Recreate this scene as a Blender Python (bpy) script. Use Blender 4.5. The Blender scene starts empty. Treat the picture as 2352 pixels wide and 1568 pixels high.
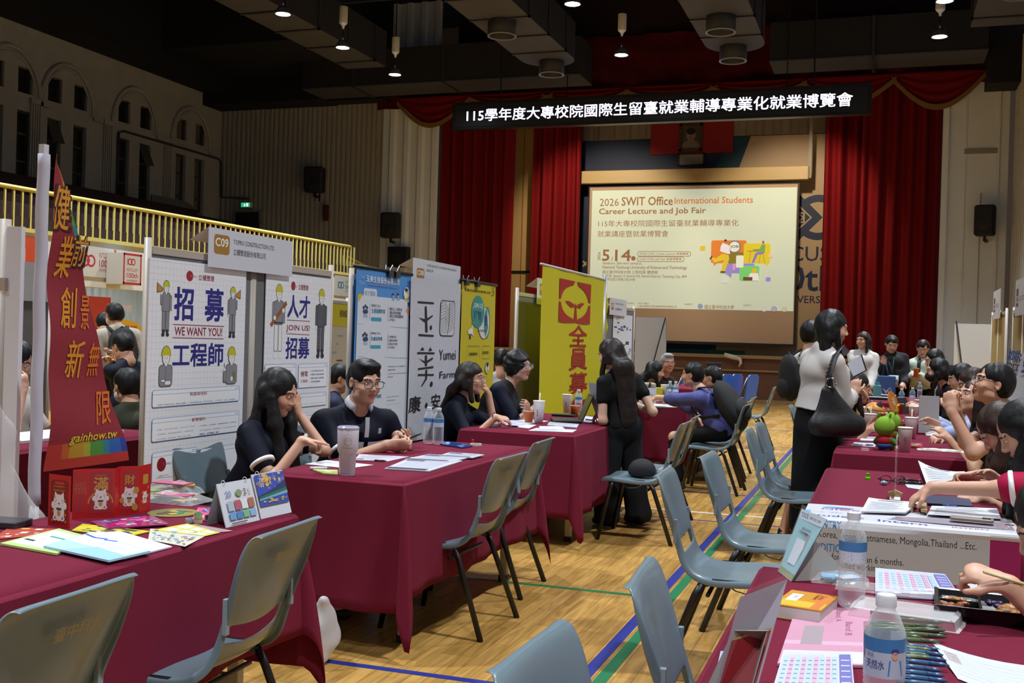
import bpy, bmesh, math, random
import numpy as np
from mathutils import Vector, Matrix
import openvdb as vdb
random.seed(7)
R = math.radians
SC = bpy.context.scene
COL = SC.collection
# ------------------------------------------------------------------ camera, world, exposure
CAM_H = 1.4
yaw, pitch, roll = R(19.2), R(-0.25), R(1.7)
fwd = Vector((-math.sin(yaw) * math.cos(pitch), math.cos(yaw) * math.cos(pitch), math.sin(pitch)))
rt0 = Vector((math.cos(yaw), math.sin(yaw), 0))
up0 = rt0.cross(fwd)
CR = rt0 * math.cos(roll) + up0 * math.sin(roll)
CU = -rt0 * math.sin(roll) + up0 * math.cos(roll)
cam = bpy.data.cameras.new('camera')
cam.sensor_width = 36.0
FPX = 2450.0
cam.lens = FPX / 2352 * 36
cam.clip_start = 0.05
cam.clip_end = 200
camo = bpy.data.objects.new('camera', cam)
COL.objects.link(camo)
m = Matrix((CR, CU, -fwd)).transposed().to_4x4()
m.translation = Vector((0, 0, CAM_H))
camo.matrix_world = m
SC.camera = camo
cam.dof.use_dof = False

def at(px, py, x=None, y=None, z=None):
 """point of the place seen at photo pixel (px,py) on the plane x=, y= or z="""
 d = fwd + CR * ((px - 1176) / FPX) + CU * ((784 - py) / FPX)
 if y is not None: t = y / d.y
 elif x is not None: t = x / d.x
 else: t = (z - CAM_H) / d.z
 return Vector((0, 0, CAM_H)) + d * t

W = bpy.data.worlds.new('hall_fill'); SC.world = W; W.use_nodes = True  # bluish ambient fill added to brighten upright faces turned to the camera
W.node_tree.nodes['Background'].inputs[0].default_value = (0.75, 0.82, 1, 1)
W.node_tree.nodes['Background'].inputs[1].default_value = 0.17
SC.view_settings.view_transform = 'Standard'
SC.view_settings.look = 'None'
SC.view_settings.gamma = 1
SC.view_settings.use_curve_mapping = False
SC.view_settings.exposure = 0.0
try:
 SC.cycles.use_denoising = True
 SC.cycles.max_bounces = 6
 SC.cycles.diffuse_bounces = 3
 SC.cycles.glossy_bounces = 3
 SC.cycles.transmission_bounces = 5
 SC.cycles.transparent_max_bounces = 10
 SC.cycles.sample_clamp_indirect = 4
 SC.cycles.caustics_reflective = False
 SC.cycles.caustics_refractive = False
except Exception: pass

# ceiling lamps: (x, y) at z=8; those inside the frame first
LAMP_Z = 7.2
LAMPS = [tuple(at(px, py, z=7.1))[:2] for px, py in ((650, 33), (787, 110), (907, 172), (1315, 10), (1427, 127), (2158, 85), (2170, 3))]
LAMPS_NEAR = [(-10.6, 12.5), (-10.6, 7.5), (-5.3, 13.5), (-5.3, 8.5), (-5.3, 3.5), (0.8, 15.5), (0.8, 10.0), (0.8, 4.5), (0.8, -1.0), (-5.3, -2.0)]
def lamp_light(x, y, e):
 L = bpy.data.lights.new('lamp_glow', 'SPOT'); L.energy = e; L.shadow_soft_size = 0.13
 L.spot_size = R(112); L.spot_blend = 1.0; L.color = (0.88, 0.94, 1.0)
 o = bpy.data.objects.new('lamp_glow', L); o.location = (x, y, LAMP_Z - 0.22)
 COL.objects.link(o); return o
for x, y in LAMPS: lamp_light(x, y, 1300)
for x, y in LAMPS_NEAR: lamp_light(x, y, 1750)
for y in (7, 12, 18):
 L = bpy.data.lights.new('under_gallery_light', 'AREA'); L.energy = 70; L.shape = 'RECTANGLE'; L.size = .3; L.size_y = 1.2; L.color = (.85, .95, 1)
 o = bpy.data.objects.new('under_gallery_light', L); o.location = (-13.6, y, 2.66); COL.objects.link(o)
# warm stage spotlights behind the proscenium, aimed at the screen wall
for x, e in ((-7.3, 600), (-2.2, 600)):
 L = bpy.data.lights.new('stage_light', 'SPOT'); L.energy = e; L.color = (1, .8, .55); L.spot_size = R(80); L.spot_blend = .6
 L.shadow_soft_size = .1
 o = bpy.data.objects.new('stage_light', L); o.location = (x, 24.5, 6.75)
 o.rotation_euler = (R(54), 0, 0); COL.objects.link(o)

# ------------------------------------------------------------------ materials
def lin(c):
 if isinstance(c, str):
  c = tuple(int(c[i:i + 2], 16) / 255 for i in (0, 2, 4))
 return tuple(x / 12.92 if x <= .04045 else ((x + .055) / 1.055) ** 2.4 for x in c[:3])
MATS = {}
def M(name, col=None, rough=.6, metal=0, spec=.5, emit=0, bump=0, bscale=200, var=0, vscale=5, trans=0, alpha=1, coat=0, sheen=0, sub=0):
 if name in MATS: return MATS[name]
 m = bpy.data.materials.new(name); MATS[name] = m; m.use_nodes = True
 nt = m.node_tree; b = nt.nodes['Principled BSDF']; c = (*lin(col or name), 1)
 b.inputs['Base Color'].default_value = c
 b.inputs['Roughness'].default_value = rough; b.inputs['Metallic'].default_value = metal
 b.inputs['Specular IOR Level'].default_value = spec
 if emit: b.inputs['Emission Color'].default_value = c; b.inputs['Emission Strength'].default_value = emit
 if trans: b.inputs['Transmission Weight'].default_value = trans; b.inputs['IOR'].default_value = 1.33
 if alpha < 1: b.inputs['Alpha'].default_value = alpha
 if coat: b.inputs['Coat Weight'].default_value = coat; b.inputs['Coat Roughness'].default_value = .1
 if sheen: b.inputs['Sheen Weight'].default_value = sheen
 tc = nt.nodes.new('ShaderNodeTexCoord')
 if var:
  n = nt.nodes.new('ShaderNodeTexNoise'); n.inputs['Scale'].default_value = vscale; n.inputs['Detail'].default_value = 5
  nt.links.new(tc.outputs['Object'], n.inputs['Vector'])
  mx = nt.nodes.new('ShaderNodeMix'); mx.data_type = 'RGBA'
  mx.inputs['A'].default_value = tuple(x * (1 - var) for x in c[:3]) + (1,)
  mx.inputs['B'].default_value = tuple(min(1, x * (1 + var)) for x in c[:3]) + (1,)
  nt.links.new(n.outputs['Fac'], mx.inputs['Factor']); nt.links.new(mx.outputs['Result'], b.inputs['Base Color'])
 if bump:
  n = nt.nodes.new('ShaderNodeTexNoise'); n.inputs['Scale'].default_value = bscale; n.inputs['Detail'].default_value = 3
  nt.links.new(tc.outputs['Object'], n.inputs['Vector'])
  bp = nt.nodes.new('ShaderNodeBump'); bp.inputs['Strength'].default_value = bump; bp.inputs['Distance'].default_value = .01
  nt.links.new(n.outputs['Fac'], bp.inputs['Height']); nt.links.new(bp.outputs['Normal'], b.inputs['Normal'])
 return m
def C(hexcol, rough=.6, **k):
 """plain ink, paper or plastic of one colour"""
 return M('tone_%s_%d' % (hexcol, int(rough * 100)) + ''.join('%s%s' % i for i in sorted(k.items())), hexcol, rough, **k)
def glass(name, tint='ffffff', alpha=.25, rough=.05, edge=.55):
 """thin clear plastic: mostly see-through with sharp reflections"""
 if name in MATS: return MATS[name]
 m = bpy.data.materials.new(name); MATS[name] = m; m.use_nodes = True; nt = m.node_tree; nt.nodes.clear()
 o = nt.nodes.new('ShaderNodeOutputMaterial'); t = nt.nodes.new('ShaderNodeBsdfTransparent'); p = nt.nodes.new('ShaderNodeBsdfPrincipled')
 p.inputs['Base Color'].default_value = (*lin(tint), 1); p.inputs['Roughness'].default_value = rough; p.inputs['Specular IOR Level'].default_value = 1
 mx = nt.nodes.new('ShaderNodeMixShader'); lw = nt.nodes.new('ShaderNodeLayerWeight'); lw.inputs['Blend'].default_value = .35
 mr = nt.nodes.new('ShaderNodeMapRange'); mr.inputs['To Min'].default_value = alpha; mr.inputs['To Max'].default_value = min(1, alpha + edge)
 nt.links.new(lw.outputs['Facing'], mr.inputs['Value']); nt.links.new(mr.outputs['Result'], mx.inputs['Fac'])
 nt.links.new(t.outputs[0], mx.inputs[1]); nt.links.new(p.outputs[0], mx.inputs[2]); nt.links.new(mx.outputs[0], o.inputs[0])
 return m

# ------------------------------------------------------------------ object helpers
def tag(o, label=None, cat=None, group=None, kind=None):
 if label: o['label'] = label
 if cat: o['category'] = cat
 if group: o['group'] = group
 if kind: o['kind'] = kind
 return o
def thing(name, label, cat, loc=(0, 0, 0), rz=0, group=None):
 o = bpy.data.objects.new(name, None); o.empty_display_size = .05; COL.objects.link(o)
 o.location = loc; o.rotation_euler = (0, 0, rz)
 return tag(o, label, cat, group)
def link(name, me, parent=None, mats=(), smooth=False):
 for q in mats: me.materials.append(q)
 o = bpy.data.objects.new(name, me); COL.objects.link(o)
 if parent is not None: o.parent = parent
 if smooth:
  me.shade_smooth()
 return o
class MB:
 """mesh collector with one material per face"""
 def __init__(s): s.v = []; s.f = []; s.m = []; s.mats = []
 def mi(s, mat):
  if mat not in s.mats: s.mats.append(mat)
  return s.mats.index(mat)
 def add(s, vs, fs, mat):
  b = len(s.v); s.v += [tuple(v) for v in vs]; i = s.mi(mat)
  s.f += [tuple(b + k for k in f) for f in fs]; s.m += [i] * len(fs); return s
 def box(s, x0, x1, y0, y1, z0, z1, mat, T=None):
  vs = [Vector((x, y, z)) for x in (x0, x1) for y in (y0, y1) for z in (z0, z1)]
  if T: vs = [T @ v for v in vs]
  return s.add(vs, [(0, 1, 3, 2), (4, 6, 7, 5), (0, 4, 5, 1), (2, 3, 7, 6), (0, 2, 6, 4), (1, 5, 7, 3)], mat)
 def rbox(s, x0, x1, y0, y1, z0, z1, r, mat, T=None, seg=3):
  """box with its vertical edges rounded and small top/bottom chamfers"""
  pts = []
  for cx, cy, a0 in ((x1 - r, y1 - r, 0), (x0 + r, y1 - r, 90), (x0 + r, y0 + r, 180), (x1 - r, y0 + r, 270)):
   for k in range(seg + 1):
    a = R(a0 + 90 * k / seg); pts.append((cx, cy, math.cos(a), math.sin(a)))
  c = min(r, (z1 - z0) / 2) * .35; rings = []
  for z, q in ((z0, r - c), (z0 + c, r), (z1 - c, r), (z1, r - c)):
   rings.append([Vector((px + dx * q, py + dy * q, z)) for px, py, dx, dy in pts])
  return s.loft(rings, mat, True, True, T)
 def loft(s, rings, mat, cap0=False, cap1=False, T=None, close=True):
  n = len(rings[0]); vs = [v for r in rings for v in r]
  if T: vs = [T @ Vector(v) for v in vs]
  fs = []
  for i in range(len(rings) - 1):
   for j in range(n if close else n - 1):
    a = i * n + j; b = i * n + (j + 1) % n; fs.append((a, b, b + n, a + n))
  if cap0: fs.append(tuple(range(n - 1, -1, -1)))
  if cap1: fs.append(tuple(range((len(rings) - 1) * n, len(rings) * n)))
  return s.add(vs, fs, mat)
 def lathe(s, prof, mat, T=None, n=20, cap0=False, cap1=False):
  rings = [[Vector((r * math.cos(2 * math.pi * k / n), r * math.sin(2 * math.pi * k / n), z)) for k in range(n)] for r, z in prof]
  return s.loft(rings, mat, cap0, cap1, T)
 def tube(s, pts, r, mat, n=8, cap=True, T=None, flat=1):
  pts = [Vector(p) for p in pts]; rings = []
  rr = r if isinstance(r, (list, tuple)) else [r] * len(pts)
  d0 = (pts[1] - pts[0]).normalized(); u = d0.orthogonal().normalized()
  if abs(d0.z) < .9: u = Vector((0, 0, 1)); u = (u - d0 * u.dot(d0)).normalized()
  for i, p in enumerate(pts):
   d = (pts[min(i + 1, len(pts) - 1)] - pts[max(i - 1, 0)]).normalized()
   u = (u - d * u.dot(d)).normalized(); w = d.cross(u)
   rings.append([p + (u * math.cos(2 * math.pi * k / n) * flat + w * math.sin(2 * math.pi * k / n)) * rr[i] for k in range(n)])
  return s.loft(rings, mat, cap, cap, T)
 def ball(s, c, r, mat, n=12, T=None):
  c = Vector(c); rr = Vector(r if isinstance(r, (tuple, list, Vector)) else (r, r, r)); rings = []
  for i in range(n // 2 + 1):
   a = math.pi * (i / (n // 2)) ; q = max(math.sin(a), .02)
   rings.append([c + Vector((rr.x * q * math.cos(2 * math.pi * k / n), rr.y * q * math.sin(2 * math.pi * k / n), -rr.z * math.cos(a))) for k in range(n)])
  return s.loft(rings, mat, True, True, T)
 def obj(s, name, parent=None, smooth=False, bevel=0):
  me = bpy.data.meshes.new(name); me.from_pydata(s.v, [], s.f); me.update()
  for q in s.mats: me.materials.append(q)
  me.polygons.foreach_set('material_index', s.m)
  o = bpy.data.objects.new(name, me); COL.objects.link(o)
  if parent is not None: o.parent = parent
  if smooth:
   me.shade_smooth()
   if smooth == 2:
    try: me.set_sharp_from_angle(angle=R(40))
    except Exception: pass
  if bevel:
   b = o.modifiers.new('soft_edges', 'BEVEL'); b.width = bevel; b.segments = 2; b.limit_method = 'ANGLE'
  return o
def Tm(loc=(0, 0, 0), rz=0, rx=0, ry=0):
 return Matrix.Translation(Vector(loc)) @ Matrix.Rotation(rz, 4, 'Z') @ Matrix.Rotation(ry, 4, 'Y') @ Matrix.Rotation(rx, 4, 'X')
def copy_tree(o, parent=None):
 c = o.copy(); COL.objects.link(c)
 if parent is not None: c.parent = parent
 for ch in list(o.children): copy_tree(ch, c)
 return c

# ------------------------------------------------------------------ lettering and flat artwork
_TC = {}
def glyphs(body, bold=0.0, italic=False):
 k = (body, bold, italic)
 if k in _TC: return _TC[k]
 cu = bpy.data.curves.new('t', 'FONT'); cu.body = body; cu.size = 1; cu.resolution_u = 2; cu.offset = bold
 if italic: cu.shear = .25
 o = bpy.data.objects.new('t', cu); COL.objects.link(o)
 dg = bpy.context.evaluated_depsgraph_get(); dg.update()
 me = bpy.data.meshes.new_from_object(o.evaluated_get(dg))
 v = [(p.co.x, p.co.y) for p in me.vertices]; f = [tuple(p.vertices) for p in me.polygons]
 bpy.data.objects.remove(o); bpy.data.curves.remove(cu); bpy.data.meshes.remove(me)
 _TC[k] = (v, f); return v, f
class Art:
 """artwork in a plane: x right, y up, metres; thin layers stacked towards the reader"""
 def __init__(s, step=.0005): s.p = []; s.k = 0; s.step = .0003 if step >= .0015 else .00003
 def add(s, vs, fs, mat, lift=1):
  s.k += lift; s.p.append((vs, fs, mat, s.k * s.step)); return s
 def rect(s, x0, y0, x1, y1, mat, nx=1, ny=1, lift=1):
  vs = [(x0 + (x1 - x0) * i / nx, y0 + (y1 - y0) * j / ny) for j in range(ny + 1) for i in range(nx + 1)]
  fs = [(j * (nx + 1) + i, j * (nx + 1) + i + 1, (j + 1) * (nx + 1) + i + 1, (j + 1) * (nx + 1) + i) for j in range(ny) for i in range(nx)]
  return s.add(vs, fs, mat, lift)
 def poly(s, pts, mat): return s.add(pts, [tuple(range(len(pts)))], mat)
 def ell(s, cx, cy, rx, ry, mat, n=24, a0=0, a1=360, rot=0):
  full = a1 - a0 >= 360; pts = []
  for k in range(n + (0 if full else 1)):
   a = R(a0 + (a1 - a0) * k / n); x = rx * math.cos(a); y = ry * math.sin(a)
   c, q = math.cos(R(rot)), math.sin(R(rot)); pts.append((cx + x * c - y * q, cy + x * q + y * c))
  return s.poly(pts, mat)
 def ring(s, cx, cy, r0, r1, mat, n=32, a0=0, a1=360, sy=1):
  vs = []; 
  for k in range(n + 1):
   a = R(a0 + (a1 - a0) * k / n); vs += [(cx + r0 * math.cos(a), cy + sy * r0 * math.sin(a)), (cx + r1 * math.cos(a), cy + sy * r1 * math.sin(a))]
  return s.add(vs, [(2 * k, 2 * k + 1, 2 * k + 3, 2 * k + 2) for k in range(n)], mat)
 def line(s, pts, w, mat):
  vs = []; n = len(pts)
  for i, p in enumerate(pts):
   a = pts[max(i - 1, 0)]; b = pts[min(i + 1, n - 1)]; dx, dy = b[0] - a[0], b[1] - a[1]; l = math.hypot(dx, dy) or 1
   nx, ny = -dy / l * w / 2, dx / l * w / 2; vs += [(p[0] - nx, p[1] - ny), (p[0] + nx, p[1] + ny)]
  return s.add(vs, [(2 * i, 2 * i + 2, 2 * i + 3, 2 * i + 1) for i in range(n - 1)], mat)
 def rrect(s, x0, y0, x1, y1, r, mat):
  pts = []
  for cx, cy, a0 in ((x1 - r, y1 - r, 0), (x0 + r, y1 - r, 90), (x0 + r, y0 + r, 180), (x1 - r, y0 + r, 270)):
   for k in range(5): a = R(a0 + 22.5 * k); pts.append((cx + r * math.cos(a), cy + r * math.sin(a)))
  return s.poly(pts, mat)
 def frame(s, x0, y0, x1, y1, w, mat):
  s.k += 1; k = s.k
  for q in ((x0, y0, x1, y0 + w), (x0, y1 - w, x1, y1), (x0, y0, x0 + w, y1), (x1 - w, y0, x1, y1)): s.rect(*q, mat, lift=0)
  return s
 def text(s, body, x, y, h, mat, w=None, bold=0.0, anchor='l', rot=0, italic=False, ref=None):
  """(x,y) lower-left (or centre/right) of the inked box; h its height; w its width if fixed"""
  v, f = glyphs(body, 0.0, italic)
  if not v: return s
  X = [p[0] for p in v]; Y = [p[1] for p in v]; x0, x1, y0, y1 = min(X), max(X), min(Y), max(Y)
  sy = h / (y1 - y0); sx = w / (x1 - x0) if w else sy; W_ = (x1 - x0) * sx
  ox = {'l': 0, 'c': -W_ / 2, 'r': -W_}[anchor]; c, q = math.cos(R(rot)), math.sin(R(rot)); o = []
  for a, b in v:
   u, t = ox + (a - x0) * sx, (b - y0) * sy; o.append((x + u * c - t * q, y + u * q + t * c))
  if bold > .005:
   b = bold * h * .55; s.k += 1; k = s.k
   for i, (du, dv) in enumerate(((-1, -1), (1, 1), (-1, 1), (1, -1))):
    s.k = k - 1; s.p.append(([(x + du * b, y + dv * b) for x, y in o], f, mat, (k + i * .2) * s.step))
   s.k = k
  return s.add(o, f, mat)
 def put(s, mb, P, U, V, fn=None):
  """lay onto point P with axes U (right) and V (up); fn bends a point"""
  P, U, V = Vector(P), Vector(U), Vector(V); N = U.cross(V).normalized()
  for vs, fs, mat, z in s.p:
   out = []
   for a, b in vs:
    p = P + U * a + V * b; nn = N
    if fn: p, nn = fn(a, b, p, N)
    out.append(p + nn * z)
   mb.add(out, fs, mat)
  return mb
INK = C('17171c', .7); WHITE = C('f2f2f0', .55)

# ------------------------------------------------------------------ people: one continuous surface grown from blended limbs
def nv(v): v = np.asarray(v, float); return v / (np.linalg.norm(v) + 1e-9)
class Field:
 def __init__(s, lo, hi, h):
  s.h = h; s.lo = np.floor(np.asarray(lo) / h) * h; s.n = np.ceil((np.asarray(hi) - s.lo) / h).astype(int) + 1
  s.D = np.full(s.n, .2, np.float32)
 def reg(s, lo, hi):
  a = np.clip(np.floor((lo - s.lo) / s.h).astype(int), 0, s.n); b = np.clip(np.ceil((hi - s.lo) / s.h).astype(int) + 1, 0, s.n)
  if np.any(b <= a): return None
  g = [s.lo[i] + s.h * np.arange(a[i], b[i]) for i in range(3)]
  return tuple(slice(a[i], b[i]) for i in range(3)), g[0][:, None, None], g[1][None, :, None], g[2][None, None, :]
 def comb(s, sl, d, k, op):
  A = s.D[sl]
  if op == 'add':
   if k > 0:
    h = np.clip(.5 + .5 * (A - d) / k, 0, 1); s.D[sl] = A * (1 - h) + d * h - k * h * (1 - h)
   else: s.D[sl] = np.minimum(A, d)
  elif op == 'sub':
   k = max(k, 1e-4); h = np.clip(.5 - .5 * (A + d) / k, 0, 1); s.D[sl] = A * (1 - h) - d * h + k * h * (1 - h)
 def cone(s, a, b, ra, rb, k=.02, op='add', flat=None, fs=1.0):
  a, b = np.asarray(a, float), np.asarray(b, float); r = max(ra, rb) + k + 3 * s.h
  q = s.reg(np.minimum(a, b) - r, np.maximum(a, b) + r)
  if q is None: return
  sl, X, Y, Z = q; ba = b - a; L = max(ba @ ba, 1e-9)
  px, py, pz = X - a[0], Y - a[1], Z - a[2]
  t = np.clip((px * ba[0] + py * ba[1] + pz * ba[2]) / L, 0, 1)
  dx, dy, dz = px - t * ba[0], py - t * ba[1], pz - t * ba[2]; rr = ra + (rb - ra) * t
  d2 = dx * dx + dy * dy + dz * dz
  if flat is not None:
   f = nv(flat); m = dx * f[0] + dy * f[1] + dz * f[2]; d2 = d2 + m * m * (1 / fs ** 2 - 1)
   d = (np.sqrt(d2) - rr) * (fs + 1) / 2
  else: d = np.sqrt(d2) - rr
  s.comb(sl, d.astype(np.float32), k, op)
 def ell(s, c, ax, rad, k=.02, op='add'):
  c = np.asarray(c, float); r = max(rad) + k + 3 * s.h; q = s.reg(c - r, c + r)
  if q is None: return
  sl, X, Y, Z = q; px, py, pz = X - c[0], Y - c[1], Z - c[2]; k0 = 0; k1 = 0
  for A, ra in zip(ax, rad):
   u = px * A[0] + py * A[1] + pz * A[2]; k0 = k0 + (u / ra) ** 2; k1 = k1 + (u / ra ** 2) ** 2
  k0 = np.sqrt(k0); k1 = np.sqrt(k1) + 1e-6
  s.comb(sl, (k0 * (k0 - 1) / k1).astype(np.float32), k, op)
 def half(s, p, n, k=.004):
  """keep only the side the normal points away from"""
  p, n = np.asarray(p, float), nv(n)
  g = [s.lo[i] + s.h * np.arange(s.n[i]) for i in range(3)]
  d = (g[0][:, None, None] - p[0]) * n[0] + (g[1][None, :, None] - p[1]) * n[1] + (g[2][None, None, :] - p[2]) * n[2]
  s.D = np.maximum(s.D, d.astype(np.float32))
 def wrinkle(s, amp, f=26, seed=0, stretch=(1, 1, .45)):
  rg = np.random.RandomState(seed); g = [s.lo[i] + s.h * np.arange(s.n[i]) for i in range(3)]
  X, Y, Z = g[0][:, None, None], g[1][None, :, None], g[2][None, None, :]; o = 0
  for i in range(4):
   w = rg.randn(3) * f * np.array(stretch); w2 = rg.randn(3) * f * .4
   o = o + np.sin(X * w[0] + Y * w[1] + Z * w[2] + rg.rand() * 6 + 1.2 * np.sin(X * w2[0] + Y * w2[1] + Z * w2[2]))
  s.D = s.D + (o * amp / 3).astype(np.float32)
 def mesh(s, name):
  s.D[0] = s.D[-1] = .1; s.D[:, 0] = s.D[:, -1] = .1; s.D[:, :, 0] = s.D[:, :, -1] = .1
  g = vdb.FloatGrid(.2); g.copyFromArray(np.ascontiguousarray(np.clip(s.D, -.2, .2)), tolerance=0.0)
  p, t, q = g.convertToPolygons(0.0, 0.0)
  p = np.asarray(p, float) * s.h + s.lo
  me = bpy.data.meshes.new(name); nf = len(t) + len(q)
  me.vertices.add(len(p)); me.vertices.foreach_set('co', p.astype(np.float32).ravel())
  idx = np.concatenate([np.asarray(t)[:, ::-1].ravel(), np.asarray(q)[:, ::-1].ravel()]).astype(np.int32)
  st = np.concatenate([np.arange(len(t)) * 3, len(t) * 3 + np.arange(len(q)) * 4]).astype(np.int32)
  me.loops.add(len(idx)); me.loops.foreach_set('vertex_index', idx)
  me.polygons.add(nf); me.polygons.foreach_set('loop_start', st)
  me.update(calc_edges=True); me.validate()
  s.P = p
  return me

SKIN = {'light': M('skin_light', 'c9997f', .5, var=.06, vscale=14), 'tan': M('skin_tan', 'b98266', .5, var=.06, vscale=14),
  'pale': M('skin_pale', 'd3a78f', .5, var=.06, vscale=14)}
LIPS = M('lips', 'ab6a5c', .5); BROW = M('eyebrow', '2a1f1b', .8); EYEW = M('eye_white', 'd9d4cf', .3); IRIS = M('eye_iris', '1d1210', .15)
HAIRB = M('hair_black', '0e0c0d', .5, spec=.3, bump=.18, bscale=60); HAIRD = M('hair_dark_brown', '1f1512', .5, spec=.3, bump=.18, bscale=60)
HAIRR = M('hair_brown', '33211a', .5, spec=.3, bump=.18, bscale=60); HAIRG = M('hair_grey', '8b8b88', .6, bump=.5, bscale=120)
HAIRS = {'black': HAIRB, 'dark': HAIRD, 'brown': HAIRR, 'grey': HAIRG}
GLS = glass('lens', 'ffffff', .06, .02); BLK = C('101014', .45)

def ik(a, c, l1, l2, pole):
 """joint between a and c"""
 a, c, pole = np.asarray(a, float), np.asarray(c, float), np.asarray(pole, float)
 d = c - a; L = min(np.linalg.norm(d), (l1 + l2) * .999); u = nv(d)
 if np.linalg.norm(d) > (l1 + l2) * .999: c = a + u * L
 x = (l1 * l1 - l2 * l2 + L * L) / (2 * L); h = math.sqrt(max(l1 * l1 - x * x, 0)); p = pole - u * (pole @ u)
 return a + u * x + nv(p) * h, c

def person(label, head, pelvis, face, look=(0, 0), tilt=0, sex='f', s=1.0, g=1.0, hair='long', hcol='black', hlen=.35, skin='light',
           top='1a2138', top_r=.7, sleeve=.55, low='trousers', low_col='15151a', handL=None, handR=None, poleL=None, poleR=None,
           curlL=25, curlR=25, dirL=None, dirR=None, palmL=None, palmR=None, pointR=False, sit=True, feet=None, kneeL=None, kneeR=None, res=.006, loose=.012,
           glasses=None, mask=None, trim=None, collar=None, shoes='1a1a1e', cut=None, open_front=None, fringe=True, group=None, hairfwd=False, lowless=False):
 """head and pelvis: points of the place; face: compass the body faces (degrees, 0=+y, 90=-x)"""
 Z = np.array([0, 0, 1.0]); head = np.array(head, float); pv = np.array(pelvis, float)
 fa = R(face); f = np.array([-math.sin(fa), math.cos(fa), 0]); r = np.array([math.cos(fa), math.sin(fa), 0])
 # head frame
 ya = fa + R(look[0]); hf0 = np.array([-math.sin(ya), math.cos(ya), 0]); hr = np.array([math.cos(ya), math.sin(ya), 0])
 pt = R(look[1]); hf = hf0 * math.cos(pt) + Z * math.sin(pt); hu = np.cross(hr, hf)
 tl = R(tilt); hr, hu = hr * math.cos(tl) + hu * math.sin(tl), -hr * math.sin(tl) + hu * math.cos(tl)
 H = lambda x, y, z: head + (hr * x + hf * y + hu * z) * s
 base = H(0, -.03, -.085)
 nb = base - Z * .062 * s + (pv - head) * np.array([1, 1, 0]) * .16
 up = nv(nb - pv); ff = nv(f - up * (f @ up)); rr = np.cross(ff, up)
 B = lambda x, y, z, o=pv: o + (rr * x + ff * y) * s + up * z
 L = np.linalg.norm(nb - pv)
 sw = (.15 if sex == 'f' else .178) * s * (.6 + .4 * g); hw = .085 * s
 shL, shR = nb - up * .085 * s - rr * sw, nb - up * .085 * s + rr * sw
 la, lf = .285 * s, .245 * s
 ag = (.88 if sex == 'f' else 1.05) * (.6 + .4 * g)
 arms = []
 for sd, sh, tg, pole, dr, pm, curl in ((-1, shL, handL, poleL, dirL, palmL, curlL), (1, shR, handR, poleR, dirR, palmR, curlR)):
  if tg is None:
   tg = sh + f * .12 - Z * .48 * s + r * sd * .06 if not sit else pv + f * .36 + r * sd * .13 + Z * .12
  pole = np.array(pole, float) if pole is not None else (r * sd * .35 - Z - f * .5)
  el, wr = ik(sh, np.array(tg, float), la, lf, pole)
  d = nv(dr) if dr is not None else nv(nv(wr - el) + np.array([0, 0, -.15]))
  n = np.array(pm, float) if pm is not None else np.array([0, 0, -1.0]) - r * sd * .5
  n = nv(n - d * (n @ d)); t = np.cross(n, d) * sd
  if pm is None and t @ f < -.3: t = t  # thumb side
  arms.append((sd, sh, el, wr, d, n, t, curl))
 lt, lc = .43 * s, .42 * s; legs = []
 for i, sd in enumerate((-1, 1)):
  hp = pv + rr * sd * hw - up * .02
  if sit:
   an = (pv + f * .42 * s + r * sd * .11) * np.array([1, 1, 0]) + Z * .09 if feet is None else np.array(feet[i], float) + Z * .09
   kn, an = ik(hp, an, lt, lc, f * .8 + Z)
  else:
   an = pv * np.array([1, 1, 0]) + r * sd * .10 + Z * .085 - f * .02 if feet is None else np.array(feet[i], float) + Z * .085
   kn, an = ik(hp, an, (hp[2] - .085) * .5 + .004, (hp[2] - .085) * .5 + .004, f)
  legs.append((sd, hp, kn, an))
 pts = [head, pv, nb, shL, shR] + [a[2] for a in arms] + [a[3] for a in arms] + [l[2] for l in legs] + [l[3] for l in legs]
 lo = np.min(pts, 0) - .26; hi = np.max(pts, 0) + .26; lo[2] = max(lo[2], -.01)
 AX = (rr, ff, up); HX = (hr, hf, hu)
 def torso(F, e, k=.045, low=True):
  F.ell(B(0, .0, .66 * L), AX, (.142 * s * g + e, .098 * s * g + e, .21 * L + e), k)
  F.ell(B(0, .012 * g, .33 * L), AX, (.132 * s * g + e * 1.5, (.09 + .03 * (g - 1) * 3) * s + e * 1.5, .24 * L + e), k)
  if low: F.ell(B(0, -.01, .02), AX, (.16 * s * g + e, .115 * s * g + e, .13 + e), k)
  F.cone(shL + rr * .03 * s, shR - rr * .03 * s, .047 * s * ag + e, .047 * s * ag + e, k)
  F.cone(nb - up * .005, shL + rr * .03 * s + up * .01, .045 * s + e * .5, .035 * s + e, .03); F.cone(nb - up * .005, shR - rr * .03 * s + up * .01, .045 * s + e * .5, .035 * s + e, .03)
  if sex == 'f':
   for q in (-1, 1): F.ell(B(q * .072, .072, .64 * L), AX, (.058 * s + e, .05 * s + e, .06 * s + e), .04)
 def arm(F, a, e, fr=2.0, k=.025, puff=0):
  sd, sh, el, wr = a[:4]; ra, rb, rc_ = .045 * s * ag, .036 * s * ag, .0255 * s * (.6 + .4 * ag)
  if fr >= 1:
   F.cone(sh, el, ra + e, rb + e + puff, k); q = el + (wr - el) * min(fr - 1, 1)
   F.cone(el, q, rb + e + puff, rb + (rc_ - rb) * min(fr - 1, 1) + e + puff, k)
  else:
   F.cone(sh, sh + (el - sh) * fr, ra + e, ra + (rb - ra) * fr + e + .006, k)
 # ---- body
 F = Field(lo, hi, res); torso(F, 0)
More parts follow.
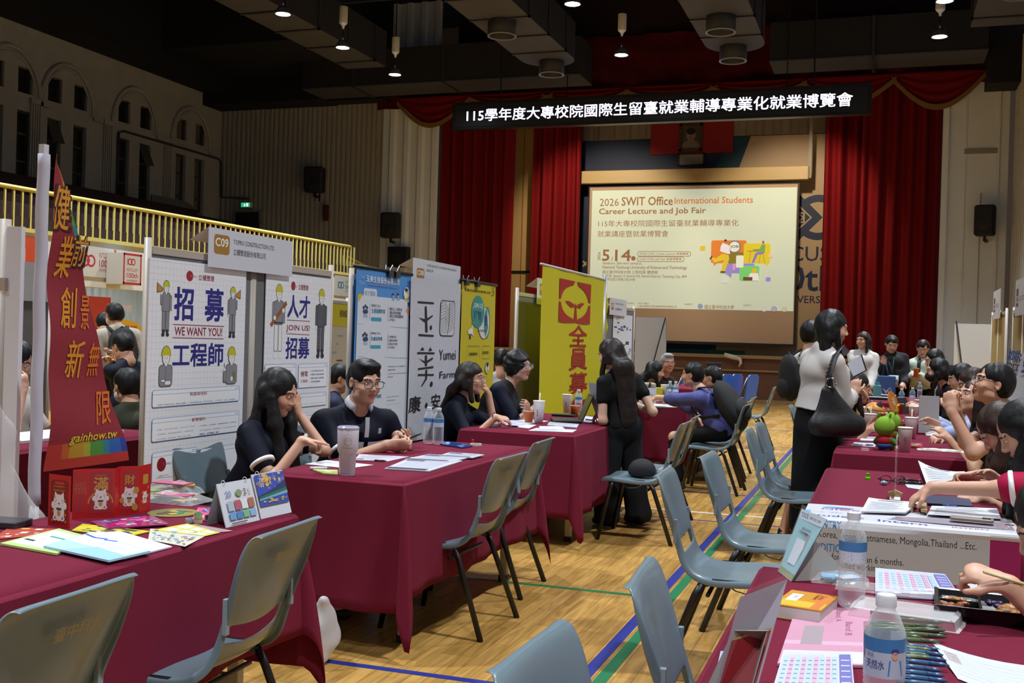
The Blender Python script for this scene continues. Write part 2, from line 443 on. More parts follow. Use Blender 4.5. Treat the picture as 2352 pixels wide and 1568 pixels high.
 for a in arms:
  arm(F, a, 0); sd, sh, el, wr, d, n, t, curl = a
  q = s * (.92 if sex == 'f' else 1.02)
  F.cone(wr, wr + d * .03 * q, .026 * q, .03 * q, .015, flat=n, fs=.75)
  F.cone(wr + d * .035 * q, wr + d * .075 * q, .035 * q, .038 * q, .012, flat=n, fs=.42)
  for i, (o, l) in enumerate(((.03, .066), (.01, .075), (-.01, .069), (-.029, .054))):
   b = wr + (d * (.082 - abs(o - .005) * .25) + t * o) * q; dd = nv(d + t * o * 2.2); cc = curl * (1 + .12 * i)
   if pointR and sd == 1: cc = 4 if i == 0 else 62
   rad = (.0088 - .0006 * i) * q
   for j, fr in enumerate((.45, .32, .26)):
    ang = R(cc * (j + .6) if pointR and sd == 1 and i else cc * (j + .5)); v = dd * math.cos(ang) + n * math.sin(ang); e_ = b + v * l * fr * q * 1.05
    F.cone(b, e_, rad, rad * .92, .004); b = e_; rad *= .93
  tb = wr + (d * .03 + t * .024) * q; v = nv(d * .65 + t * .7 + n * .3); e1 = tb + v * .042 * q; F.cone(tb, e1, .014 * q, .0105 * q, .01)
  v = nv(d * .95 + t * .25 + n * .35); F.cone(e1, e1 + v * .03 * q, .0102 * q, .0085 * q, .004)
 for sd, hp, kn, an in legs:
  F.cone(hp, kn, .078 * s * g, .052 * s, .03); F.cone(kn, an, .05 * s, .034 * s, .02)
  F.cone(an, an + f * .13 * s - Z * .045, .036 * s, .026 * s, .02)
 F.cone(nb - up * .02, base + hf * .005, (.058 if sex == 'm' else .047) * s, (.054 if sex == 'm' else .044) * s, .03)
 # head: skull, jaw, cheeks, chin, brow, nose, lips, ears
 F.ell(H(0, -.012, .03), HX, (.075 * s, .093 * s, .085 * s), .02)
 F.ell(H(0, .022, -.035), HX, (.061 * s, .066 * s, .072 * s), .03)
 F.ell(H(0, .062, -.092), HX, (.026 * s, .022 * s, .017 * s), .03)
 for q in (-1, 1):
  F.ell(H(q * .036, .058, -.028), HX, (.024 * s, .024 * s, .022 * s), .02)
  F.ell(H(q * .045, .01, -.07), HX, (.018 * s, .035 * s, .02 * s), .02)
  F.ell(H(q * .031, .093, .008), HX, (.0165 * s, .011 * s, .010 * s), .012, 'sub')
  F.cone(H(q * .012, .083, .026), H(q * .045, .072, .028), .008 * s, .007 * s, .012)
  F.ell(H(q * .078, -.008, -.008), HX, (.008 * s, .017 * s, .030 * s), .006)
  F.ell(H(q * .083, -.002, -.008), HX, (.005 * s, .009 * s, .018 * s), .003, 'sub')
  F.ell(H(q * .012, .094, -.027), HX, (.009 * s, .009 * s, .007 * s), .006)
  F.cone(H(q * .018, .0815, .0135), H(q * .045, .0735, .0125), .0042 * s, .004 * s, .004)
 F.cone(H(0, .083, .012), H(0, .103, -.02), .0075 * s, .0105 * s, .012)
 F.ell(H(0, .085, -.05), HX, (.023 * s, .013 * s, .006 * s), .004); F.ell(H(0, .083, -.059), HX, (.019 * s, .013 * s, .0065 * s), .004)
 me = F.mesh('body'); P = F.P; hp_ = (P - head)
 u, v, w = hp_ @ hr / s, hp_ @ hf / s, hp_ @ hu / s
 lips = (v > .06) & (((u / .021) ** 2 + ((w + .0545) / .0085) ** 2) < 1)
 br = (v > .05) & (np.abs(np.abs(u) - .031) < .019) & (np.abs(w - .031 + np.abs(np.abs(u) - .03) * .2) < .0042)
 cls = np.where(lips, 1, np.where(br, 2, 0))
 root = thing('person', label, 'person', (pv[0], pv[1], 0), 0, group)
 inv = Matrix.Translation(-root.location)
 def fin(me, name, mats, cl=None, par=root):
  me.transform(inv if par is root else inv)
  for q in mats: me.materials.append(q)
  if cl is not None:
   n = len(me.polygons); fv = np.empty(n, np.int32); ls = np.empty(n, np.int32); me.polygons.foreach_get('loop_start', ls)
   li = np.empty(len(me.loops), np.int32); me.loops.foreach_get('vertex_index', li); me.polygons.foreach_set('material_index', cl[li[ls]].astype(np.int32))
  me.shade_smooth(); o = bpy.data.objects.new(name, me); COL.objects.link(o); o.parent = par; return o
 body = fin(me, 'body', [SKIN[skin], LIPS, BROW], cls)
 V = lambda a: Vector([float(x) for x in a])
 def local(mb, name, smooth=True, par=None):
  mb.v = [tuple(inv @ Vector(q)) for q in mb.v]; return mb.obj(name, root if par is None else par, smooth)
 for q in (-1, 1):
  mb = MB(); T = Matrix((V(hr), V(hf), V(hu))).transposed().to_4x4(); T.translation = V(H(q * .031, .0735, .0075))
  mb.ball((0, 0, 0), (.0128 * s, .0112 * s, .0056 * s), EYEW, 12, T); mb.ball((0, .0066 * s, 0), (.0062 * s, .0056 * s, .0050 * s), IRIS, 10, T); local(mb, 'eye')
 # ---- shirt
 def cloth(name, build, mat, wr=.004, seed=1, bounds=None, rs=None):
  F = Field(lo if bounds is None else bounds[0], hi if bounds is None else bounds[1], rs or res); build(F)
  if wr: F.wrinkle(wr, 24, seed)
  return fin(F.mesh(name), name, [mat])
 def shirt(F):
  torso(F, loose)
  for a in arms: arm(F, a, loose, sleeve, .03, puff=loose * .35 if sleeve > 1 else 0)
  F.half(B(0, 0, -.09 if cut is None else cut), -up)
  F.cone(nb + up * .075 + ff * .02, nb + up * .18 + ff * .04, .062 * s, .08 * s, .015, 'sub')
 tm = M('cloth_' + top + str(top_r), top, top_r, bump=.08, bscale=300, spec=.2)
 cloth('shirt', shirt, tm, seed=int(abs(head[0] * 97)) % 50)
 if trim:
  for a in arms:
   mb = MB(); sd, sh, el, wr = a[:4]
   q = sh + (el - sh) * sleeve if sleeve < 1 else el + (wr - el) * (sleeve - 1); ax = nv(el - sh) if sleeve < 1 else nv(wr - el)
   rad = (.05 - .011 * min(sleeve, 1)) * s * ag + loose + .012
   T = V(ax).to_track_quat('Z', 'Y').to_matrix().to_4x4(); T.translation = V(q + ax * .0)
   mb.lathe([(rad - .004, -.009), (rad + .001, -.007), (rad + .001, .007), (rad - .004, .009), (rad - .012, .012)], trim, T, 24); local(mb, 'sleeve_trim')
 if collar:
  mb = MB(); n = 14; rings = []
  c0 = nb + up * .035
  for rad, h_ in ((.058, .0), (.056, .02), (.064, .016), (.08, -.014)):
   ring = []
   for k in range(n + 1):
    a = R(35 + 290 * k / n) ; v = ff * math.cos(a) + rr * math.sin(a)
    ring.append(V(c0 + v * rad * s + up * (h_ - .03 * max(math.cos(a), -.3)) + ff * .015))
   rings.append(ring)
  mb.loft(rings, collar, close=False); o = local(mb, 'collar'); md = o.modifiers.new('thick', 'SOLIDIFY'); md.thickness = .004
 # ---- lower garment
 lm = M('cloth_' + low_col, low_col, .85, spec=.2, bump=.08, bscale=300)
 if not lowless:
  if low == 'trousers':
   def tr(F):
    F.ell(B(0, -.01, .02), AX, (.163 * s * g + .006, .12 * s * g + .006, .135), .03)
    for sd, hp, kn, an in legs: F.cone(hp, kn, .084 * s * g, .066 * s, .03); F.cone(kn, an + (kn - an) * .08, .063 * s, .055 * s, .02)
    F.half(B(0, 0, .13), up)
   cloth('trousers', tr, lm, .005, 3)
  elif low == 'wide':
   def tr(F):
    F.ell(B(0, -.01, .02), AX, (.163 * s * g + .006, .12 * s * g + .006, .135), .03)
    for sd, hp, kn, an in legs: F.cone(hp, kn, .088 * s, .09 * s, .03); F.cone(kn, an, .09 * s, .1 * s, .02)
    F.half(B(0, 0, .13), up); F.half((0, 0, .03), (0, 0, -1))
   cloth('trousers', tr, lm, .008, 3)
  elif low == 'skirt':
   def sk(F):
    F.ell(B(0, -.01, .02), AX, (.168 * s, .125 * s, .15), .04)
    c1 = pv + Z * -.1; c2 = np.array([pv[0], pv[1], .2]); F.cone(c1 - rr * .045, c2 - rr * .05, .145 * s, .15 * s, .05, flat=ff, fs=.95); F.cone(c1 + rr * .045, c2 + rr * .05, .145 * s, .15 * s, .05, flat=ff, fs=.95)
    F.half(B(0, 0, .15), up); F.half((0, 0, .12), (0, 0, -1))
   cloth('skirt', sk, lm, .004, 3)
  for sd, hp, kn, an in legs:
   def sho(F):
    F.cone(an - f * .035 - Z * .045, an + f * .14 * s - Z * .055, .036 * s, .034 * s, .02, flat=Z, fs=.9); F.cone(an + Z * .01, an - Z * .03, .04, .042, .02)
    F.half((0, 0, .004), (0, 0, -1))
   b0 = np.minimum(an - .1, an + f * .2 - .1); b1 = np.maximum(an + .1, an + f * .2 + .1); b0[2] = -.02
   cloth('shoe', sho, M('shoe_' + shoes, shoes, .5), 0, 1, (b0, b1), max(res, .006))
 # ---- hair
 hm = HAIRS[hcol]
 def hr_(F):
  F.ell(H(0, -.018, .034), HX, (.083 * s, .098 * s, .087 * s), .02)
  if hair in ('short', 'bowl', 'bob', 'long', 'pony', 'curly'):
   F.ell(H(0, -.04, -.01), HX, (.083 * s, .075 * s, .08 * s), .03)
  if hair == 'curly': F.ell(H(0, -.022, .018), HX, (.103 * s, .103 * s, .112 * s), .03)
  if hair == 'quiff': F.ell(H(0, .03, .095), HX, (.06 * s, .06 * s, .028 * s), .03); F.ell(H(0, -.05, -.01), HX, (.074 * s, .062 * s, .07 * s), .03)
  if hair in ('long', 'bob', 'pony'):
   for q in (-1, 1):
    F.cone(H(q * .062, .0, .03), H(q * .078, -.01, -.07 if hair != 'pony' else -.02), .028 * s, .024 * s, .025)
  # cut the face out
  fz = .05 if fringe else .062
  F.ell(H(0, .125, fz - .13), HX, (.064 * s if hair in ('long', 'bob', 'curly') else .072 * s, .12 * s, .13 * s), .008, 'sub')
  if hair in ('short', 'quiff', 'bowl', 'pony'):
   for q in (-1, 1):
    F.ell(H(q * .09, .03, -.05), HX, (.035 * s, .075 * s, .075 * s), .01, 'sub')
    if hair == 'quiff': F.ell(H(q * .1, .01, -.03), HX, (.03 * s, .06 * s, .07 * s), .01, 'sub')
   F.ell(H(0, -.06, -.13), HX, (.11 * s, .1 * s, .055 * s), .01, 'sub')
  if hair in ('long', 'bob'):
   ll = hlen * s
   bk = -hf0 * .075 * s; dn = H(0, -.05, -.03)
   for q in (-1, 0, 1):
    a_ = dn + hr * q * .055 * s; 
    a2 = a_ - Z * (.13 if hair == 'bob' or ll > .25 else ll * .8) * s + r * q * .012 + bk * .2
    if hair == 'long' and ll > .25 and not hairfwd: a2 = nb + up * .02 + rr * q * .042 * s - ff * .075 * s
    F.cone(a_, a2, .05 * s, .046 * s, .03, flat=hf0, fs=.75)
    if hair == 'long' and ll > .25:
     w_ = .05 if hlen > .3 else .045
     fr_ = 1 - max(ll - .13, .05) / L; a3 = pv + up * L * fr_ + rr * q * .045 - ff * (.098 * s * g + loose + .004)
     if hairfwd: a3 = a2 - Z * (ll - .13) * 1.0 + r * q * .03 - f * .02
     F.cone(a2, a3, w_ * s, .034 * s, .03, flat=ff, fs=.6)
   if hair == 'long':
    for q in (-1, 1):  # strands in front of the shoulders
     a_ = H(q * .078, .012, -.03); a2 = H(q * .08, .015, -.03) - Z * .13 * s + f * .02; a3 = a2 - Z * max(ll - .2, .05) + f * .07 + r * q * .01 + (pv - nb) * np.array([1, 1, 0]) * .15
     if hairfwd: F.cone(a_, a2, .03 * s, .038 * s, .02); F.cone(a2, a3, .04 * s, .026 * s, .02)
     else: F.cone(a_, a2, .022 * s, .018 * s, .02)
  if hair == 'pony':
   b_ = H(0, -.1, .0); F.cone(b_, b_ - Z * hlen * s * .5 - hf0 * .03, .03 * s, .03 * s, .02); F.cone(b_ - Z * hlen * s * .5 - hf0 * .03, b_ - Z * hlen * s, .03 * s, .012 * s, .02)
  if hair == 'bun': F.ell(H(0, -.1, .06), HX, (.04 * s,) * 3, .01)
  amp = .008 if hair == 'curly' else .0035
  F.wrinkle(amp, 60 if hair == 'curly' else 75, 5, (1, 1, .9 if hair == 'curly' else .12))
 ln = hlen * s if hair in ('long', 'pony') else .16
 b0 = np.minimum(head - .2, head - .2 + (pv - nb) * np.array([1, 1, 0]) * 1.0); b1 = np.maximum(head + .2, head + .2 + (pv - nb) * np.array([1, 1, 0])); b0[2] = head[2] - ln - .2; b1[2] = head[2] + .18
 F = Field(b0, b1, max(.004, res * .8)); hr_(F); fin(F.mesh('hair'), 'hair', [hm])
 # ---- things on the face
 if glasses:
  mb = MB(); T = Matrix((V(hr), V(hf), V(hu))).transposed().to_4x4(); T.translation = V(head); T = T @ Matrix.Scale(s, 4); gm = glasses
  lens = MB()
  for q in (-1, 1):
   pts = [(q * .033 + .026 * math.copysign(abs(math.cos(a)) ** .7, math.cos(a)), .103 - .006 * abs(math.cos(a)), .004 + .019 * math.copysign(abs(math.sin(a)) ** .7, math.sin(a))) for a in [2 * math.pi * k / 20 for k in range(21)]]
   mb.tube(pts, .0017, gm, 6, T=T); mb.tube([(q * .059, .097, .01), (q * .076, .08, .01), (q * .083, .0, .004)], .0016, gm, 6, T=T)
   lens.add([T @ Vector(p) for p in pts[:-1]], [tuple(range(20))], GLS)
  mb.tube([(-.008, .103, .008), (0, .106, .011), (.008, .103, .008)], .0016, gm, 6, T=T)
  o = local(mb, 'glasses'); local(lens, 'lens', False, o)
 if mask:
  F = Field(H(0, .06, -.06) - .14, H(0, .06, -.06) + .14, .004)
  F.ell(H(0, .035, -.055), HX, (.066 * s, .074 * s, .06 * s), .02); F.cone(H(0, .095, -.02), H(0, .1, -.05), .012 * s, .018 * s, .02)
  F.half(H(0, .02, 0), -hf); F.half(H(0, .0, -.008), hu); F.half(H(0, 0, -.105), -hu)
  o = fin(F.mesh('face_mask'), 'face_mask', [mask])
  for q in (-1, 1):
   mb = MB(); mb.tube([V(H(q * .06, .04, -.03)), V(H(q * .078, .0, -.01)), V(H(q * .084, -.02, -.005))], .0015, mask, 5); local(mb, 'ear_loop', True, o)
 root['_j'] = 1; del root['_j']
 root_info = dict(root=root, inv=inv, local=local, fin=fin, H=H, B=B, V=V, nb=nb, f=f, r=r, up=up, ff=ff, rr=rr, arms=arms, L=L, s=s, lo=lo, hi=hi, hf=hf, hr=hr, hu=hu, cloth=cloth, legs=legs, torso=torso, arm=arm, loose=loose)
 return root_info

# ------------------------------------------------------------------ floor with court lines
def wood_floor():
 m = bpy.data.materials.new('maple_boards'); m.use_nodes = True; nt = m.node_tree; N = nt.nodes.new; Lk = nt.links.new; b = nt.nodes['Principled BSDF']
 tc = N('ShaderNodeTexCoord'); mp = N('ShaderNodeMapping'); mp.inputs['Rotation'].default_value = (0, 0, R(90)); Lk(tc.outputs['Object'], mp.inputs['Vector'])
 br = N('ShaderNodeTexBrick'); br.inputs['Scale'].default_value = 1; br.inputs['Brick Width'].default_value = .62; br.inputs['Row Height'].default_value = .078
 br.inputs['Mortar Size'].default_value = .0011; br.inputs['Mortar Smooth'].default_value = .2; br.offset = .37; br.offset_frequency = 3
 br.inputs['Color1'].default_value = (*lin('bb9150'), 1); br.inputs['Color2'].default_value = (*lin('9a7439'), 1); br.inputs['Mortar'].default_value = (*lin('5a3a1c'), 1); br.inputs['Bias'].default_value = -.25
 Lk(mp.outputs[0], br.inputs['Vector'])
 m2 = N('ShaderNodeMapping'); m2.inputs['Scale'].default_value = (9, .9, 1); Lk(tc.outputs['Object'], m2.inputs['Vector'])
 ns = N('ShaderNodeTexNoise'); ns.inputs['Scale'].default_value = 2.2; ns.inputs['Detail'].default_value = 7; ns.inputs['Distortion'].default_value = 1.6; Lk(m2.outputs[0], ns.inputs['Vector'])
 cr = N('ShaderNodeValToRGB'); cr.color_ramp.elements[0].position = .3; cr.color_ramp.elements[0].color = (.55, .5, .42, 1); cr.color_ramp.elements[1].position = .62; cr.color_ramp.elements[1].color = (1.1, 1.08, 1.0, 1); Lk(ns.outputs['Fac'], cr.inputs[0])
 mx = N('ShaderNodeMix'); mx.data_type = 'RGBA'; mx.blend_type = 'MULTIPLY'; mx.inputs['Factor'].default_value = .75; Lk(br.outputs['Color'], mx.inputs['A']); Lk(cr.outputs[0], mx.inputs['B'])
 n3 = N('ShaderNodeTexNoise'); n3.inputs['Scale'].default_value = 3.4; n3.inputs['Detail'].default_value = 4; Lk(tc.outputs['Object'], n3.inputs['Vector'])
 c3 = N('ShaderNodeValToRGB'); c3.color_ramp.elements[0].position = .27; c3.color_ramp.elements[0].color = (.35, .2, .1, 1); c3.color_ramp.elements[1].position = .36; c3.color_ramp.elements[1].color = (1, 1, 1, 1); Lk(n3.outputs['Fac'], c3.inputs[0])
 m3 = N('ShaderNodeMix'); m3.data_type = 'RGBA'; m3.blend_type = 'MULTIPLY'; m3.inputs['Factor'].default_value = .6; Lk(mx.outputs['Result'], m3.inputs['A']); Lk(c3.outputs[0], m3.inputs['B'])
 Lk(m3.outputs['Result'], b.inputs['Base Color']); b.inputs['Roughness'].default_value = .3; b.inputs['Specular IOR Level'].default_value = .4
 n4 = N('ShaderNodeTexNoise'); n4.inputs['Scale'].default_value = 14; Lk(tc.outputs['Object'], n4.inputs['Vector']); mr = N('ShaderNodeMapRange'); mr.inputs['To Min'].default_value = .22; mr.inputs['To Max'].default_value = .42; Lk(n4.outputs['Fac'], mr.inputs['Value']); Lk(mr.outputs[0], b.inputs['Roughness'])
 bp = N('ShaderNodeBump'); bp.inputs['Strength'].default_value = .25; bp.inputs['Distance'].default_value = .003; Lk(br.outputs['Fac'], bp.inputs['Height']); bp.invert = True; Lk(bp.outputs[0], b.inputs['Normal'])
 return m
tag(MB().box(-20, 3.4, -6, 27, -.2, 0, wood_floor()).obj('floor'), kind='structure')
LB = C('27317f', .35); LG = C('1f6f47', .35); LW = C('c9c6ba', .35)
def court_line(name, pts, w, mat, h):
 mb = MB(); (x0, y0), (x1, y1) = pts; dx, dy = x1 - x0, y1 - y0; l = math.hypot(dx, dy); nx, ny = -dy / l * w / 2, dx / l * w / 2
 vs = [(x0 - nx, y0 - ny, h), (x0 + nx, y0 + ny, h), (x1 + nx, y1 + ny, h), (x1 - nx, y1 - ny, h)]
 tag(mb.add(vs, [(0, 3, 2, 1)], mat).obj(name), kind='structure')
court_line('trim_1', [(-1.145, -5), (-1.10, 26)], .055, LB, .0012)
court_line('trim_2', [(-1.068, -5), (-1.03, 26)], .055, LG, .0012)
court_line('trim_3', [(-9, 5.62), (-1.1, 5.77)], .045, LG, .001)
court_line('trim_4', [(-9, 3.9), (-1.12, 4.05)], .045, LB, .001)
court_line('trim_5', [(-9, 8.72), (3, 8.88)], .05, LW, .001)
court_line('trim_6', [(-9, 8.3), (3, 8.5)], .03, LB, .001)
court_line('trim_7', [(-9, 9.9), (3, 10.05)], .045, LB, .001)
court_line('trim_8', [(-9, 12.0), (3, 12.15)], .05, LG, .001)
court_line('trim_9', [(-9, 14.2), (3, 14.35)], .05, LW, .001)
court_line('trim_10', [(-9, 17.8), (3, 17.95)], .05, LB, .001)
court_line('trim_11', [(-9, 20.8), (3, 20.95)], .05, LW, .001)

# ------------------------------------------------------------------ walls
def ribbed(name, p0, p1, z0, z1, pitch, depth, mat, kind='structure', duty=.5, parent=None):
 """vertical corrugated sheet from p0 to p1 (xy), ribs towards the hall"""
 p0, p1 = Vector((*p0, 0)), Vector((*p1, 0)); L = (p1 - p0).length; d = (p1 - p0) / L; n = Vector((-d.y, d.x, 0)) * -1
 k = int(L / pitch); pts = []
 for i in range(k + 1):
  s = i * pitch
  for q, h in ((0, 0), (duty * pitch - .15 * pitch, 0), (duty * pitch, depth), (pitch * .85, depth)):
   if s + q <= L: pts.append(p0 + d * (s + q) + n * h)
 pts.append(p1)
 vs = [(p.x, p.y, z0) for p in pts] + [(p.x, p.y, z1) for p in pts]; m = len(pts)
 mb = MB().add(vs, [(i, i + 1, i + 1 + m, i + m) for i in range(m - 1)], mat)
 o = mb.obj(name, parent)
 md = o.modifiers.new('thick', 'SOLIDIFY'); md.thickness = .03; md.offset = 0
 return tag(o, kind=kind) if parent is None else o
WALLW = M('painted_metal', 'a5a297', .55, var=.08, vscale=2.5); WALLF = M('plaster_dull', 'b0ada4', .9, var=.14, vscale=3, bump=.2, bscale=30)
WALLB = M('painted_wall_white', 'dde4ec', .6, var=.05, vscale=2)
BLACKC = M('black_ceiling', '0f0f11', .85); BEIGE = M('stage_beige', 'b59c7c', .7, var=.04, vscale=2)
YF = 26.6
ribbed('wall_front_left', (-18.4, YF), (-13.16, YF), 0, 10.4, .155, .05, WALLW)
ribbed('wall_front_column', (-13.16, YF - .08), (-11.5, YF - .08), 0, 10.4, .42, .07, WALLB, duty=.6)
# right of the stage: flat boards with joints, then corrugated side wall
mb = MB()
mb.box(1.15, 2.55, YF - .08, YF + .1, 0, 8.3, WALLB); mb.box(1.15, 1.28, YF - .16, YF - .08, 0, 7.6, WALLB); mb.box(1.62, 1.66, YF - .1, YF - .08, 0, 7.6, WALLB)
mb.box(2.3, 2.36, YF - .12, YF - .08, 0, 7.5, WALLB); mb.box(1.62, 2.32, YF - .13, YF - .08, 5.9, 6.0, C('8f8f8a')); mb.box(1.98, 2.0, YF - .1, YF - .08, 0, 5, C('a8a8a2'))
tag(mb.obj('wall_front_right'), kind='structure')
ribbed('wall_right', (2.72, YF), (3.2, -6), 0, 8.3, .3, .06, M('side_wall_metal', 'bcbdba', .6, var=.2, vscale=6))
# left upper wall with arches and windows
XW = -18.4
def left_wall():
 bays = []
 mb = MB(); mb.box(XW - .35, XW - .2, 4, YF, 4.0, 8.2, WALLF)
 # flat piers around the openings: list of (y0,y1) openings repeated
 ops = []
 y = 17.2
 for c in (16.4, 18.6, 20.35, 22.75, 25.1):
  ops += [(c - .62, c - .18), (c + .22, c + .66)]
 ops = [o for o in ops if o[0] > 4.5]
 cur = 4.0
 for a, b in ops:
  mb.box(XW - .2, XW, cur, a, 4.0, 8.2, WALLF); cur = b
  mb.box(XW - .2, XW, a, b, 6.15, 6.55, WALLF); mb.box(XW - .2, XW, a, b, 7.12, 8.2, WALLF); mb.box(XW - .2, XW, a, b, 4.0, 4.45, WALLF)
 mb.box(XW - .2, XW, cur, YF, 4.0, 8.2, WALLF)
 tag(mb.obj('wall_left'), kind='structure')
 n = 1; gl = M('window_dark', '23241f', .25, spec=.6); fr = M('window_frame_metal', '4c4b46', .6); gw = M('window_dusty', '6d6658', .6, var=.2)
 for i, (a, b) in enumerate(ops):
  w = MB(); G = gw if i >= 8 else gl
  w.box(XW - .17, XW - .15, a, b, 4.45, 6.15, G)
  for z in (4.45, 5.0, 5.62, 6.11): w.box(XW - .15, XW - .09, a, b, z, z + .05, fr)
  for q in (a, b - .04): w.box(XW - .15, XW - .09, q, q + .04, 4.45, 6.15, fr)
  if i % 3 == 1: w.box(-.0, .02, 0, b - a - .08, -.55, 0, fr, Tm((XW - .08, a + .04, 6.1), ry=R(-24)))
  tag(w.obj('window_%d' % n), kind='structure'); n += 1
  w = MB(); w.box(XW - .17, XW - .15, a, b, 6.55, 7.12, G)
  for q in (a, b - .04): w.box(XW - .15, XW - .05, q, q + .04, 6.55, 7.12, fr)
  tag(w.obj('window_%d' % n), kind='structure'); n += 1
 # arches in relief and fluted pilasters
 k = 1
 for c in (16.4, 18.6, 20.35, 22.75, 25.1):
  mb = MB(); pts = [(XW + .03, c + .86 * math.cos(R(a)), 6.45 + 1.05 * math.sin(R(a))) for a in range(0, 181, 9)]
  mb.tube(pts, .055, WALLF, 8); pts = [(XW + .01, c + .77 * math.cos(R(a)), 6.45 + .93 * math.sin(R(a))) for a in range(0, 181, 9)]; mb.tube(pts, .03, WALLF, 6)
  mb.box(XW, XW + .08, c - 1.2, c - .84, 6.36, 6.48, WALLF); mb.box(XW, XW + .08, c + .84, c + 1.15, 6.36, 6.48, WALLF)
  tag(mb.obj('trim_%d' % (20 + k)), kind='structure'); k += 1
  mb = MB()
  for q in range(5): mb.box(XW, XW + .05, c - 1.17 + q * .07, c - 1.135 + q * .07, 4.5, 6.36, WALLF)
  tag(mb.obj('trim_%d' % (20 + k)), kind='structure'); k += 1
 ribbed('trim_40', (XW + .1, YF), (XW + .1, 4), 3.4, 4.5, .16, .05, M('lower_ribs', '5f5e5a', .8))
left_wall()
# stair side panel rising in the corner
mb = MB(); vs = [(-16.9, 23.4, 4.55), (-16.9, 26.5, 3.0), (-16.9, 26.5, 2.2), (-16.9, 23.4, 2.2)]
P_ = []
for i in range(24):
 t = i / 23; y = 21.6 + 5.0 * t; P_.append((-16.9 + (.03 if i % 2 else 0), y, 4.6 if t < .28 else 4.6 - (t - .28) * 2.5))
vs = [(p[0], p[1], 2.2) for p in P_] + P_; mb.add(vs, [(i, i + 1, i + 25, i + 24) for i in range(23)], M('lower_ribs'))
o = mb.obj('wall_stair'); md = o.modifiers.new('thick', 'SOLIDIFY'); md.thickness = .05; tag(o, kind='structure')
# balcony: deck, seats, railing
mb = MB(); DR = M('dark_red_seats', '2b0c0e', .8)
mb.box(-18.4, -12.0, 4, 23.5, 2.75, 2.95, C('2b1a18')); tag(mb.obj('floor_balcony'), kind='structure')
mb = MB()
for i in range(5): mb.box(-13.6 - i * .9, -12.7 - i * .9, 4, 22.6, 2.95, 3.25 + .27 * i, DR)
tag(mb.obj('floor_tiers'), kind='structure')
YR = M('yellow_rail', 'c4b868', .5, spec=.4)
rail = thing('railing', 'pale yellow metal balcony railing with thin upright bars along the left gallery', 'railing', (-12, 10, 2.95))
mb = MB(); mb.tube([(0, -6, .36), (0, 12.6, .47), (-.5, 13.3, .3), (-.5, 16.3, -.15)], .035, YR, 8); mb.obj('top_rail', rail, True)
mb = MB()
for i in range(115):
 y = -6 + i * .165; mb.box(-.014, .014, y - .014, y + .014, -.2, .36 + (y + 6) * .006, YR)
for i in range(18):
 y = 13.2 + i * .165; z = .3 - (y - 13.3) * .15; mb.box(-.514, -.486, y - .014, y + .014, z - .75, z, YR)
tag(mb.obj('bar', rail), kind='stuff')
mb = MB(); mb.box(-.03, .03, -6, 12.6, -.22, -.16, YR); mb.obj('bottom_rail', rail)
# wall below the balcony
ribbed('wall_left_lower', (-15.6, YF), (-15.6, 3), 0, 2.75, .22, .06, M('pale_blue_metal', 'b9c4c6', .6, var=.1))
mb = MB(); mb.box(-12.25, -12.0, 4, 23.5, 2.0, 2.75, C('c9cac2')); tag(mb.obj('beam_balcony'), kind='structure')
mb = MB(); mb.box(-15.5, -15.45, 10.1, 10.7, 1.5, 2.0, C('2c2d2c', .3)); mb.box(-15.46, -15.42, 10.38, 10.42, 1.5, 2.0, C('9a9a90')); tag(mb.obj('window_60'), kind='structure')
mb = MB(); mb.box(-15.52, -15.44, 12.2, 13.6, .6, 1.95, M('yellow_brick', 'a8905c', .8, var=.3, vscale=20)); tag(mb.obj('wall_brick_patch'), kind='structure')

# ------------------------------------------------------------------ ceiling, ducts, soffits
mb = MB(); mb.box(-19, 3.4, -6, 31, 10.4, 10.5, BLACKC); tag(mb.obj('ceiling'), kind='structure')
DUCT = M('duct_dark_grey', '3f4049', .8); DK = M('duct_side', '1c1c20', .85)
def duct(label, x0, x1, y0, y1, z0=7.5, h=.8, name='air_duct', roundend=False):
 t = thing(name, label, 'duct', ((x0 + x1) / 2, y1, z0), 0, None); w = (x1 - x0) / 2; mb = MB(); L = y1 - y0
 pts = [(-w, -L), (w, -L), (w, 0)]
 if roundend: pts += [(w * math.cos(R(a)), w * 1.1 * math.sin(R(a))) for a in range(10, 180, 12)]
 pts += [(-w, 0)]
 n = len(pts); vs = [(x, y, 0) for x, y in pts] + [(x, y, h) for x, y in pts]
 mb.add(vs, [tuple(range(n - 1, -1, -1))], DUCT); mb.add(vs, [tuple(range(n, 2 * n))] + [(i, (i + 1) % n, (i + 1) % n + n, i + n) for i in range(n)], DK); mb.obj('duct_body', t)
 k = 0; y = -.6
 while y > -L + .3:
  f = MB(); f.box(-w - .03, w + .03, y - .025, y + .025, -.03, .02, C('2a2a2e')); f.box(-w - .03, -w, y - .025, y + .025, -.03, h, C('2a2a2e')); f.box(w, w + .03, y - .025, y + .025, -.03, h, C('2a2a2e')); f.obj('joint_flange', t); y -= 1.25; k += 1
 return t
def vent(x, y, label, z=7.5):
 mb = MB(); T = Tm((x, y, z - .28)); t = thing('round_vent', label, 'vent', (x, y, z - .28))
 MB().lathe([(.28, .28), (.28, 0), (.25, 0), (.25, .2), (.02, .2)], C('1b1b1e', .6), n=20).obj('collar', t, True); MB().lathe([(.285, 0), (.285, -.02), (.25, -.02), (.25, 0)], C('6a6c74', .4), n=20).obj('rim', t, True)
duct('long dark air duct nearest the left wall, running towards the stage', -11.95, -10.95, -4, 22.1)
duct('dark air duct with a rounded end above the left half of the stage sign', -7.75, -6.55, -4, 22.3, roundend=True)
duct('dark air duct with a rounded end above the right half of the stage sign', -3.65, -2.45, -4, 22.0, roundend=True)
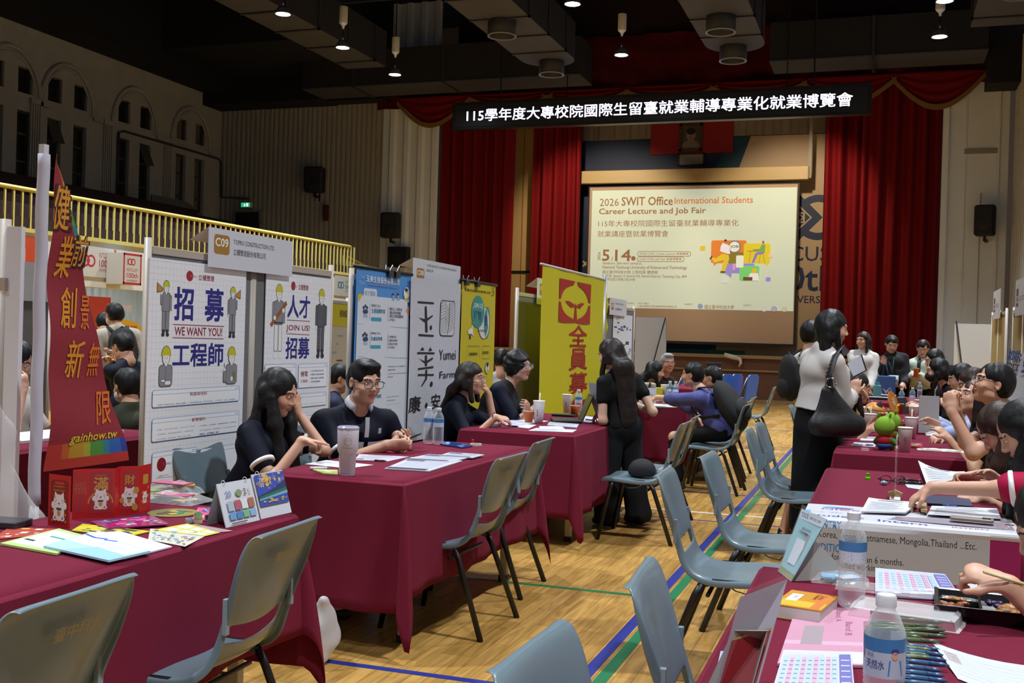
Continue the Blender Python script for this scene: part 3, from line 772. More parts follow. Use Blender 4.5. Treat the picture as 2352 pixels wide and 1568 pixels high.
duct('dark air duct along the right wall', 1.35, 2.45, -4, 21.5, z0=7.4)
vent(-7.15, 19.4, 'round ceiling vent under the middle duct, farther from its rounded end'); vent(-7.1, 22.5, 'round ceiling vent at the rounded end of the middle duct')
vent(-3.05, 20.1, 'round ceiling vent on the second duct from the right, farther from its end'); vent(-3.1, 22.2, 'round ceiling vent at the rounded end above the sign centre')
vent(1.9, 18.8, 'round ceiling vent on the duct by the right wall', 7.4)
# cross duct in front of the stage
t = thing('air_duct', 'wide dark cross duct spanning the hall in front of the stage valance', 'duct', (-5, 24.42, 7.7))
MB().box(-9.5, -2.0, -.0, 1.1, 0, .9, DK).obj('duct_body', t); MB().box(2.4, 6.9, -.0, 1.1, 0.05, .9, DK).obj('duct_body', t)
MB().box(-9.5, -2.0, -.02, 1.12, -.03, 0, DUCT).obj('bottom_panel', t); MB().box(2.4, 6.9, -.02, 1.12, .02, .05, DUCT).obj('bottom_panel', t)
for x in (-8, -5.5, 4.6): MB().box(x - .03, x + .03, -.06, 1.16, -.06, .9, C('2a2a2e')).obj('joint_flange', t)
mb = MB(); mb.box(-18.4, -14.6, 25.6, 26.5, 7.7, 10.4, BLACKC); mb.box(-14.6, -12.9, 25.9, 26.4, 7.7, 10.4, BLACKC); mb.box(-18.4, -17.4, 4, 26.6, 8.05, 10.4, BLACKC); mb.box(-18.4, -13.3, 22.5, 26.6, 8.4, 10.4, BLACKC)
tag(mb.obj('ceiling_soffit'), kind='structure')
mb = MB(); mb.box(2.0, 3.3, 25.6, 26.5, 7.3, 8.6, BLACKC); mb.box(-11, 3.3, 26.5, 27.2, 8.3, 10.4, C('23090c', .9)); tag(mb.obj('ceiling_soffit.001'), kind='structure')
for i, (y, z) in enumerate(((8, 9.0), (13, 9.0), (18, 9.0), (22.6, 9.2))):
 mb = MB(); 
 for zz in (0, .7): mb.box(-18, 3.2, y - .05, y + .05, z + zz, z + zz + .08, C('3a3b3f', .7))
 for k in range(21):
  x = -18 + k; mb.tube([(x, y, z + (.04 if k % 2 else .74)), (x + 1, y, z + (.74 if k % 2 else .04))], .025, C('3a3b3f', .7), 5)
 tag(mb.obj('beam_%d' % (i + 1)), kind='structure')
# lamps
EM = M('lamp_led', 'eef2ff', .5, emit=60)
def lamp(x, y, label, first=[None]):
 if first[0] is None:
  t = thing('ceiling_lamp', label, 'lamp', (x, y, LAMP_Z), 0, 'hanging high bay lamps')
  MB().tube([(0, 0, 1.9), (0, 0, .72)], .012, BLK, 6).obj('cord', t); MB().lathe([(.02, .74), (.085, .72), (.085, .4), (.07, .38), (.03, .34), (.02, .28)], C('b9b9b4', .5), n=20, cap0=True).obj('ballast', t, 2)
  MB().tube([(0, 0, .24), (0, 0, .0)], .012, BLK, 6).obj('hook', t, True)
  MB().lathe([(.03, .06), (.08, .04), (.13, -.04), (.145, -.1), (.135, -.1), (.12, -.06)], C('55565a', .5), n=24).obj('reflector', t, 2)
  MB().lathe([(.001, -.085), (.07, -.085), (.12, -.08)], EM, n=24).obj('light_disc', t); first[0] = t
 else: t = copy_tree(first[0]); t.location = (x, y, LAMP_Z); t['label'] = label
NM = ['lit lamp nearest the top left, beside the long left duct', 'lit lamp hanging over the left gallery, middle of its row of three', 'lit lamp hanging closest to the left end of the red valance', 'lit lamp at the top edge between the middle ducts', 'lit lamp hanging just above the stage sign centre', 'lit lamp hanging above the right end of the stage sign', 'lit lamp at the top edge on the right side']
for (x, y), n in zip(LAMPS, NM): lamp(x, y, n)
for i, (x, y) in enumerate(LAMPS_NEAR): lamp(x, y, 'lit lamp hanging over the booths, %s of the %s row' % (('far', 'near', 'far', 'middle', 'near', 'far', 'third', 'second', 'nearest', 'hindmost')[i], ('left', 'left', 'centre', 'centre', 'centre', 'right', 'right', 'right', 'right', 'centre')[i]))

# ------------------------------------------------------------------ stage
STW = M('stage_wood', '6b4530', .5, var=.18, vscale=4); STT = M('stage_trim_wood', '9a7c5c', .5)
mb = MB(); mb.box(-11.5, 1.15, 26.7, 31, 0, 1.1, STW); tag(mb.obj('floor_stage'), kind='structure')
mb = MB(); mb.box(-11.5, 1.15, 26.64, 26.7, .72, .76, STT); mb.box(-11.5, 1.15, 26.6, 26.7, 1.04, 1.12, STT); mb.box(-11.5, 1.15, 26.62, 26.7, 0, .04, STT); tag(mb.obj('trim_50'), kind='structure')
mb = MB(); mb.box(1.2, 2.7, 26.3, 26.5, 0, 1.05, STW); tag(mb.obj('trim_51'), kind='structure')
YB = 28.9; o0_z = at(1600, 318, y=28.9).z + .02
def yb(px, py): return at(px, py, y=YB)
mb = MB(); mb.box(-14, 4, YB, YB + .1, 0, 10.4, BEIGE); tag(mb.obj('wall_stage'), kind='structure')
ribbed('wall_stage_ribs', (-11, YB - .03), (2, YB - .03), o0_z, 8.4, .45, .05, M('stage_ribs', '8a7f74', .7))
# printed backdrop behind the screen
bd = Art(.002); NAVY = C('15294d', .6); TEAL = C('19605f', .6); o0 = yb(1330, 830)
def bp(px, py): p = yb(px, py); return (p.x - o0.x, p.z - o0.z)
x0, z0 = 0, 0; xr = bp(1892, 500)[0]; zt = bp(1600, 318)[1]
bd.rect(-.1, 0, xr + 1.6, zt, C('b99f80', .6)); a = bp(1725, 330); b = bp(1680, 420)
bd.poly([(-.1, 0), (-.1, zt), (a[0], zt), (b[0], b[1] - .2), (b[0] - .3, 0)], NAVY); bd.poly([(a[0] - .5, zt), (a[0], zt), (b[0], b[1] - .2), (b[0] - .75, b[1] - .2)], C('123f52', .6))
c = bp(1530, 812); bd.rect(c[0], 0, bp(1700, 812)[0], .45, TEAL); bd.rect(bp(1630, 812)[0], 0, bp(1712, 812)[0], .45, C('2b7a57', .6))
cc = bp(1879, 500); rr_ = abs(bp(1879, 448)[1] - cc[1]); bd.ring(cc[0], cc[1], rr_ * .68, rr_, NAVY, 48)
bd.poly([(cc[0] - 1, cc[1] + .75), (cc[0] - .62, cc[1] + .75), (cc[0] + .12, cc[1]), (cc[0] - .62, cc[1] - .75), (cc[0] - 1, cc[1] - .75)], NAVY)
for q in (.12, .3): bd.line([(cc[0] - .75, cc[1] + .75 - q * 1.6), (cc[0] - .05 - q, cc[1]), (cc[0] - .75, cc[1] - .75 + q * 1.6)], .05, C('b99f80', .6))
bd.line([(cc[0] - .5, cc[1] + .12), (cc[0] - .35, cc[1] + .12), (cc[0] - .35, cc[1] - .12), (cc[0] - .55, cc[1] - .12)], .05, C('b99f80', .6))
w1 = bp(1852, 600); bd.text('NTCUST', bp(1905, 600)[0] + .32, w1[1], .38, NAVY, anchor='r', bold=.012)
bd.text('100th', bp(1905, 668)[0] + .12, bp(1852, 668)[1], .66, NAVY, anchor='r', bold=.03); bd.text('ANNIVERSARY', bp(1890, 696)[0] + .45, bp(1852, 696)[1], .19, NAVY, anchor='r', bold=.01)
bd.line([(.05, bp(1340, 612)[1]), (.3, bp(1340, 612)[1] + .25)], .05, C('c9b79a')); bd.line([(.05, bp(1340, 600)[1]), (.3, bp(1340, 612)[1] - .1)], .05, C('c9b79a'))
mb = MB(); bd.put(mb, o0 + Vector((0, -.08, 0)), (1, 0, 0), (0, 0, 1)); mb.box(o0.x - .1, o0.x + xr + 1.6, YB - .08, YB - .02, o0.z, o0.z + zt, NAVY)
tag(mb.obj('printed_backdrop'), 'navy and beige printed anniversary backdrop on the stage wall behind the screen', 'backdrop', kind='thing')
# flag and portrait
p = yb(1498, 280); q = yb(1685, 352); mb = MB(); z_ = YB - .14
mb.box(p.x, q.x, z_, z_ + .03, q.z, p.z + .35, C('8f1a20', .8)); mb.box(p.x, p.x + .72, z_ - .01, z_, p.z - .1, p.z + .35, C('16264f', .8))
tag(mb.obj('hanging_flag'), 'red and blue flag hanging flat behind the framed portrait above the screen', 'flag')
a = yb(1564, 287); b = yb(1615, 349); w_, h_ = b.x - a.x, a.z - b.z; t = thing('portrait', 'gilt framed grey portrait of a man hung over the red flag', 'picture', (a.x, YB - .16, b.z))
mb = MB(); F_ = C('4a3320', .5)
for q in ((0, w_, 0, .07), (0, w_, h_ - .07, h_), (0, .07, 0, h_), (w_ - .07, w_, 0, h_)): mb.box(q[0], q[1], -.05, 0, q[2], q[3], F_)
mb.obj('frame', t); A = Art(.002); A.rect(.05, .05, w_ - .05, h_ - .05, C('4a4340', .8)); A.ell(w_ / 2, h_ * .2, w_ * .38, h_ * .2, C('77706a', .8)); A.ell(w_ / 2, h_ * .58, w_ * .2, h_ * .22, C('8a7468', .8)); A.ell(w_ / 2, h_ * .72, w_ * .2, h_ * .12, C('1f1a18', .8)); A.rect(w_ * .05 + .02, .05, w_ * .95 - .02, h_ * .1, C('77706a', .8))
A.rect(w_ / 2 - .02, h_ * .47, w_ / 2 + .02, h_ * .58, C('7a6055', .8)); A.rect(w_ * .42, h_ * .44, w_ * .58, h_ * .455, C('5a3f38', .8)); A.rect(w_ * .38, h_ * .6, w_ * .46, h_ * .615, INK); A.rect(w_ * .54, h_ * .6, w_ * .62, h_ * .615, INK)
mb = MB(); A.put(mb, (0, -.01, 0), (1, 0, 0), (0, 0, 1)); mb.obj('painting', t)
a = yb(1560, 355); b = yb(1620, 382); w_, h_ = b.x - a.x, a.z - b.z; t = thing('framed_document', 'small framed white document hung below the portrait', 'picture', (a.x, YB - .16, b.z)); mb = MB()
for q in ((0, w_, 0, .04), (0, w_, h_ - .04, h_), (0, .04, 0, h_), (w_ - .04, w_, 0, h_)): mb.box(q[0], q[1], -.04, 0, q[2], q[3], F_)
mb.obj('frame', t); A = Art(.002); A.rect(.03, .03, w_ - .03, h_ - .03, C('a29a90', .6)); [A.rect(.1, .1 + .05 * k, w_ - .1, .11 + .05 * k, C('70685f')) for k in range(3)]; mb = MB(); A.put(mb, (0, -.01, 0), (1, 0, 0), (0, 0, 1)); mb.obj('document_sheet', t)
for x in (-7.3, -2.2):
 t = thing('stage_spotlight', 'small stage spotlight behind the %s half of the hanging sign' % ('left' if x < -5 else 'right'), 'spotlight', (x, 24.42, 6.95)); MB().lathe([(.001, -.12), (.08, -.12), (.1, .1), (.09, .1)], BLK, Tm(rx=R(54)), n=16).obj('lamp_housing', t); MB().tube([(0, 0, .1), (0, 0, 3.45)], .015, BLK, 6).obj('hanger', t)
# curtains
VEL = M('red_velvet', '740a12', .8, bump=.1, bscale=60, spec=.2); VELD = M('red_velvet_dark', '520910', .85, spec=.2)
def curtain(label, x0, x1, y, z0, z1, amp=.12, pitch=.32, seed=1, mat=VEL, pinch=0):
 rg = random.Random(seed); n = int((x1 - x0) / .035); nz = 14; vs = []; ph = [rg.random() * 6 for _ in range(4)]
 for j in range(nz + 1):
  v = j / nz
  for i in range(n + 1):
   u = i / n; x = x0 + (x1 - x0) * u; w = pinch * (1 - v) * (u - .0)
   a = amp * (.7 + .3 * v); d = math.sin(x * 6.28 / pitch + ph[0] + .8 * math.sin(x * 3 + ph[1]) + .25 * math.sin(v * 5 + x * 2)) * a + math.sin(x * 6.28 / (pitch * 2.7) + ph[2] + v) * a * .6
   vs.append((x - w * (x1 - x0), y + d, z0 + (z1 - z0) * v))
 fs = [(j * (n + 1) + i, j * (n + 1) + i + 1, (j + 1) * (n + 1) + i + 1, (j + 1) * (n + 1) + i) for j in range(nz) for i in range(n)]
 o = MB().add(vs, fs, mat).obj('stage_curtain', smooth=True); md = o.modifiers.new('thick', 'SOLIDIFY'); md.thickness = .02
 return tag(o, label, 'curtain')
def cx(px, y=27.0): return at(px, 500, y=y).x
curtain('dark red velvet outer curtain at the left edge of the stage', -11.55, cx(1175), 27.0, .9, 8.4, seed=2, pinch=.0)
curtain('narrow dark red inner curtain left of the projection screen', cx(1222, 27.9), cx(1333, 27.9), 27.9, .9, 8.3, seed=5)
curtain('dark red inner curtain just right of the projection screen', cx(1890, 27.9), cx(2010, 27.9) , 27.9, .9, 8.3, seed=8)
curtain('wide red velvet outer curtain at the right edge of the stage', cx(1975), 1.2, 27.0, .9, 8.4, seed=11)
mb = MB(); pA = at(1172, 500, y=28.4); pB = at(1228, 500, y=28.4); mb.box(pA.x, pB.x, 28.4, 28.46, 1.0, 8.2, M('cream_panel', 'c7a46c', .7)); mb.box((pA.x + pB.x) / 2 - .01, (pA.x + pB.x) / 2 + .01, 28.38, 28.4, 1, 8.2, C('8f7347')); mb.box(pA.x, pB.x, 28.36, 28.4, 3.2, 3.26, BLK); tag(mb.obj('wall_stage_panel'), kind='structure')
# valance with swags and gold fringe
def valance():
 t = thing('valance', 'dark red swagged stage valance with gold fringe along its scallops', 'curtain', (-5.2, 26.35, 7.4)); mb = MB()
 x = -8.0; mb = MB()
 vs = []; n = 240; nz = 8
 for j in range(nz + 1):
  for i in range(n + 1):
   X = -8.1 + 15.5 * i / n; v = j / nz
   d = .05 * math.sin(X * 9 + v * 3) + .04 * math.sin(v * 14 + math.cos(X * 1.4) * 2)
   vs.append((X, d, .1 + v * 1.6 ))
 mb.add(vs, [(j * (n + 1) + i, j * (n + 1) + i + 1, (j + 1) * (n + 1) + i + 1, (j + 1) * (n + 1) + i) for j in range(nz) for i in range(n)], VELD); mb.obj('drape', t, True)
 k = 0
 sw = [(-7.4, -5.3, .55), (-5.3, -3.0, .2), (-3.3, -1.0, .2), (-1.1, 1.2, .2), (1.0, 3.3, .25), (3.2, 5.3, .45), (5.2, 7.2, .6)]
 for x0, x1, dp in sw:
  mb = MB(); n = 26; nz = 9; vs = []
  for j in range(nz + 1):
   v = j / nz
   for i in range(n + 1):
    u = i / n; c = math.sin(math.pi * u) ; X = x0 + (x1 - x0) * u
    vs.append((X, -.12 - .06 * math.sin(v * 9.5 * 2) * c - .1 * c, .35 - (dp + .12) * c * v - .06 * v + .0))
  fs = [(j * (n + 1) + i, j * (n + 1) + i + 1, (j + 1) * (n + 1) + i + 1, (j + 1) * (n + 1) + i) for j in range(nz) for i in range(n)]
  o = mb.add(vs, fs, VEL).obj('swag', t, True)
  mb = MB(); vs = []
  for j in (0, 1):
   for i in range(n + 1):
    u = i / n; c = math.sin(math.pi * u); vs.append((x0 + (x1 - x0) * u, -.2 - .1 * c, .35 - (dp + .12) * c - .06 - (.0 if j == 0 else .13)))
  mb.add(vs, [(i, i + 1, i + n + 2, i + n + 1) for i in range(n)], M('gold_fringe', '7d5a2e', .7)); mb.obj('fringe', o)
valance()
# projection screen
ys = 28.2
def sp(px, py): return at(px, py, y=ys)
tl = sp(1352, 430); br = sp(1829, 716); bot = sp(1829, 797).z; xl = sp(1347, 600).x; xr = sp(1832, 600).x; zt = sp(1590, 424).z
scr = thing('projection_screen', 'large lit projection screen with the job fair title slide on the stage', 'screen', (xl, ys, bot)); W_ = xr - xl; H_ = zt - bot
MB().box(0, W_, 0, .02, 0, H_, C('101012', .6)).obj('black_border', scr)
MB().box(.04, W_ - .05, -.005, 0, .07, H_ - .03, M('screen_fabric', 'b8a08c', .7)).obj('fabric', scr)
mb = MB(); mb.rbox(-.25, W_ + .22, -.18, .05, 0, .34, .03, M('screen_case', 'b39b6b', .5), Tm((0, 0, H_ + .06))); mb.obj('roller_case', scr)
mb = MB(); mb.box(-.3, -.22, -.1, .0, H_ + .1, H_ + 2.2, C('8a8478')); mb.box(W_ + .2, W_ + .28, -.1, 0, H_ + .1, H_ + 2.3, C('8a8478')); mb.obj('bracket', scr)
E_ = lambda h, e=1.0: M('projected_%s' % h, h, .9, emit=e)
A = Art(.0015); sl = sp(1353, 441); sb = sp(1827, 716); X0 = .11; X1 = W_ - .07; Z1 = sp(1590, 434).z - bot; Z0 = sp(1590, 710).z - bot; SW, SH = X1 - X0, Z1 - Z0
def su(fx): return X0 + (fx - 58) / (2213 - 58) * SW
def sv(fy): return Z1 - (fy - 172) / (1405 - 172) * SH
A.rect(X0, Z0, X1, Z1, E_('bfcab8', .52)); BR = E_('8a6345', .5); OR = E_('b8703c', .55)
def st(body, x0, yb_, x1, h, mat=BR, bold=0.0, rot=0): A.text(body, su(x0), sv(yb_), h / 1233 * SH, mat, w=(x1 - x0) / 2155 * SW if rot == 0 else None, bold=bold, rot=rot)
st('2026', 145, 336, 355, 78); st('SWIT Office', 388, 334, 940, 88, bold=.028); st('International Students', 960, 322, 1775, 66, OR, .02)
st('Career Lecture and Job Fair', 140, 440, 1292, 78, bold=.026); st('115年大專校院國際生留臺就業輔導專業化', 135, 555, 1638, 68, bold=.004); st('就業講座暨就業博覽會', 132, 662, 905, 66, bold=.004)
st('2026', 170, 905, 0, 30, bold=.02, rot=90); st('5', 192, 912, 268, 115, bold=.04); st('/', 290, 915, 312, 45); st('14', 335, 912, 505, 115, bold=.04); A.ell(su(534), sv(886), .06, .06, BR); 
for y, b_, x1 in ((838, '09:30-12:00 | Career Lecture 就業講座', 1150), (893, '12:00-17:00 | Job Fair 就業博覽會', 1080)):
 A.rrect(su(575), sv(y + 26), su(x1), sv(y - 26), .055, BR); A.rrect(su(580), sv(y + 21), su(x1 - 5), sv(y - 21), .045, E_('bfcab8', .52)); st(b_, 600, y + 14, x1 - 25, 28, bold=.015)
st('Stadium, San-min campus,', 200, 958, 632, 36); st('National Taichung University of Science and Technology', 198, 1003, 1112, 40, bold=.006); st('國立臺中科技大學 三民校區 體育館', 200, 1046, 802, 34)
st('No.129, Section 3, Sanmin Rd, North District, Taichung City, 404', 198, 1092, 1112, 36); st('臺中市北區三民路三段129號', 200, 1122, 560, 30)
for x, b_ in ((480, '主辦單位'), (598, 'SWIT Office'), (1098, '承辦單位'), (1710, '協辦單位')): st(b_, x, 1362, x + len(b_) * (20 if b_[0] > 'z' else 11), 16)
st('大專校院國際生留臺就業輔導專業化專案辦公室', 598, 1392, 1015, 20); st('國立臺中科技大學', 1312, 1398, 1615, 42); A.ring(su(1266), sv(1374), .05, .065, E_('6a6aa8', .5)); A.ring(su(1266), sv(1374), .015, .035, E_('6a6aa8', .5))
for x, c_ in ((1922, 'c9b8c4'), (2022, '8f86b4'), (2125, 'b8ad8a')): A.ring(su(x), sv(1388), .045, .07, E_(c_, .55)); A.ell(su(x), sv(1388), .025, .025, E_(c_, .5))
def sr(x0, y0, x1, y1, c_, r=.05): A.rrect(su(x0), sv(y1), su(x1), sv(y0), r, E_(c_, .6))
sr(1362, 700, 1725, 930, 'c8742f'); A.poly([(su(1390), sv(925)), (su(1440), sv(925)), (su(1392), sv(958))], E_('c8742f', .6)); sr(1535, 820, 1700, 935, '7a6d2c'); sr(1510, 935, 1812, 1032, '8a7fc4'); A.poly([(su(1510), sv(1030)), (su(1580), sv(1030)), (su(1580), sv(1078))], E_('8a7fc4', .6))
sr(1697, 730, 1968, 930, 'c9b62e'); A.poly([(su(1900), sv(925)), (su(1950), sv(925)), (su(1940), sv(955))], E_('c9b62e', .6)); sr(1660, 957, 1862, 1108, '6fbf6a'); sr(1622, 852, 1700, 975, 'd2d6c8', .03)
A.ell(su(1602), sv(765), .165, .165, E_('6b6b74', .6)); A.ell(su(1602), sv(765), .135, .135, E_('d0d4c8', .6)); st('JOB!', 1560, 782, 1652, 32, E_('3a3a44', .5), .03)
A.poly([(su(1480), sv(725)), (su(1545), sv(750)), (su(1560), sv(835)), (su(1545), sv(840)), (su(1455), sv(810)), (su(1460), sv(760))], E_('d0d0d8', .6)); A.ell(su(1508), sv(712), .035, .045, E_('a8694a', .6)); A.ell(su(1508), sv(700), .035, .025, E_('3a2e30', .5))
A.poly([(su(1480), sv(835)), (su(1545), sv(850)), (su(1552), sv(890)), (su(1510), sv(1015)), (su(1470), sv(1015)), (su(1495), sv(900)), (su(1400), sv(925)), (su(1365), sv(880)), (su(1380), sv(870)), (su(1410), sv(885))], E_('c9b02e', .6))
A.poly([(su(1345), sv(890)), (su(1370), sv(855)), (su(1380), sv(870)), (su(1360), sv(895))], E_('4a3f44', .5)); A.rect(su(1465), sv(1030), su(1515), sv(1013), E_('5a4038', .5))
A.ell(su(1893), sv(720), .03, .04, E_('9a5a4a', .6)); A.poly([(su(1880), sv(740)), (su(1915), sv(745)), (su(1912), sv(820)), (su(1850), sv(815)), (su(1790), sv(800)), (su(1790), sv(790)), (su(1860), sv(785))], E_('6f9a55', .6)); A.poly([(su(1835), sv(818)), (su(1910), sv(820)), (su(1895), sv(838)), (su(1840), sv(845)), (su(1805), sv(928)), (su(1782), sv(928)), (su(1815), sv(835))], E_('7a72b8', .6))
A.line([(su(1735), sv(808)), (su(1845), sv(808))], .012, E_('6a5a34', .5)); A.line([(su(1770), sv(808)), (su(1755), sv(928))], .008, E_('6a5a34', .5)); A.line([(su(1870), sv(840)), (su(1858), sv(928))], .008, E_('6a5a34', .5)); A.line([(su(1900), sv(840)), (su(1912), sv(928))], .008, E_('6a5a34', .5))
A.ell(su(1810), sv(1005), .06, .07, E_('c9b02e', .6)); A.poly([(su(1770), sv(1030)), (su(1850), sv(1030)), (su(1862), sv(1105)), (su(1740), sv(1105))], E_('dcd0d4', .6)); A.rect(su(1700), sv(1105), su(1795), sv(1070), E_('6a4a3c', .5)); A.rect(su(1590), sv(1000), su(1615), sv(935), E_('cc8fb0', .6))
sr(1248, 755, 1300, 800, 'c9a92e', .02); sr(1930, 1070, 1978, 1110, '8a7fd0', .02); sr(1480, 1088, 1555, 1130, 'c0c6c4', .02); sr(1950, 838, 1995, 870, 'd0b39a', .01)
mb = MB(); A.put(mb, (0, -.006, 0), (1, 0, 0), (0, 0, 1)); mb.obj('projected_slide', scr)
# paper roll at the stage edge
mb = MB(); p = at(1675, 822, y=26.58); T = Tm(p) 
mb.tube([(-.12, 0, .07), (.2, -.02, -.0)], .06, C('d6cbbb'), 10, T=T); mb.tube([(.2, -.02, .0), (.27, -.03, -.03), (.29, -.03, -.12), (.24, -.02, -.2)], [.06, .05, .04, .03], C('d6cbbb'), 10, T=T, flat=.9)
tag(mb.obj('paper_roll', smooth=True), 'white paper roll curling over the wooden stage edge', 'paper roll')
# LED sign
a = at(1040, 236, y=24); b = at(1040, 296, y=24); c = at(2003, 190, y=24); d = at(2003, 263, y=24)
zb = (b.z + d.z) / 2; zt2 = (a.z + c.z) / 2; W_ = c.x - a.x; led = thing('led_sign', 'long black hanging led sign with white scrolling Chinese characters above the stage', 'sign', (a.x, 24, zb)); H_ = zt2 - zb
MB().box(0, W_, 0, .22, 0, H_, C('17191d', .4)).obj('housing', led)
MB().box(.08, W_ - .08, -.012, 0, .07, H_ - .07, C('24272d', .35)).obj('display_face', led)
mb = MB(); mb.tube([(1.2, .1, H_), (1.2, .1, H_ + 3.5)], .02, BLK, 6); mb.tube([(W_ - 1.2, .1, H_), (W_ - 1.2, .1, H_ + 3.5)], .02, BLK, 6); mb.obj('hanger', led)
A = Art(.002); LE = M('led_white', 'e2e2ff', .5, emit=3.2); 
A.text('115學年度大專校院國際生留臺就業輔導專業化就業博覽會', W_ * (1073 - 1040) / 963 + .05, H_ * .27, H_ * .45, LE, w=W_ * (1960 - 1073) / 963, bold=.016)
mb = MB(); A.put(mb, (0, -.014, 0), (1, 0, 0), (0, 0, 1)); mb.obj('lit_characters', led)
# wall speakers, scoreboard, exit sign
def speaker(px0, py0, px1, py1, y, label, rz=0, bracket=1):
 a = at(px0, py0, y=y); b = at(px1, py1, y=y); w, h = b.x - a.x, a.z - b.z
 t = thing('wall_speaker', label, 'speaker', ((a.x + b.x) / 2, y, b.z), rz); mb = MB()
 mb.rbox(-w / 2, w / 2, -.18, .2, 0, h, .09, C('131315', .6)); mb.obj('cabinet', t, 2)
 MB().box(-w * .36, w * .36, -.2, -.18, h * .06, h * .9, C('1d1d20', .8)).obj('grille', t)
 mb = MB(); T = Tm((0, -.2, h * .35), rx=R(90)); mb.lathe([(w * .28, 0), (w * .3, .01), (w * .3, .0)], C('2a2a2e', .5), T, n=24); mb.lathe([(.02, .012), (w * .2, .006), (w * .28, 0)], C('0e0e10', .6), T, n=24); mb.obj('woofer', t, True)
 mb = MB(); mb.box(-.03, .03, .0, YF - y, -.12, -.06, BLK); mb.box(-.03, .03, .0, .06, -.12, .02, BLK); mb.box(-.08, .08, YF - y - .03, YF - y, -.2, .02, BLK); mb.obj('bracket', t)
 return t
speaker(703, 385, 742, 441, 26.2, 'black wall speaker highest on the ribbed wall left of the stage', R(15))
speaker(878, 489, 917, 546, 26.1, 'black wall speaker above the dark scoreboard left of the stage', R(12))
speaker(2239, 472, 2286, 541, 26.1, 'black wall speaker on the white wall right of the stage', R(-10))
t = thing('scoreboard', 'small dark digital scoreboard on the wall left of the stage', 'scoreboard', (*at(915, 614, y=26.3)[:2], at(915, 614, y=26.4).z)); MB().rbox(-.3, .3, -.1, .12, 0, .55, .03, C('0f0f10', .5)).obj('case', t)
A = Art(.002); A.text('88', -.18, .12, .22, C('2c2a12', .5), bold=.01); mb = MB(); A.put(mb, (0, -.102, 0), (1, 0, 0), (0, 0, 1)); mb.obj('digits', t)
p = at(561, 470, y=26.3); t = thing('exit_sign', 'small glowing green exit sign on the ribbed wall in the left corner', 'sign', (p.x, 26.4, p.z - .07)); MB().box(-.16, .16, -.04, .1, 0, .15, C('cfd6cf', .5)).obj('case', t)
A = Art(.002); A.rect(-.145, .015, .145, .135, M('exit_green', '2fae7c', .5, emit=1.1)); A.ell(-.03, .1, .014, .014, M('exit_white', 'd8ffe8', .5, emit=1.2)); A.poly([(-.05, .03), (-.01, .03), (0, .09), (-.045, .09)], M('exit_white')); A.rect(.03, .03, .09, .12, M('exit_white')); mb = MB(); A.put(mb, (0, -.042, 0), (1, 0, 0), (0, 0, 1)); mb.obj('lit_panel', t)
mb = MB(); mb.tube([(XW + .05, 22.1, 4.6), (XW + .05, 22.1, 6.25), (XW + .05, 22.3, 6.32), (XW + .05, 26.4, 6.3), (XW + .05, 26.5, 6.2), (XW + .1, 26.5, 5.2), (-17.4, 26.5, 5.15)], .03, C('3c3c3a'), 6); tag(mb.obj('cable_pipe', smooth=True), 'grey cable pipe framing the last windows and dropping to the exit sign', 'pipe')
tag(MB().box(at(590, 482, y=26.5).x, at(603, 482, y=26.5).x, 26.45, 26.6, at(596, 510, y=26.5).z, at(596, 482, y=26.5).z, C('8a8a84')).obj('wall_notice'), 'small pale notice beside the dark doorway under the exit sign', 'notice')
mb = MB(); mb.box(-17.75, -17.0, 26.4, 26.5, 3.0, 4.75, C('1a1617')); tag(mb.obj('door_1'), kind='structure')
p = at(745, 488, y=26.4); tag(MB().box(p.x - .05, p.x + .05, 26.4, 26.55, p.z - .22, p.z + .22, C('5a1a1a')).obj('fire_alarm'), 'narrow dark red alarm box on the ribbed wall below the speaker', 'alarm')
for y in (7, 12, 18):
 t = thing('ceiling_light', 'long white light fitting under the gallery, %s of three' % {7: 'nearest', 12: 'middle', 18: 'farthest'}[y], 'lamp', (-13.6, y, 2.75)); MB().box(-.18, .18, -.62, .62, -.06, 0, C('b8bcbc')).obj('housing', t); MB().box(-.15, .15, -.6, .6, -.07, -.06, M('tube_glow', 'e8f4ff', .5, emit=3)).obj('diffuser', t)

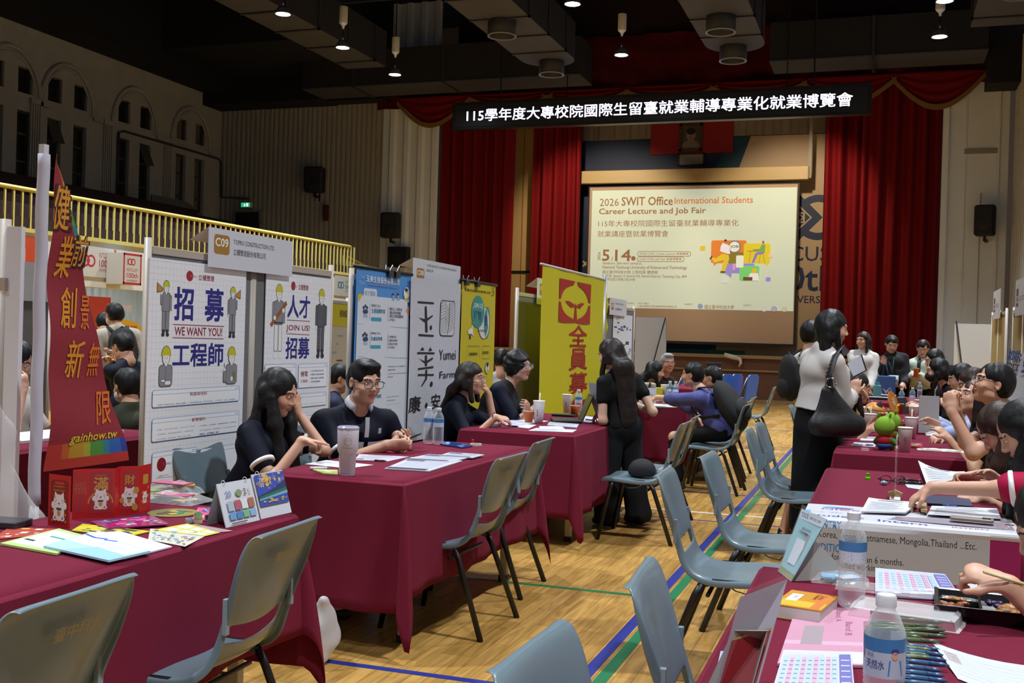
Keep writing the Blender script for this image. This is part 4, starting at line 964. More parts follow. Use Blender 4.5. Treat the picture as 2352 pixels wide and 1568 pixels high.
# ------------------------------------------------------------------ tables and cloths
CLOTH = M('maroon_cloth', '6c1b31', .9, bump=.1, bscale=400, spec=.15)
TLEG = M('table_leg_beige', 'b5ad98', .5); TZ = .75
def table(x0, x1, y0, y1, label, clabel, ov=(.5, .5, .5, .5), seed=1, chain=None):
 """ov: cloth overhang towards -x, +x, -y, +y"""
 cxm, cym = (x0 + x1) / 2, (y0 + y1) / 2
 t = thing('folding_table', label, 'table', (cxm, cym, 0)); w, l = (x1 - x0) / 2, (y1 - y0) / 2
 MB().box(-w, w, -l, l, TZ - .03, TZ - .004, C('cfc8b8')).obj('tabletop', t)
 for sx in (-1, 1):
  for sy in (-1, 1):
   mb = MB(); mb.box(sx * (w - .08) - .022, sx * (w - .08) + .022, sy * (l - .22) - .018, sy * (l - .22) + .018, .03, TZ - .03, TLEG); g = mb.obj('leg', t, bevel=.004)
   MB().box(sx * (w - .08) - .026, sx * (w - .08) + .026, sy * (l - .22) - .022, sy * (l - .22) + .022, 0, .035, BLK).obj('rubber_foot', g)
 for sy in (-1, 1): MB().box(-w + .1, w - .1, sy * (l - .22) - .014, sy * (l - .22) + .014, .2, .24, TLEG).obj('crossbar', t)
 rg = random.Random(seed); rings = []; nd = 12
 per = []  # (x, y, nx, ny, L, corner)
 def side(ax, ay, bx, by, nx, ny, L, n):
  for i in range(n): u = (i + .5) / n; per.append((ax + (bx - ax) * u, ay + (by - ay) * u, nx, ny, L, 0))
 def corner(cx_, cy_, a0, L0, L1):
  for i in range(11):
   th = R(a0 + 9 * i); q = math.radians(9 * i); c, s_ = math.cos(q), math.sin(q)
   Lc = min(L0 / max(c, 1e-3), L1 / max(s_, 1e-3)); per.append((cx_, cy_, math.cos(th), math.sin(th), Lc, math.sin(2 * q)))
 lx0, lx1, ly0, ly1 = ov
 side(x1, y0, x1, y1, 1, 0, lx1, 60); corner(x1, y1, 0, lx1, ly1); side(x1, y1, x0, y1, 0, 1, ly1, 26); corner(x0, y1, 90, ly1, lx0)
 side(x0, y1, x0, y0, -1, 0, lx0, 60); corner(x0, y0, 180, lx0, ly0); side(x0, y0, x1, y0, 0, -1, ly0, 26); corner(x1, y0, 270, ly0, lx1)
 ph = [rg.random() * 6 for _ in range(6)]; n = len(per)
 for j in range(nd + 1):
  v = j / nd; ring = []
  for i, (x, y, nx, ny, L, c) in enumerate(per):
   L_ = min(L, .70 if j else .7); d = L_ * v; s = (x * 1.3 + y)
   rip = (math.sin(s * 7 + ph[0]) * .012 + math.sin(s * 15 + ph[1] + v) * .006) * v + .006 * math.sin(s * 23 + ph[2])*v
   o = .012 + d * .045 + rip + c * (d * .20) * (1 - .35 * v)
   if j == 0: o = .0
   if j == 1: o = .012
   ring.append(Vector((x + nx * o, y + ny * o, TZ + .004 - (d if j > 1 else (.002 if j == 0 else .012)))))
  rings.append(ring)
 mb = MB(); mb.loft(rings, CLOTH)
 g = 16; vs = [(x0 + (x1 - x0) * i / 6, y0 + (y1 - y0) * j / g, TZ + .0035) for j in range(g + 1) for i in range(7)]
 mb.add(vs, [(j * 7 + i, j * 7 + i + 1, (j + 1) * 7 + i + 1, (j + 1) * 7 + i) for j in range(g) for i in range(6)], CLOTH)
 o = mb.obj('tablecloth', smooth=2); md = o.modifiers.new('thick', 'SOLIDIFY'); md.thickness = .0015; md.offset = -1
 tag(o, clabel, 'tablecloth'); return t
LX0, LX1 = -2.62, -1.94
table(LX0, LX1, 1.35, 3.30, 'folding table under the cloth with the red greeting cards, nearest on the left', 'maroon cloth on the nearest left table, under the red greeting cards', (.4, .42, .4, .55), 3)
table(LX0, LX1, 4.20, 6.00, 'folding table with beige legs where the two people in navy polos sit', 'maroon cloth on the table with the white tumbler and two water bottles', (.4, .50, .56, .5), 5)
table(-2.75, LX1, 6.88, 8.75, 'folding table carrying the open laptop', 'maroon cloth on the table with the open laptop, hanging in points to the floor', (.45, .55, .56, .55), 8)
table(-2.6, -1.9, 10.95, 12.6, 'folding table where the man in the blue shirt reaches over', 'maroon cloth on the left table nearest the stage with stacked wrapped leaflets', (.5, .6, .6, .5), 9)
table(-2.9, -2.2, 14.8, 16.4, 'small table beyond the blue chairs left of the aisle', 'maroon cloth on the far left table in front of the blue chairs', (.5, .5, .5, .5), 11)
RX0, RX1 = -.26, .47
table(-.31, .42, .9, 3.18, 'folding table with the lunch box and pens, nearest on the right', 'maroon cloth on the nearest right table under pens, books and lunch box', (.4, .4, .4, .3), 13)
table(RX0, RX1, 4.2, 5.92, 'folding table behind the white student intern banner', 'maroon cloth on the table draped with the student intern banner', (.55, .5, .5, .5), 15)
table(RX0, RX1, 6.86, 8.62, 'folding table with the green plush toys', 'maroon cloth on the table with the two green plush toys', (.55, .5, .55, .5), 17)
table(-.14, .58, 9.9, 12.3, 'folding table with the calico cat toy, beyond the green plush toys', 'maroon cloth on the table with the calico cat toy and coffee cups', (.5, .5, .5, .5), 19)
table(-.15, .6, 13.4, 15.2, 'farthest folding table on the right, before the standing trio', 'maroon cloth on the farthest right table with black folders', (.5, .5, .5, .5), 21)
table(-4.72, -4.05, 3.4, 5.5, 'table in the far left booth row behind the red flag', 'maroon cloth on the table behind the red flag in the far left booth', (.5, .6, .6, .5), 23)

# ------------------------------------------------------------------ moulded chairs
PL = M('chair_plastic_blue_grey', '687a83', .3, spec=.5, coat=.15, var=.06, vscale=6); LEGM = M('chair_leg_black', '141416', .4); PLD = M('chair_text_faded', '97875c', .5)
def shell_mesh():
 """one moulded seat-and-back shell; faces +y, width x"""
 prof = [(.235, .405), (.225, .432), (.19, .445), (.1, .44), (.0, .432), (-.09, .43), (-.155, .445), (-.19, .485), (-.207, .535), (-.22, .58), (-.236, .63), (-.253, .68), (-.272, .735), (-.29, .785), (-.305, .822), (-.322, .838), (-.338, .832)]
 hw = [.195, .205, .212, .215, .215, .213, .205, .192, .183, .182, .187, .2, .21, .213, .203, .188, .182]
 us = [-1, -1, -.95, -.82, -.68, -.5, -.33, -.16, 0, .16, .33, .5, .68, .82, .95, 1, 1]; nu = 16; vs = []; n_ = len(prof)
 for j, ((y, z), w) in enumerate(zip(prof, hw)):
  (ya, za), (yb, zb_) = prof[max(j - 1, 0)], prof[min(j + 1, n_ - 1)]; l = math.hypot(yb - ya, zb_ - za); ny, nz = -(zb_ - za) / l, (yb - ya) / l  # towards the rear / underside
  ny, nz = (ny, nz) if nz < 0 or ny < 0 else (-ny, -nz)
  for i, u in enumerate(us):
   x = w * u; e = abs(u) ** 8; back = min(max((z - .45) / .2, 0), 1); fl = .024 * min(1, max(0, (15 - j) / 4)) if i in (0, nu) else 0
   dz = -.012 * (1 - u * u) * (1 - back) - .008 * e * (1 - back); dy = -(.026 if j < 11 else .026 - .004 * (j - 10)) * (1 - u * u) * back - .006 * e * back
   sg = .02 * (1 - (abs(u)) ** 2) if 7 <= j <= 9 else 0
   vs.append((x * (1 + (.01 if fl else 0)), y + dy + ny * fl * (1 if back > 0 else .4) , z + dz - sg - (fl * (1 - back))))
 fs = []
 for j in range(len(prof) - 1):
  for i in range(nu):
   if j == 8 and 3 <= i <= nu - 4: continue
   a = j * (nu + 1) + i; fs.append((a, a + 1, a + nu + 2, a + nu + 1))
 me = bpy.data.meshes.new('seat_shell'); me.from_pydata(vs, [], fs); me.materials.append(PL); me.shade_smooth(); return me
def make_chair():
 t = thing('chair', 'x', 'chair', group='moulded grey chairs along the booths')
 o = link('seat_shell', shell_mesh(), t); md = o.modifiers.new('thick', 'SOLIDIFY'); md.thickness = .007; md.offset = 0; b = o.modifiers.new('sub', 'SUBSURF'); b.levels = 1; b.render_levels = 2
 for s in (-1, 1):
  x = s * .2
  MB().tube([(x * 1.17, .235, .0), (x * 1.02, .165, .36), (x, .145, .405)], .0135, LEGM, 8, flat=1.3).obj('leg', t, True)
  MB().tube([(x * 1.17, -.285, .0), (x * 1.02, -.15, .36), (x, -.125, .405)], .0135, LEGM, 8, flat=1.3).obj('leg', t, True)
  MB().tube([(x, .15, .4), (x, .1, .418), (x, -.08, .418), (x, -.13, .4)], .0135, LEGM, 8).obj('side_rail', t, True)
 MB().tube([(-.2, .1, .40), (.2, .1, .40)], .009, LEGM, 6).obj('crossbar', t, True); MB().tube([(-.2, -.1, .36), (.2, -.1, .36)], .009, LEGM, 6).obj('crossbar', t, True)
 mb = MB()
 for s in (-1, 1):
  mb.tube([(s * .12, .1, .4), (s * .12, .06, .36), (s * .07, .0, .36), (s * .07, -.06, .4)], .003, C('8a8a88', .3, metal=1), 5)
 mb.obj('wire_hook', t)
 for s in (-1, 1): MB().box(s * .185 - .012, s * .185 + .006, -.25, -.236, .56, .66, M('chair_bracket', '7f8f98', .35)).obj('hinge_bracket', t, bevel=.002)
 A = Art(.0006); A.text('臺中科大', 0, 0, .035, PLD, anchor='c', bold=.01); mb = MB()
 # lettering follows the back face of the backrest
 A.put(mb, (.02, -.312, .735), (1, 0, 0), (0, -.3, .954)); o = mb.obj('painted_letters', t)
 return t
chair0 = make_chair(); _cn = [0]
def chair(x, y, face, label):
 t = chair0 if _cn[0] == 0 else copy_tree(chair0); _cn[0] += 1
 t.location = (x, y, 0); t.rotation_euler = (0, 0, R(face)); t['label'] = label; return t
# left side, backs to the aisle (facing -x => 90 deg)
chair(-1.92, 1.82, 92, 'grey moulded chair nearest the camera at the left table, back towards the aisle')
chair(-1.93, 2.68, 93, 'grey moulded chair at the greeting card table, second from the front, letters on its back')
chair(-1.98, 4.82, 88, 'grey moulded chair at the near end of the table with the white tumbler')
chair(-2.08, 5.62, 92, 'grey moulded chair at the far end of the table with the white tumbler')
chair(-1.62, 7.5, 90, 'grey moulded chair beside the woman in black, black cap and clear bottle on its seat')
chair(-1.66, 8.15, 92, 'grey moulded chair just behind the one holding the black cap')
chair(-1.50, 10.15, 88, 'grey moulded chair under the man in the blue shirt')
chair(-1.56, 10.75, 93, 'grey moulded chair behind the blue shirted man, middle of three')
chair(-1.60, 11.5, 90, 'grey moulded chair at the far end of the leaflet table')
chair(-1.68, 14.75, 90, 'lone grey moulded chair in the aisle nearest the stage')
# exhibitor side
chair(-2.99, 4.62, -90, 'grey moulded chair under the long haired woman in navy')
chair(-2.96, 5.42, -90, 'grey moulded chair under the man in the navy polo with glasses')
chair(-3.0, 6.35, -90, 'grey moulded chair with a denim jacket hung on it between two booths')
chair(-3.03, 7.2, -90, 'grey moulded chair under the woman touching her nose')
chair(-3.03, 7.9, -90, 'grey moulded chair under the curly haired woman with a black vest')
# right side, backs to the aisle (facing +x => -90)
chair(-.56, 4.62, -88, 'grey moulded chair at the intern banner table, nearer of two with backs to the aisle')
chair(-.50, 5.42, -92, 'grey moulded chair at the far end of the intern banner table')
chair(-.22, 2.6, -86, 'grey moulded chair pushed against the nearest right table by the clear stand')
chair(-.27, 1.86, -92, 'grey moulded chair lowest in the frame at the nearest right table')
chair(-.50, 7.15, -90, 'grey moulded chair behind the white blouse, nearer of two')
chair(-.50, 7.75, -92, 'grey moulded chair behind the white blouse, farther of two')
chair(-.48, 10.3, -90, 'grey moulded chair hidden behind the standing woman at the cat toy table')
# blue folding chairs near the stage
BLU = M('blue_plastic', '1d4f9c', .35, spec=.6); CHR = C('9a9ca0', .3, metal=1)
def blue_chair():
 t = thing('folding_chair', 'x', 'chair', group='blue folding chairs stacked in a row before the stage')
 mb = MB(); mb.rbox(-.21, .21, -.012, .012, 0, .42, .011, BLU, Tm((0, -.2, .44), rx=R(8))); o = mb.obj('backrest', t)
 pts = [(-.2, 0), (.2, 0), (.215, .3), (.19, .39), (.13, .43), (-.13, .43), (-.19, .39), (-.215, .3)]
 o.data.clear_geometry(); vs = [(x, -.2 - z * .14 + d, .44 + z) for d in (0, .025) for x, z in pts]; o.data.from_pydata(vs, [], [tuple(range(8)), tuple(range(15, 7, -1))] + [(i, 8 + i, 8 + (i + 1) % 8, (i + 1) % 8) for i in range(8)]); o.data.materials.clear(); o.data.materials.append(BLU)
 MB().rbox(-.2, .2, -.18, .2, .43, .455, .05, BLU).obj('seat', t)
 for s in (-1, 1):
  MB().tube([(s * .22, .22, 0), (s * .215, -.1, .5), (s * .215, -.24, .82)], .01, CHR, 6).obj('leg', t, True); MB().tube([(s * .2, -.25, 0), (s * .2, .12, .44)], .01, CHR, 6).obj('leg', t, True)
 return t
bc = blue_chair()
BP = [(1700, 905, 19.0, 'rightmost blue folding chair in the row before the stage, logo on its back'), (1664, 905, 19.0, 'second blue folding chair from the right before the stage'), (1640, 905, 18.6, 'third blue folding chair from the right, beside the tablet'), (1555, 900, 19.0, 'blue folding chair behind the grey haired man'), (1540, 905, 18.5, 'blue folding chair nearest the grey haired man'), (1572, 905, 19.6, 'blue folding chair farthest left in the back row before the stage')]
for i, (px, py, y, lb) in enumerate(BP):
 t = bc if i == 0 else copy_tree(bc); p = at(px, py, y=y); t.location = (p.x, y, 0); t.rotation_euler = (0, 0, R(70 if i < 3 else 90)); t['label'] = lb

# ------------------------------------------------------------------ booth boards
FR = M('board_frame_ivory', 'b6aba0', .45); GRY = M('board_felt_grey', '6f6f70', .9, bump=.1, bscale=500); XB = -3.3
def board(label, y0, y1, z1=1.8, x=XB, n=2, name='display_board', z0=.05, felt=GRY):
 t = thing(name, label, 'display board', (x, (y0 + y1) / 2, 0)); L = (y1 - y0) / n
 for k in range(n):
  a = y0 - (y0 + y1) / 2 + k * L; b = a + L
  MB().box(-.02, .0, a + .03, b - .03, .25, z1 - .04, felt).obj('felt_panel', t)
  for q in (a + .012, b - .012): MB().tube([(-.01, q, z0), (-.01, q, z1 + .02)], .018, FR, 10).obj('post', t, True)
  for z in (z1 - .04, .25): MB().box(-.025, .006, a + .03, b - .03, z - .015, z + .02, FR).obj('rail', t)
  for q in (a + .012, b - .012): MB().box(-.16, .14, q - .012, q + .012, 0, z0, FR).obj('foot', t)
 return t
class Wall:
 """artwork for a plane x = X seen from the aisle, drawn from photo pixels"""
 def __init__(s, X, step=.0006): s.X = X; s.a = Art(step)
 def p(s, px, py): q = at(px, py, x=s.X); return (q.y, q.z)
 def T(s, body, xl, yb, xr, yt, mat, bold=0.0, italic=False):
  a = s.p(xl, yb); b = s.p(xr, yt); s.a.text(body, a[0], a[1], b[1] - a[1], mat, w=b[0] - a[0], bold=bold, italic=italic)
 def box(s, xl, yb, xr, yt, mat): a = s.p(xl, yb); b = s.p(xr, yt); s.a.rect(*a, *b, mat)
 def quad(s, pts, mat): s.a.poly([s.p(*q) for q in pts], mat)
 def line(s, pts, w, mat): s.a.line([s.p(*q) for q in pts], w, mat)
 def ell(s, cx_, cy_, rx, ry, mat, **k):
  c = s.p(cx_, cy_); e = s.p(cx_ + rx, cy_); u = s.p(cx_, cy_ - ry); s.a.ell(c[0], c[1], abs(e[0] - c[0]), abs(u[1] - c[1]), mat, **k)
 def ring(s, cx_, cy_, r0, r1, mat, sx=1, **k):
  c = s.p(cx_, cy_); u = s.p(cx_, cy_ - 10); q = abs(u[1] - c[1]) / 10; s.a.ring(c[0], c[1], r0 * q, r1 * q, mat, **k)
 def obj(s, name, label, cat, y0, y1, z0, z1, base=WHITE, th=.004, off=0.0, parent=None, fn=None, ny=1, nz=1):
  mb = MB(); X = s.X
  if fn is None: mb.box(X - th, X, y0, y1, z0, z1, base); s.a.put(mb, (X + .0004, 0, 0), (0, 1, 0), (0, 0, 1))
  else:
   A2 = Art(.0006); A2.rect(y0, z0, y1, z1, base, ny, nz); A2.p += [(v, f, m, z + .0012) for v, f, m, z in s.a.p]; A2.put(mb, (X, 0, 0), (0, 1, 0), (0, 0, 1), fn)
  o = mb.obj(name, parent, smooth=bool(fn))
  return tag(o, label, cat) if parent is None else o
def grid(w, y0, y1, z0, z1, d, mat, lw=.0012):
 w.a.k += 1; k = w.a.k
 y = y0
 while y < y1: w.a.rect(y, z0, y + lw, z1, mat, lift=0); y += d
 z = z0
 while z < z1: w.a.rect(y0, z, y1, z + lw, mat, lift=0); z += d
BLU_T = C('29277f', .5); RED_T = C('8c2038', .5); LBL = C('4a86c8', .5); GRD = C('dcdfe4', .6); GR1 = C('8a8a90', .6); GR2 = C('5a5a62', .6); YEL = C('c9c41c', .5); SKF = C('eeeeec', .6); ORG = C('c8892e', .5); INKB = C('2a2c5a', .6)
def worker(a, x, z, h, kind, flip=1):
 """printed cartoon worker in a yellow helmet, feet at (x,z)"""
 o = .0035; g = GR2 if kind == 'dark' else GR1
 def rr(x0, z0, x1, z1, r, m):
  a.rrect(x + min(x0, x1) * h - o, z + z0 * h - o, x + max(x0, x1) * h + o, z + z1 * h + o, r * h, GR2 if m is not GR2 else C('2a2a30', .6)); a.rrect(x + min(x0, x1) * h, z + z0 * h, x + max(x0, x1) * h, z + z1 * h, r * h, m)
 if kind in ('stand', 'dark', 'horn', 'wood'):
  pm = SKF if kind == 'wood' else g
  for s in (-1, 1): rr(s * .015, .1, s * .085, .46, .01, pm); a.ell(x + s * .06 * h, z + .04 * h, .045 * h, .035 * h, C('33323a', .6) if kind != 'wood' else SKF); 
  if kind != 'wood': 
   for s in (-1, 1): a.rrect(x + (s * .05 - .033) * h, z + .03 * h, x + (s * .05 + .033) * h, z + .13 * h, .01 * h, C('3a3138', .6))
  rr(-.1, .44, .1, .74, .04, g); hz = .74
  if kind != 'horn':
   rr(-.145, .46, -.1, .72, .02, g); rr(.1, .46, .145, .72, .02, g)
   if kind == 'dark': a.ell(x - .12 * h, z + .42 * h, .02 * h, .035 * h, SKF); a.ell(x + .12 * h, z + .42 * h, .02 * h, .035 * h, SKF)
  else:
   rr(flip * .1, .44, flip * .14, .7, .02, g); a.ell(x + flip * .125 * h, z + .42 * h, .022 * h, .03 * h, SKF); rr(-flip * .14, .55, -flip * .1, .72, .02, g); a.ell(x - flip * .12 * h, z + .74 * h, .022 * h, .035 * h, SKF)
   a.poly([(x - flip * .08 * h, z + .82 * h), (x - flip * .25 * h, z + .92 * h), (x - flip * .25 * h, z + .74 * h), (x - flip * .08 * h, z + .77 * h)], GR2); a.poly([(x - flip * .09 * h, z + .81 * h), (x - flip * .235 * h, z + .9 * h), (x - flip * .235 * h, z + .76 * h), (x - flip * .09 * h, z + .78 * h)], ORG)
  if kind == 'wood':
   a.poly([(x - .2 * h, z + .44 * h), (x - .16 * h, z + .40 * h), (x + .2 * h, z + .7 * h), (x + .17 * h, z + .75 * h)], C('9a5a28', .6)); a.ell(x - .09 * h, z + .52 * h, .03 * h, .03 * h, SKF); a.ell(x + .11 * h, z + .62 * h, .03 * h, .03 * h, SKF); a.rect(x - .1 * h, z + .45 * h, x + .1 * h, z + .47 * h, C('33323a'))
  s = 1
 else:
  rr(-.23, 0, .23, .48, .1, g); hz = .48; s = 2.1
  if kind == 'fold': rr(-.16, .1, -.02, .15, .02, SKF); rr(-.02, .03, .18, .12, .02, SKF); a.line([(x, z + .1 * h), (x, z + .44 * h)], .003, GR2)
  else: a.poly([(x + .02 * h, z + .1 * h), (x + .16 * h, z + .06 * h), (x + .2 * h, z + .26 * h), (x + .06 * h, z + .32 * h)], C('7d7558')); a.ell(x + .02 * h, z + .12 * h, .05 * h, .06 * h, SKF); a.ell(x - .3 * h, z + .34 * h, .05 * h, .08 * h, SKF); rr(-.33, .05, -.23, .3, .03, g); a.line([(x - .3 * h, z + .38 * h), (x - .31 * h, z + .52 * h)], .004, INKB)
 a.ell(x, z + (hz + .09 * s) * h, .058 * s * h + o, .085 * s * h + o, GR2); a.ell(x, z + (hz + .09 * s) * h, .058 * s * h, .085 * s * h, SKF); a.rect(x - .02 * s * h, z + hz * h - .01 * h, x + .02 * s * h, z + (hz + .03) * h, SKF)
 c = z + (hz + .115 * s) * h; a.ell(x, c, .074 * s * h + o, .095 * s * h + o, GR2, n=20, a0=0, a1=180); a.ell(x, c, .074 * s * h, .095 * s * h, YEL, n=20, a0=0, a1=180); a.rect(x - .085 * s * h, c - .006 * s * h, x + .085 * s * h, c + .012 * s * h, YEL)
 for q in (-1, 1): a.ell(x + q * .022 * s * h, c - .03 * s * h, .005 * s * h, .008 * s * h, INK)
 a.line([(x, c - .04 * s * h), (x + .006 * s * h, c - .055 * s * h)], .002, INK); a.line([(x - .012 * s * h, c - .075 * s * h), (x, c - .08 * s * h), (x + .012 * s * h, c - .075 * s * h)], .002, INK)
def c2(x, y): return (330 + x / 4.611, 560 + y / 4.611)
def c6(x, y): return (330 + x / 5.113, 860 + y / 5.113)
board('display board behind booth C09 holding the two recruitment posters', 4.2, 6.0)
# poster 1
w = Wall(XB + .012); y0, zt = w.p(*c2(65, 140)); y1 = w.p(*c2(1088, 300))[0]; zt = (zt + w.p(*c2(1090, 265))[1]) / 2; zb = w.p(570, 1100)[1]
grid(w, y0, y1, zb, zt, .03, GRD)
def TT(w, c, body, xl, yb, xr, yt, mat, bold=0.0): w.T(body, *c(xl, yb), *c(xr, yt), mat, bold)
w.ell(*c2(488, 340), 8, 12, C('a02030', .5)); TT(w, c2, 'TOPRO', 490, 352, 568, 340, C('c88a9a', .5), .01); TT(w, c2, '立穩營建', 580, 383, 748, 340, RED_T, .02)
TT(w, c2, '招', 322, 800, 528, 475, BLU_T, .045); TT(w, c2, '募', 645, 812, 850, 490, BLU_T, .045); TT(w, c2, 'WE WANT YOU!', 326, 968, 832, 892, RED_T, .03)
w.line([c2(310, 852), c2(848, 875)], .004, RED_T); w.line([c2(305, 993), c2(845, 1006)], .004, RED_T); TT(w, c2, '工程師', 305, 1300, 845, 1055, BLU_T, .045)
def WK(c, cx_, fy, ty, kind, flip=1):
 a = w.p(*c(cx_, fy)); b = w.p(*c(cx_, ty)); worker(w.a, a[0], a[1], b[1] - a[1], kind, flip)
WK(c2, 225, 985, 358, 'horn', 1); WK(c2, 930, 1000, 428, 'horn', -1); WK(c2, 225, 1505, 1048, 'fold'); WK(c2, 920, 1475, 1058, 'board')
def card(c, x0, y0_, x1, y1_, col=LBL):
 a = w.p(*c(x0, y1_)); b = w.p(*c(x1, y0_)); w.a.rrect(a[0] - .003, a[1] - .003, b[0] + .003, b[1] + .001, .012, col); w.a.rrect(a[0], a[1], b[0], b[1] - .001, .011, C('f4f5f8', .6)); w.a.rect(a[0], b[1] - .022, b[0], b[1] - .019, C('a8bcd8', .6)); w.a.text('▪▪▪', b[0] - .035, b[1] - .014, .005, LBL)
card(c6, 95, 130, 1115, 385); TT(w, c6, '制度與培訓', 535, 250, 735, 195, RED_T, .03)
for s, y, xs in (('✓新進人員教育訓練 / 團隊共識營  ✓工程師職能訓練、副主任培訓  ✓工地主任、所長、處長晉升', 325, (140, 1075)),): TT(w, c6, s, xs[0], y + 28, xs[1], y - 32, C('3f57a8', .5), .008)
card(c6, 88, 425, 1112, 790); TT(w, c6, '薪資福利', 558, 552, 715, 495, RED_T, .03)
for s, xl, y, xr in (('✓月薪：本科 $38,000起、非本科 $35,000起', 135, 660, 595), ('✓年終獎金、階段性績效獎金、KPI績效獎金', 135, 712, 580), ('✓生日禮金、年節禮金、國內外員工旅遊', 135, 768, 545), ('✓久任津貼、外地津貼、專業證照津貼、派遣津貼', 635, 610, 1080), ('✓員工健康檢查、專屬制服、工程人員專用宿舍', 635, 662, 1080), ('✓家庭日、部門聚餐、尾牙', 635, 715, 875)): TT(w, c6, s, xl, y, xr, y - 42 - (xr - xl) * .045, C('3f57a8', .5), .008)
card(c6, 85, 850, 610, 1290); card(c6, 650, 810, 1110, 1215); w.ell(*c6(200, 1055), 10.5, 16, C('8f2028', .5)); TT(w, c6, 'TOPRO', 212, 1068, 322, 1022, C('7a5a9a', .5), .01); TT(w, c6, '104', 732, 985, 832, 900, C('3a3a3a', .5), .02); w.ring(*c6(780, 945), 2, 5.5, C('b04038', .5)); TT(w, c6, '人力銀行', 710, 1045, 835, 1005, C('5a5a60', .5), .004)
for q in ((140, 1195, 325, 1160, '立穩營建 | TOPRO'), (685, 1130, 855, 1092, '立穩營造')): w.line([c6(q[0], q[3 - 2] + 20), c6(q[2], q[1])], .002, C('9a6a78')); TT(w, c6, q[4], q[0] + 15, q[1] + 10, q[2] - 40, q[3] + 6, C('8c3a58', .5))
w.obj('poster', 'tall white recruitment poster with WE WANT YOU and four helmeted cartoon workers', 'poster', y0, y1, zb, zt, C('f0f1f5', .5))
# poster 2
w = Wall(XB + .012); y0 = w.p(*c2(1300, 300))[0]; y1 = w.p(*c2(1990, 400))[0]; zt = w.p(*c2(1650, 330))[1]; zb = w.p(740, 1075)[1]
grid(w, y0, y1, zb, zt, .03, GRD)
w.ell(*c2(1585, 445), 5, 10.5, C('a02030', .5)); TT(w, c2, 'TOPRO', 1588, 455, 1632, 444, C('c88a9a', .5), .01); TT(w, c2, '立穩營建', 1638, 485, 1745, 438, RED_T, .02)
TT(w, c2, '人才', 1522, 775, 1762, 560, BLU_T, .04); TT(w, c2, 'JOIN US!', 1508, 932, 1758, 865, RED_T, .03); w.line([c2(1518, 805), c2(1760, 820)], .004, RED_T); w.line([c2(1508, 950), c2(1755, 963)], .004, RED_T); TT(w, c2, '招募', 1502, 1215, 1755, 995, BLU_T, .04)
WK(c2, 1415, 1215, 385, 'wood'); WK(c2, 1865, 1215, 438, 'dark')
card(c2, 1275, 1270, 1610, 1500); card(c2, 1632, 1265, 1940, 1525); TT(w, c2, '機電', 1658, 1405, 1735, 1345, RED_T, .03); TT(w, c2, '工程師', 1656, 1470, 1732, 1435, RED_T, .03)
for i, s in enumerate(('✓ 設計圖說核對檢討', '✓ 機電工程監督管理', '✓ 機電工程施工品質管控', '✓ 其他交辦事項')):
 TT(w, c2, s, 1752, 1355 + i * 38, 1905 - (i == 3) * 40, 1330 + i * 38, C('3f57a8', .5), .008); TT(w, c2, s, 1410, 1360 + i * 40, 1560 - (i == 3) * 30, 1334 + i * 40, C('3f57a8', .5), .008)
card(c6, 1640, 205, 2140, 400); TT(w, c6, '應徵條件', 1745, 305, 1845, 262, RED_T, .03); TT(w, c6, '✓大專以上學歷、乙級證照佳  ✓營造工程相關經驗佳', 1660, 365, 2115, 325, C('3f57a8', .5), .008)
card(c6, 1640, 455, 2135, 640); TT(w, c6, '制度與培訓', 1680, 570, 1830, 520, RED_T, .03); TT(w, c6, '✓新人訓練、職能訓練、主任、所長、處長晉升', 1660, 615, 2110, 568, C('3f57a8', .5), .008)
card(c6, 1640, 690, 2125, 980)
w.obj('poster', 'narrower white recruitment poster with JOIN US and two standing cartoon workers', 'poster', y0, y1, zb, zt, C('f0f1f5', .5))
# booth number signs (folded card over the board top)
def booth_sign(X, x0, yb0, x1, yt1, label, code, t1, t2, badge, e1, e2, e3=None, hgt=None):
 w = Wall(X); a = w.p(x0, yb0); b = w.p(x1, yt1); y0, y1, z0, z1 = a[0], b[0], a[1], b[1]; W_, H_ = y1 - y0, z1 - z0
 w.a.rrect(y0 + badge[0] * W_, z0 + badge[1] * H_, y0 + badge[2] * W_, z0 + badge[3] * H_, .02, C('a67a34', .5)); bw = (badge[2] - badge[0]) * W_
 w.a.text(code, y0 + (badge[0] + badge[2]) / 2 * W_, z0 + (badge[1] * .6 + badge[3] * .4) * H_, (badge[3] - badge[1]) * H_ * .42, WHITE, w=bw * .82, anchor='c', bold=.035)
 for e, s in ((e1, t1), (e2, t2), (e3, None if e3 is None else e3[4])):
  if e is not None: w.a.text(s, y0 + e[0] * W_, z0 + e[1] * H_, (e[3] - e[1]) * H_, C('33343f', .6), w=(e[2] - e[0]) * W_, bold=.01)
 t = thing('booth_sign', label, 'sign', (X, y0, z0)); mb = MB(); mb.box(-.003, 0, 0, W_, 0, H_, C('d3d5de', .5)); w.a.put(mb, (.0004, -y0, -z0), (0, 1, 0), (0, 0, 1)); mb.obj('front_panel', t)
 MB().add([(-.004, 0, H_), (-.004, W_, H_), (-.12, W_, H_ - .33 * min(H_, .9)), (-.12, 0, H_ - .33 * min(H_, .9))], [(0, 1, 2, 3)], C('c9cbd4', .5)).obj('rear_flap', t); return t
booth_sign(XB + .035, 478, 612, 673, 555, 'white folded booth sign C09 on top of the recruitment board', 'C09', 'TOPRO CONSTRUCTION LTD.', '立穩營造股份有限公司', (.055, .35, .225, .85), (.27, .66, .76, .78), (.27, .38, .65, .54))
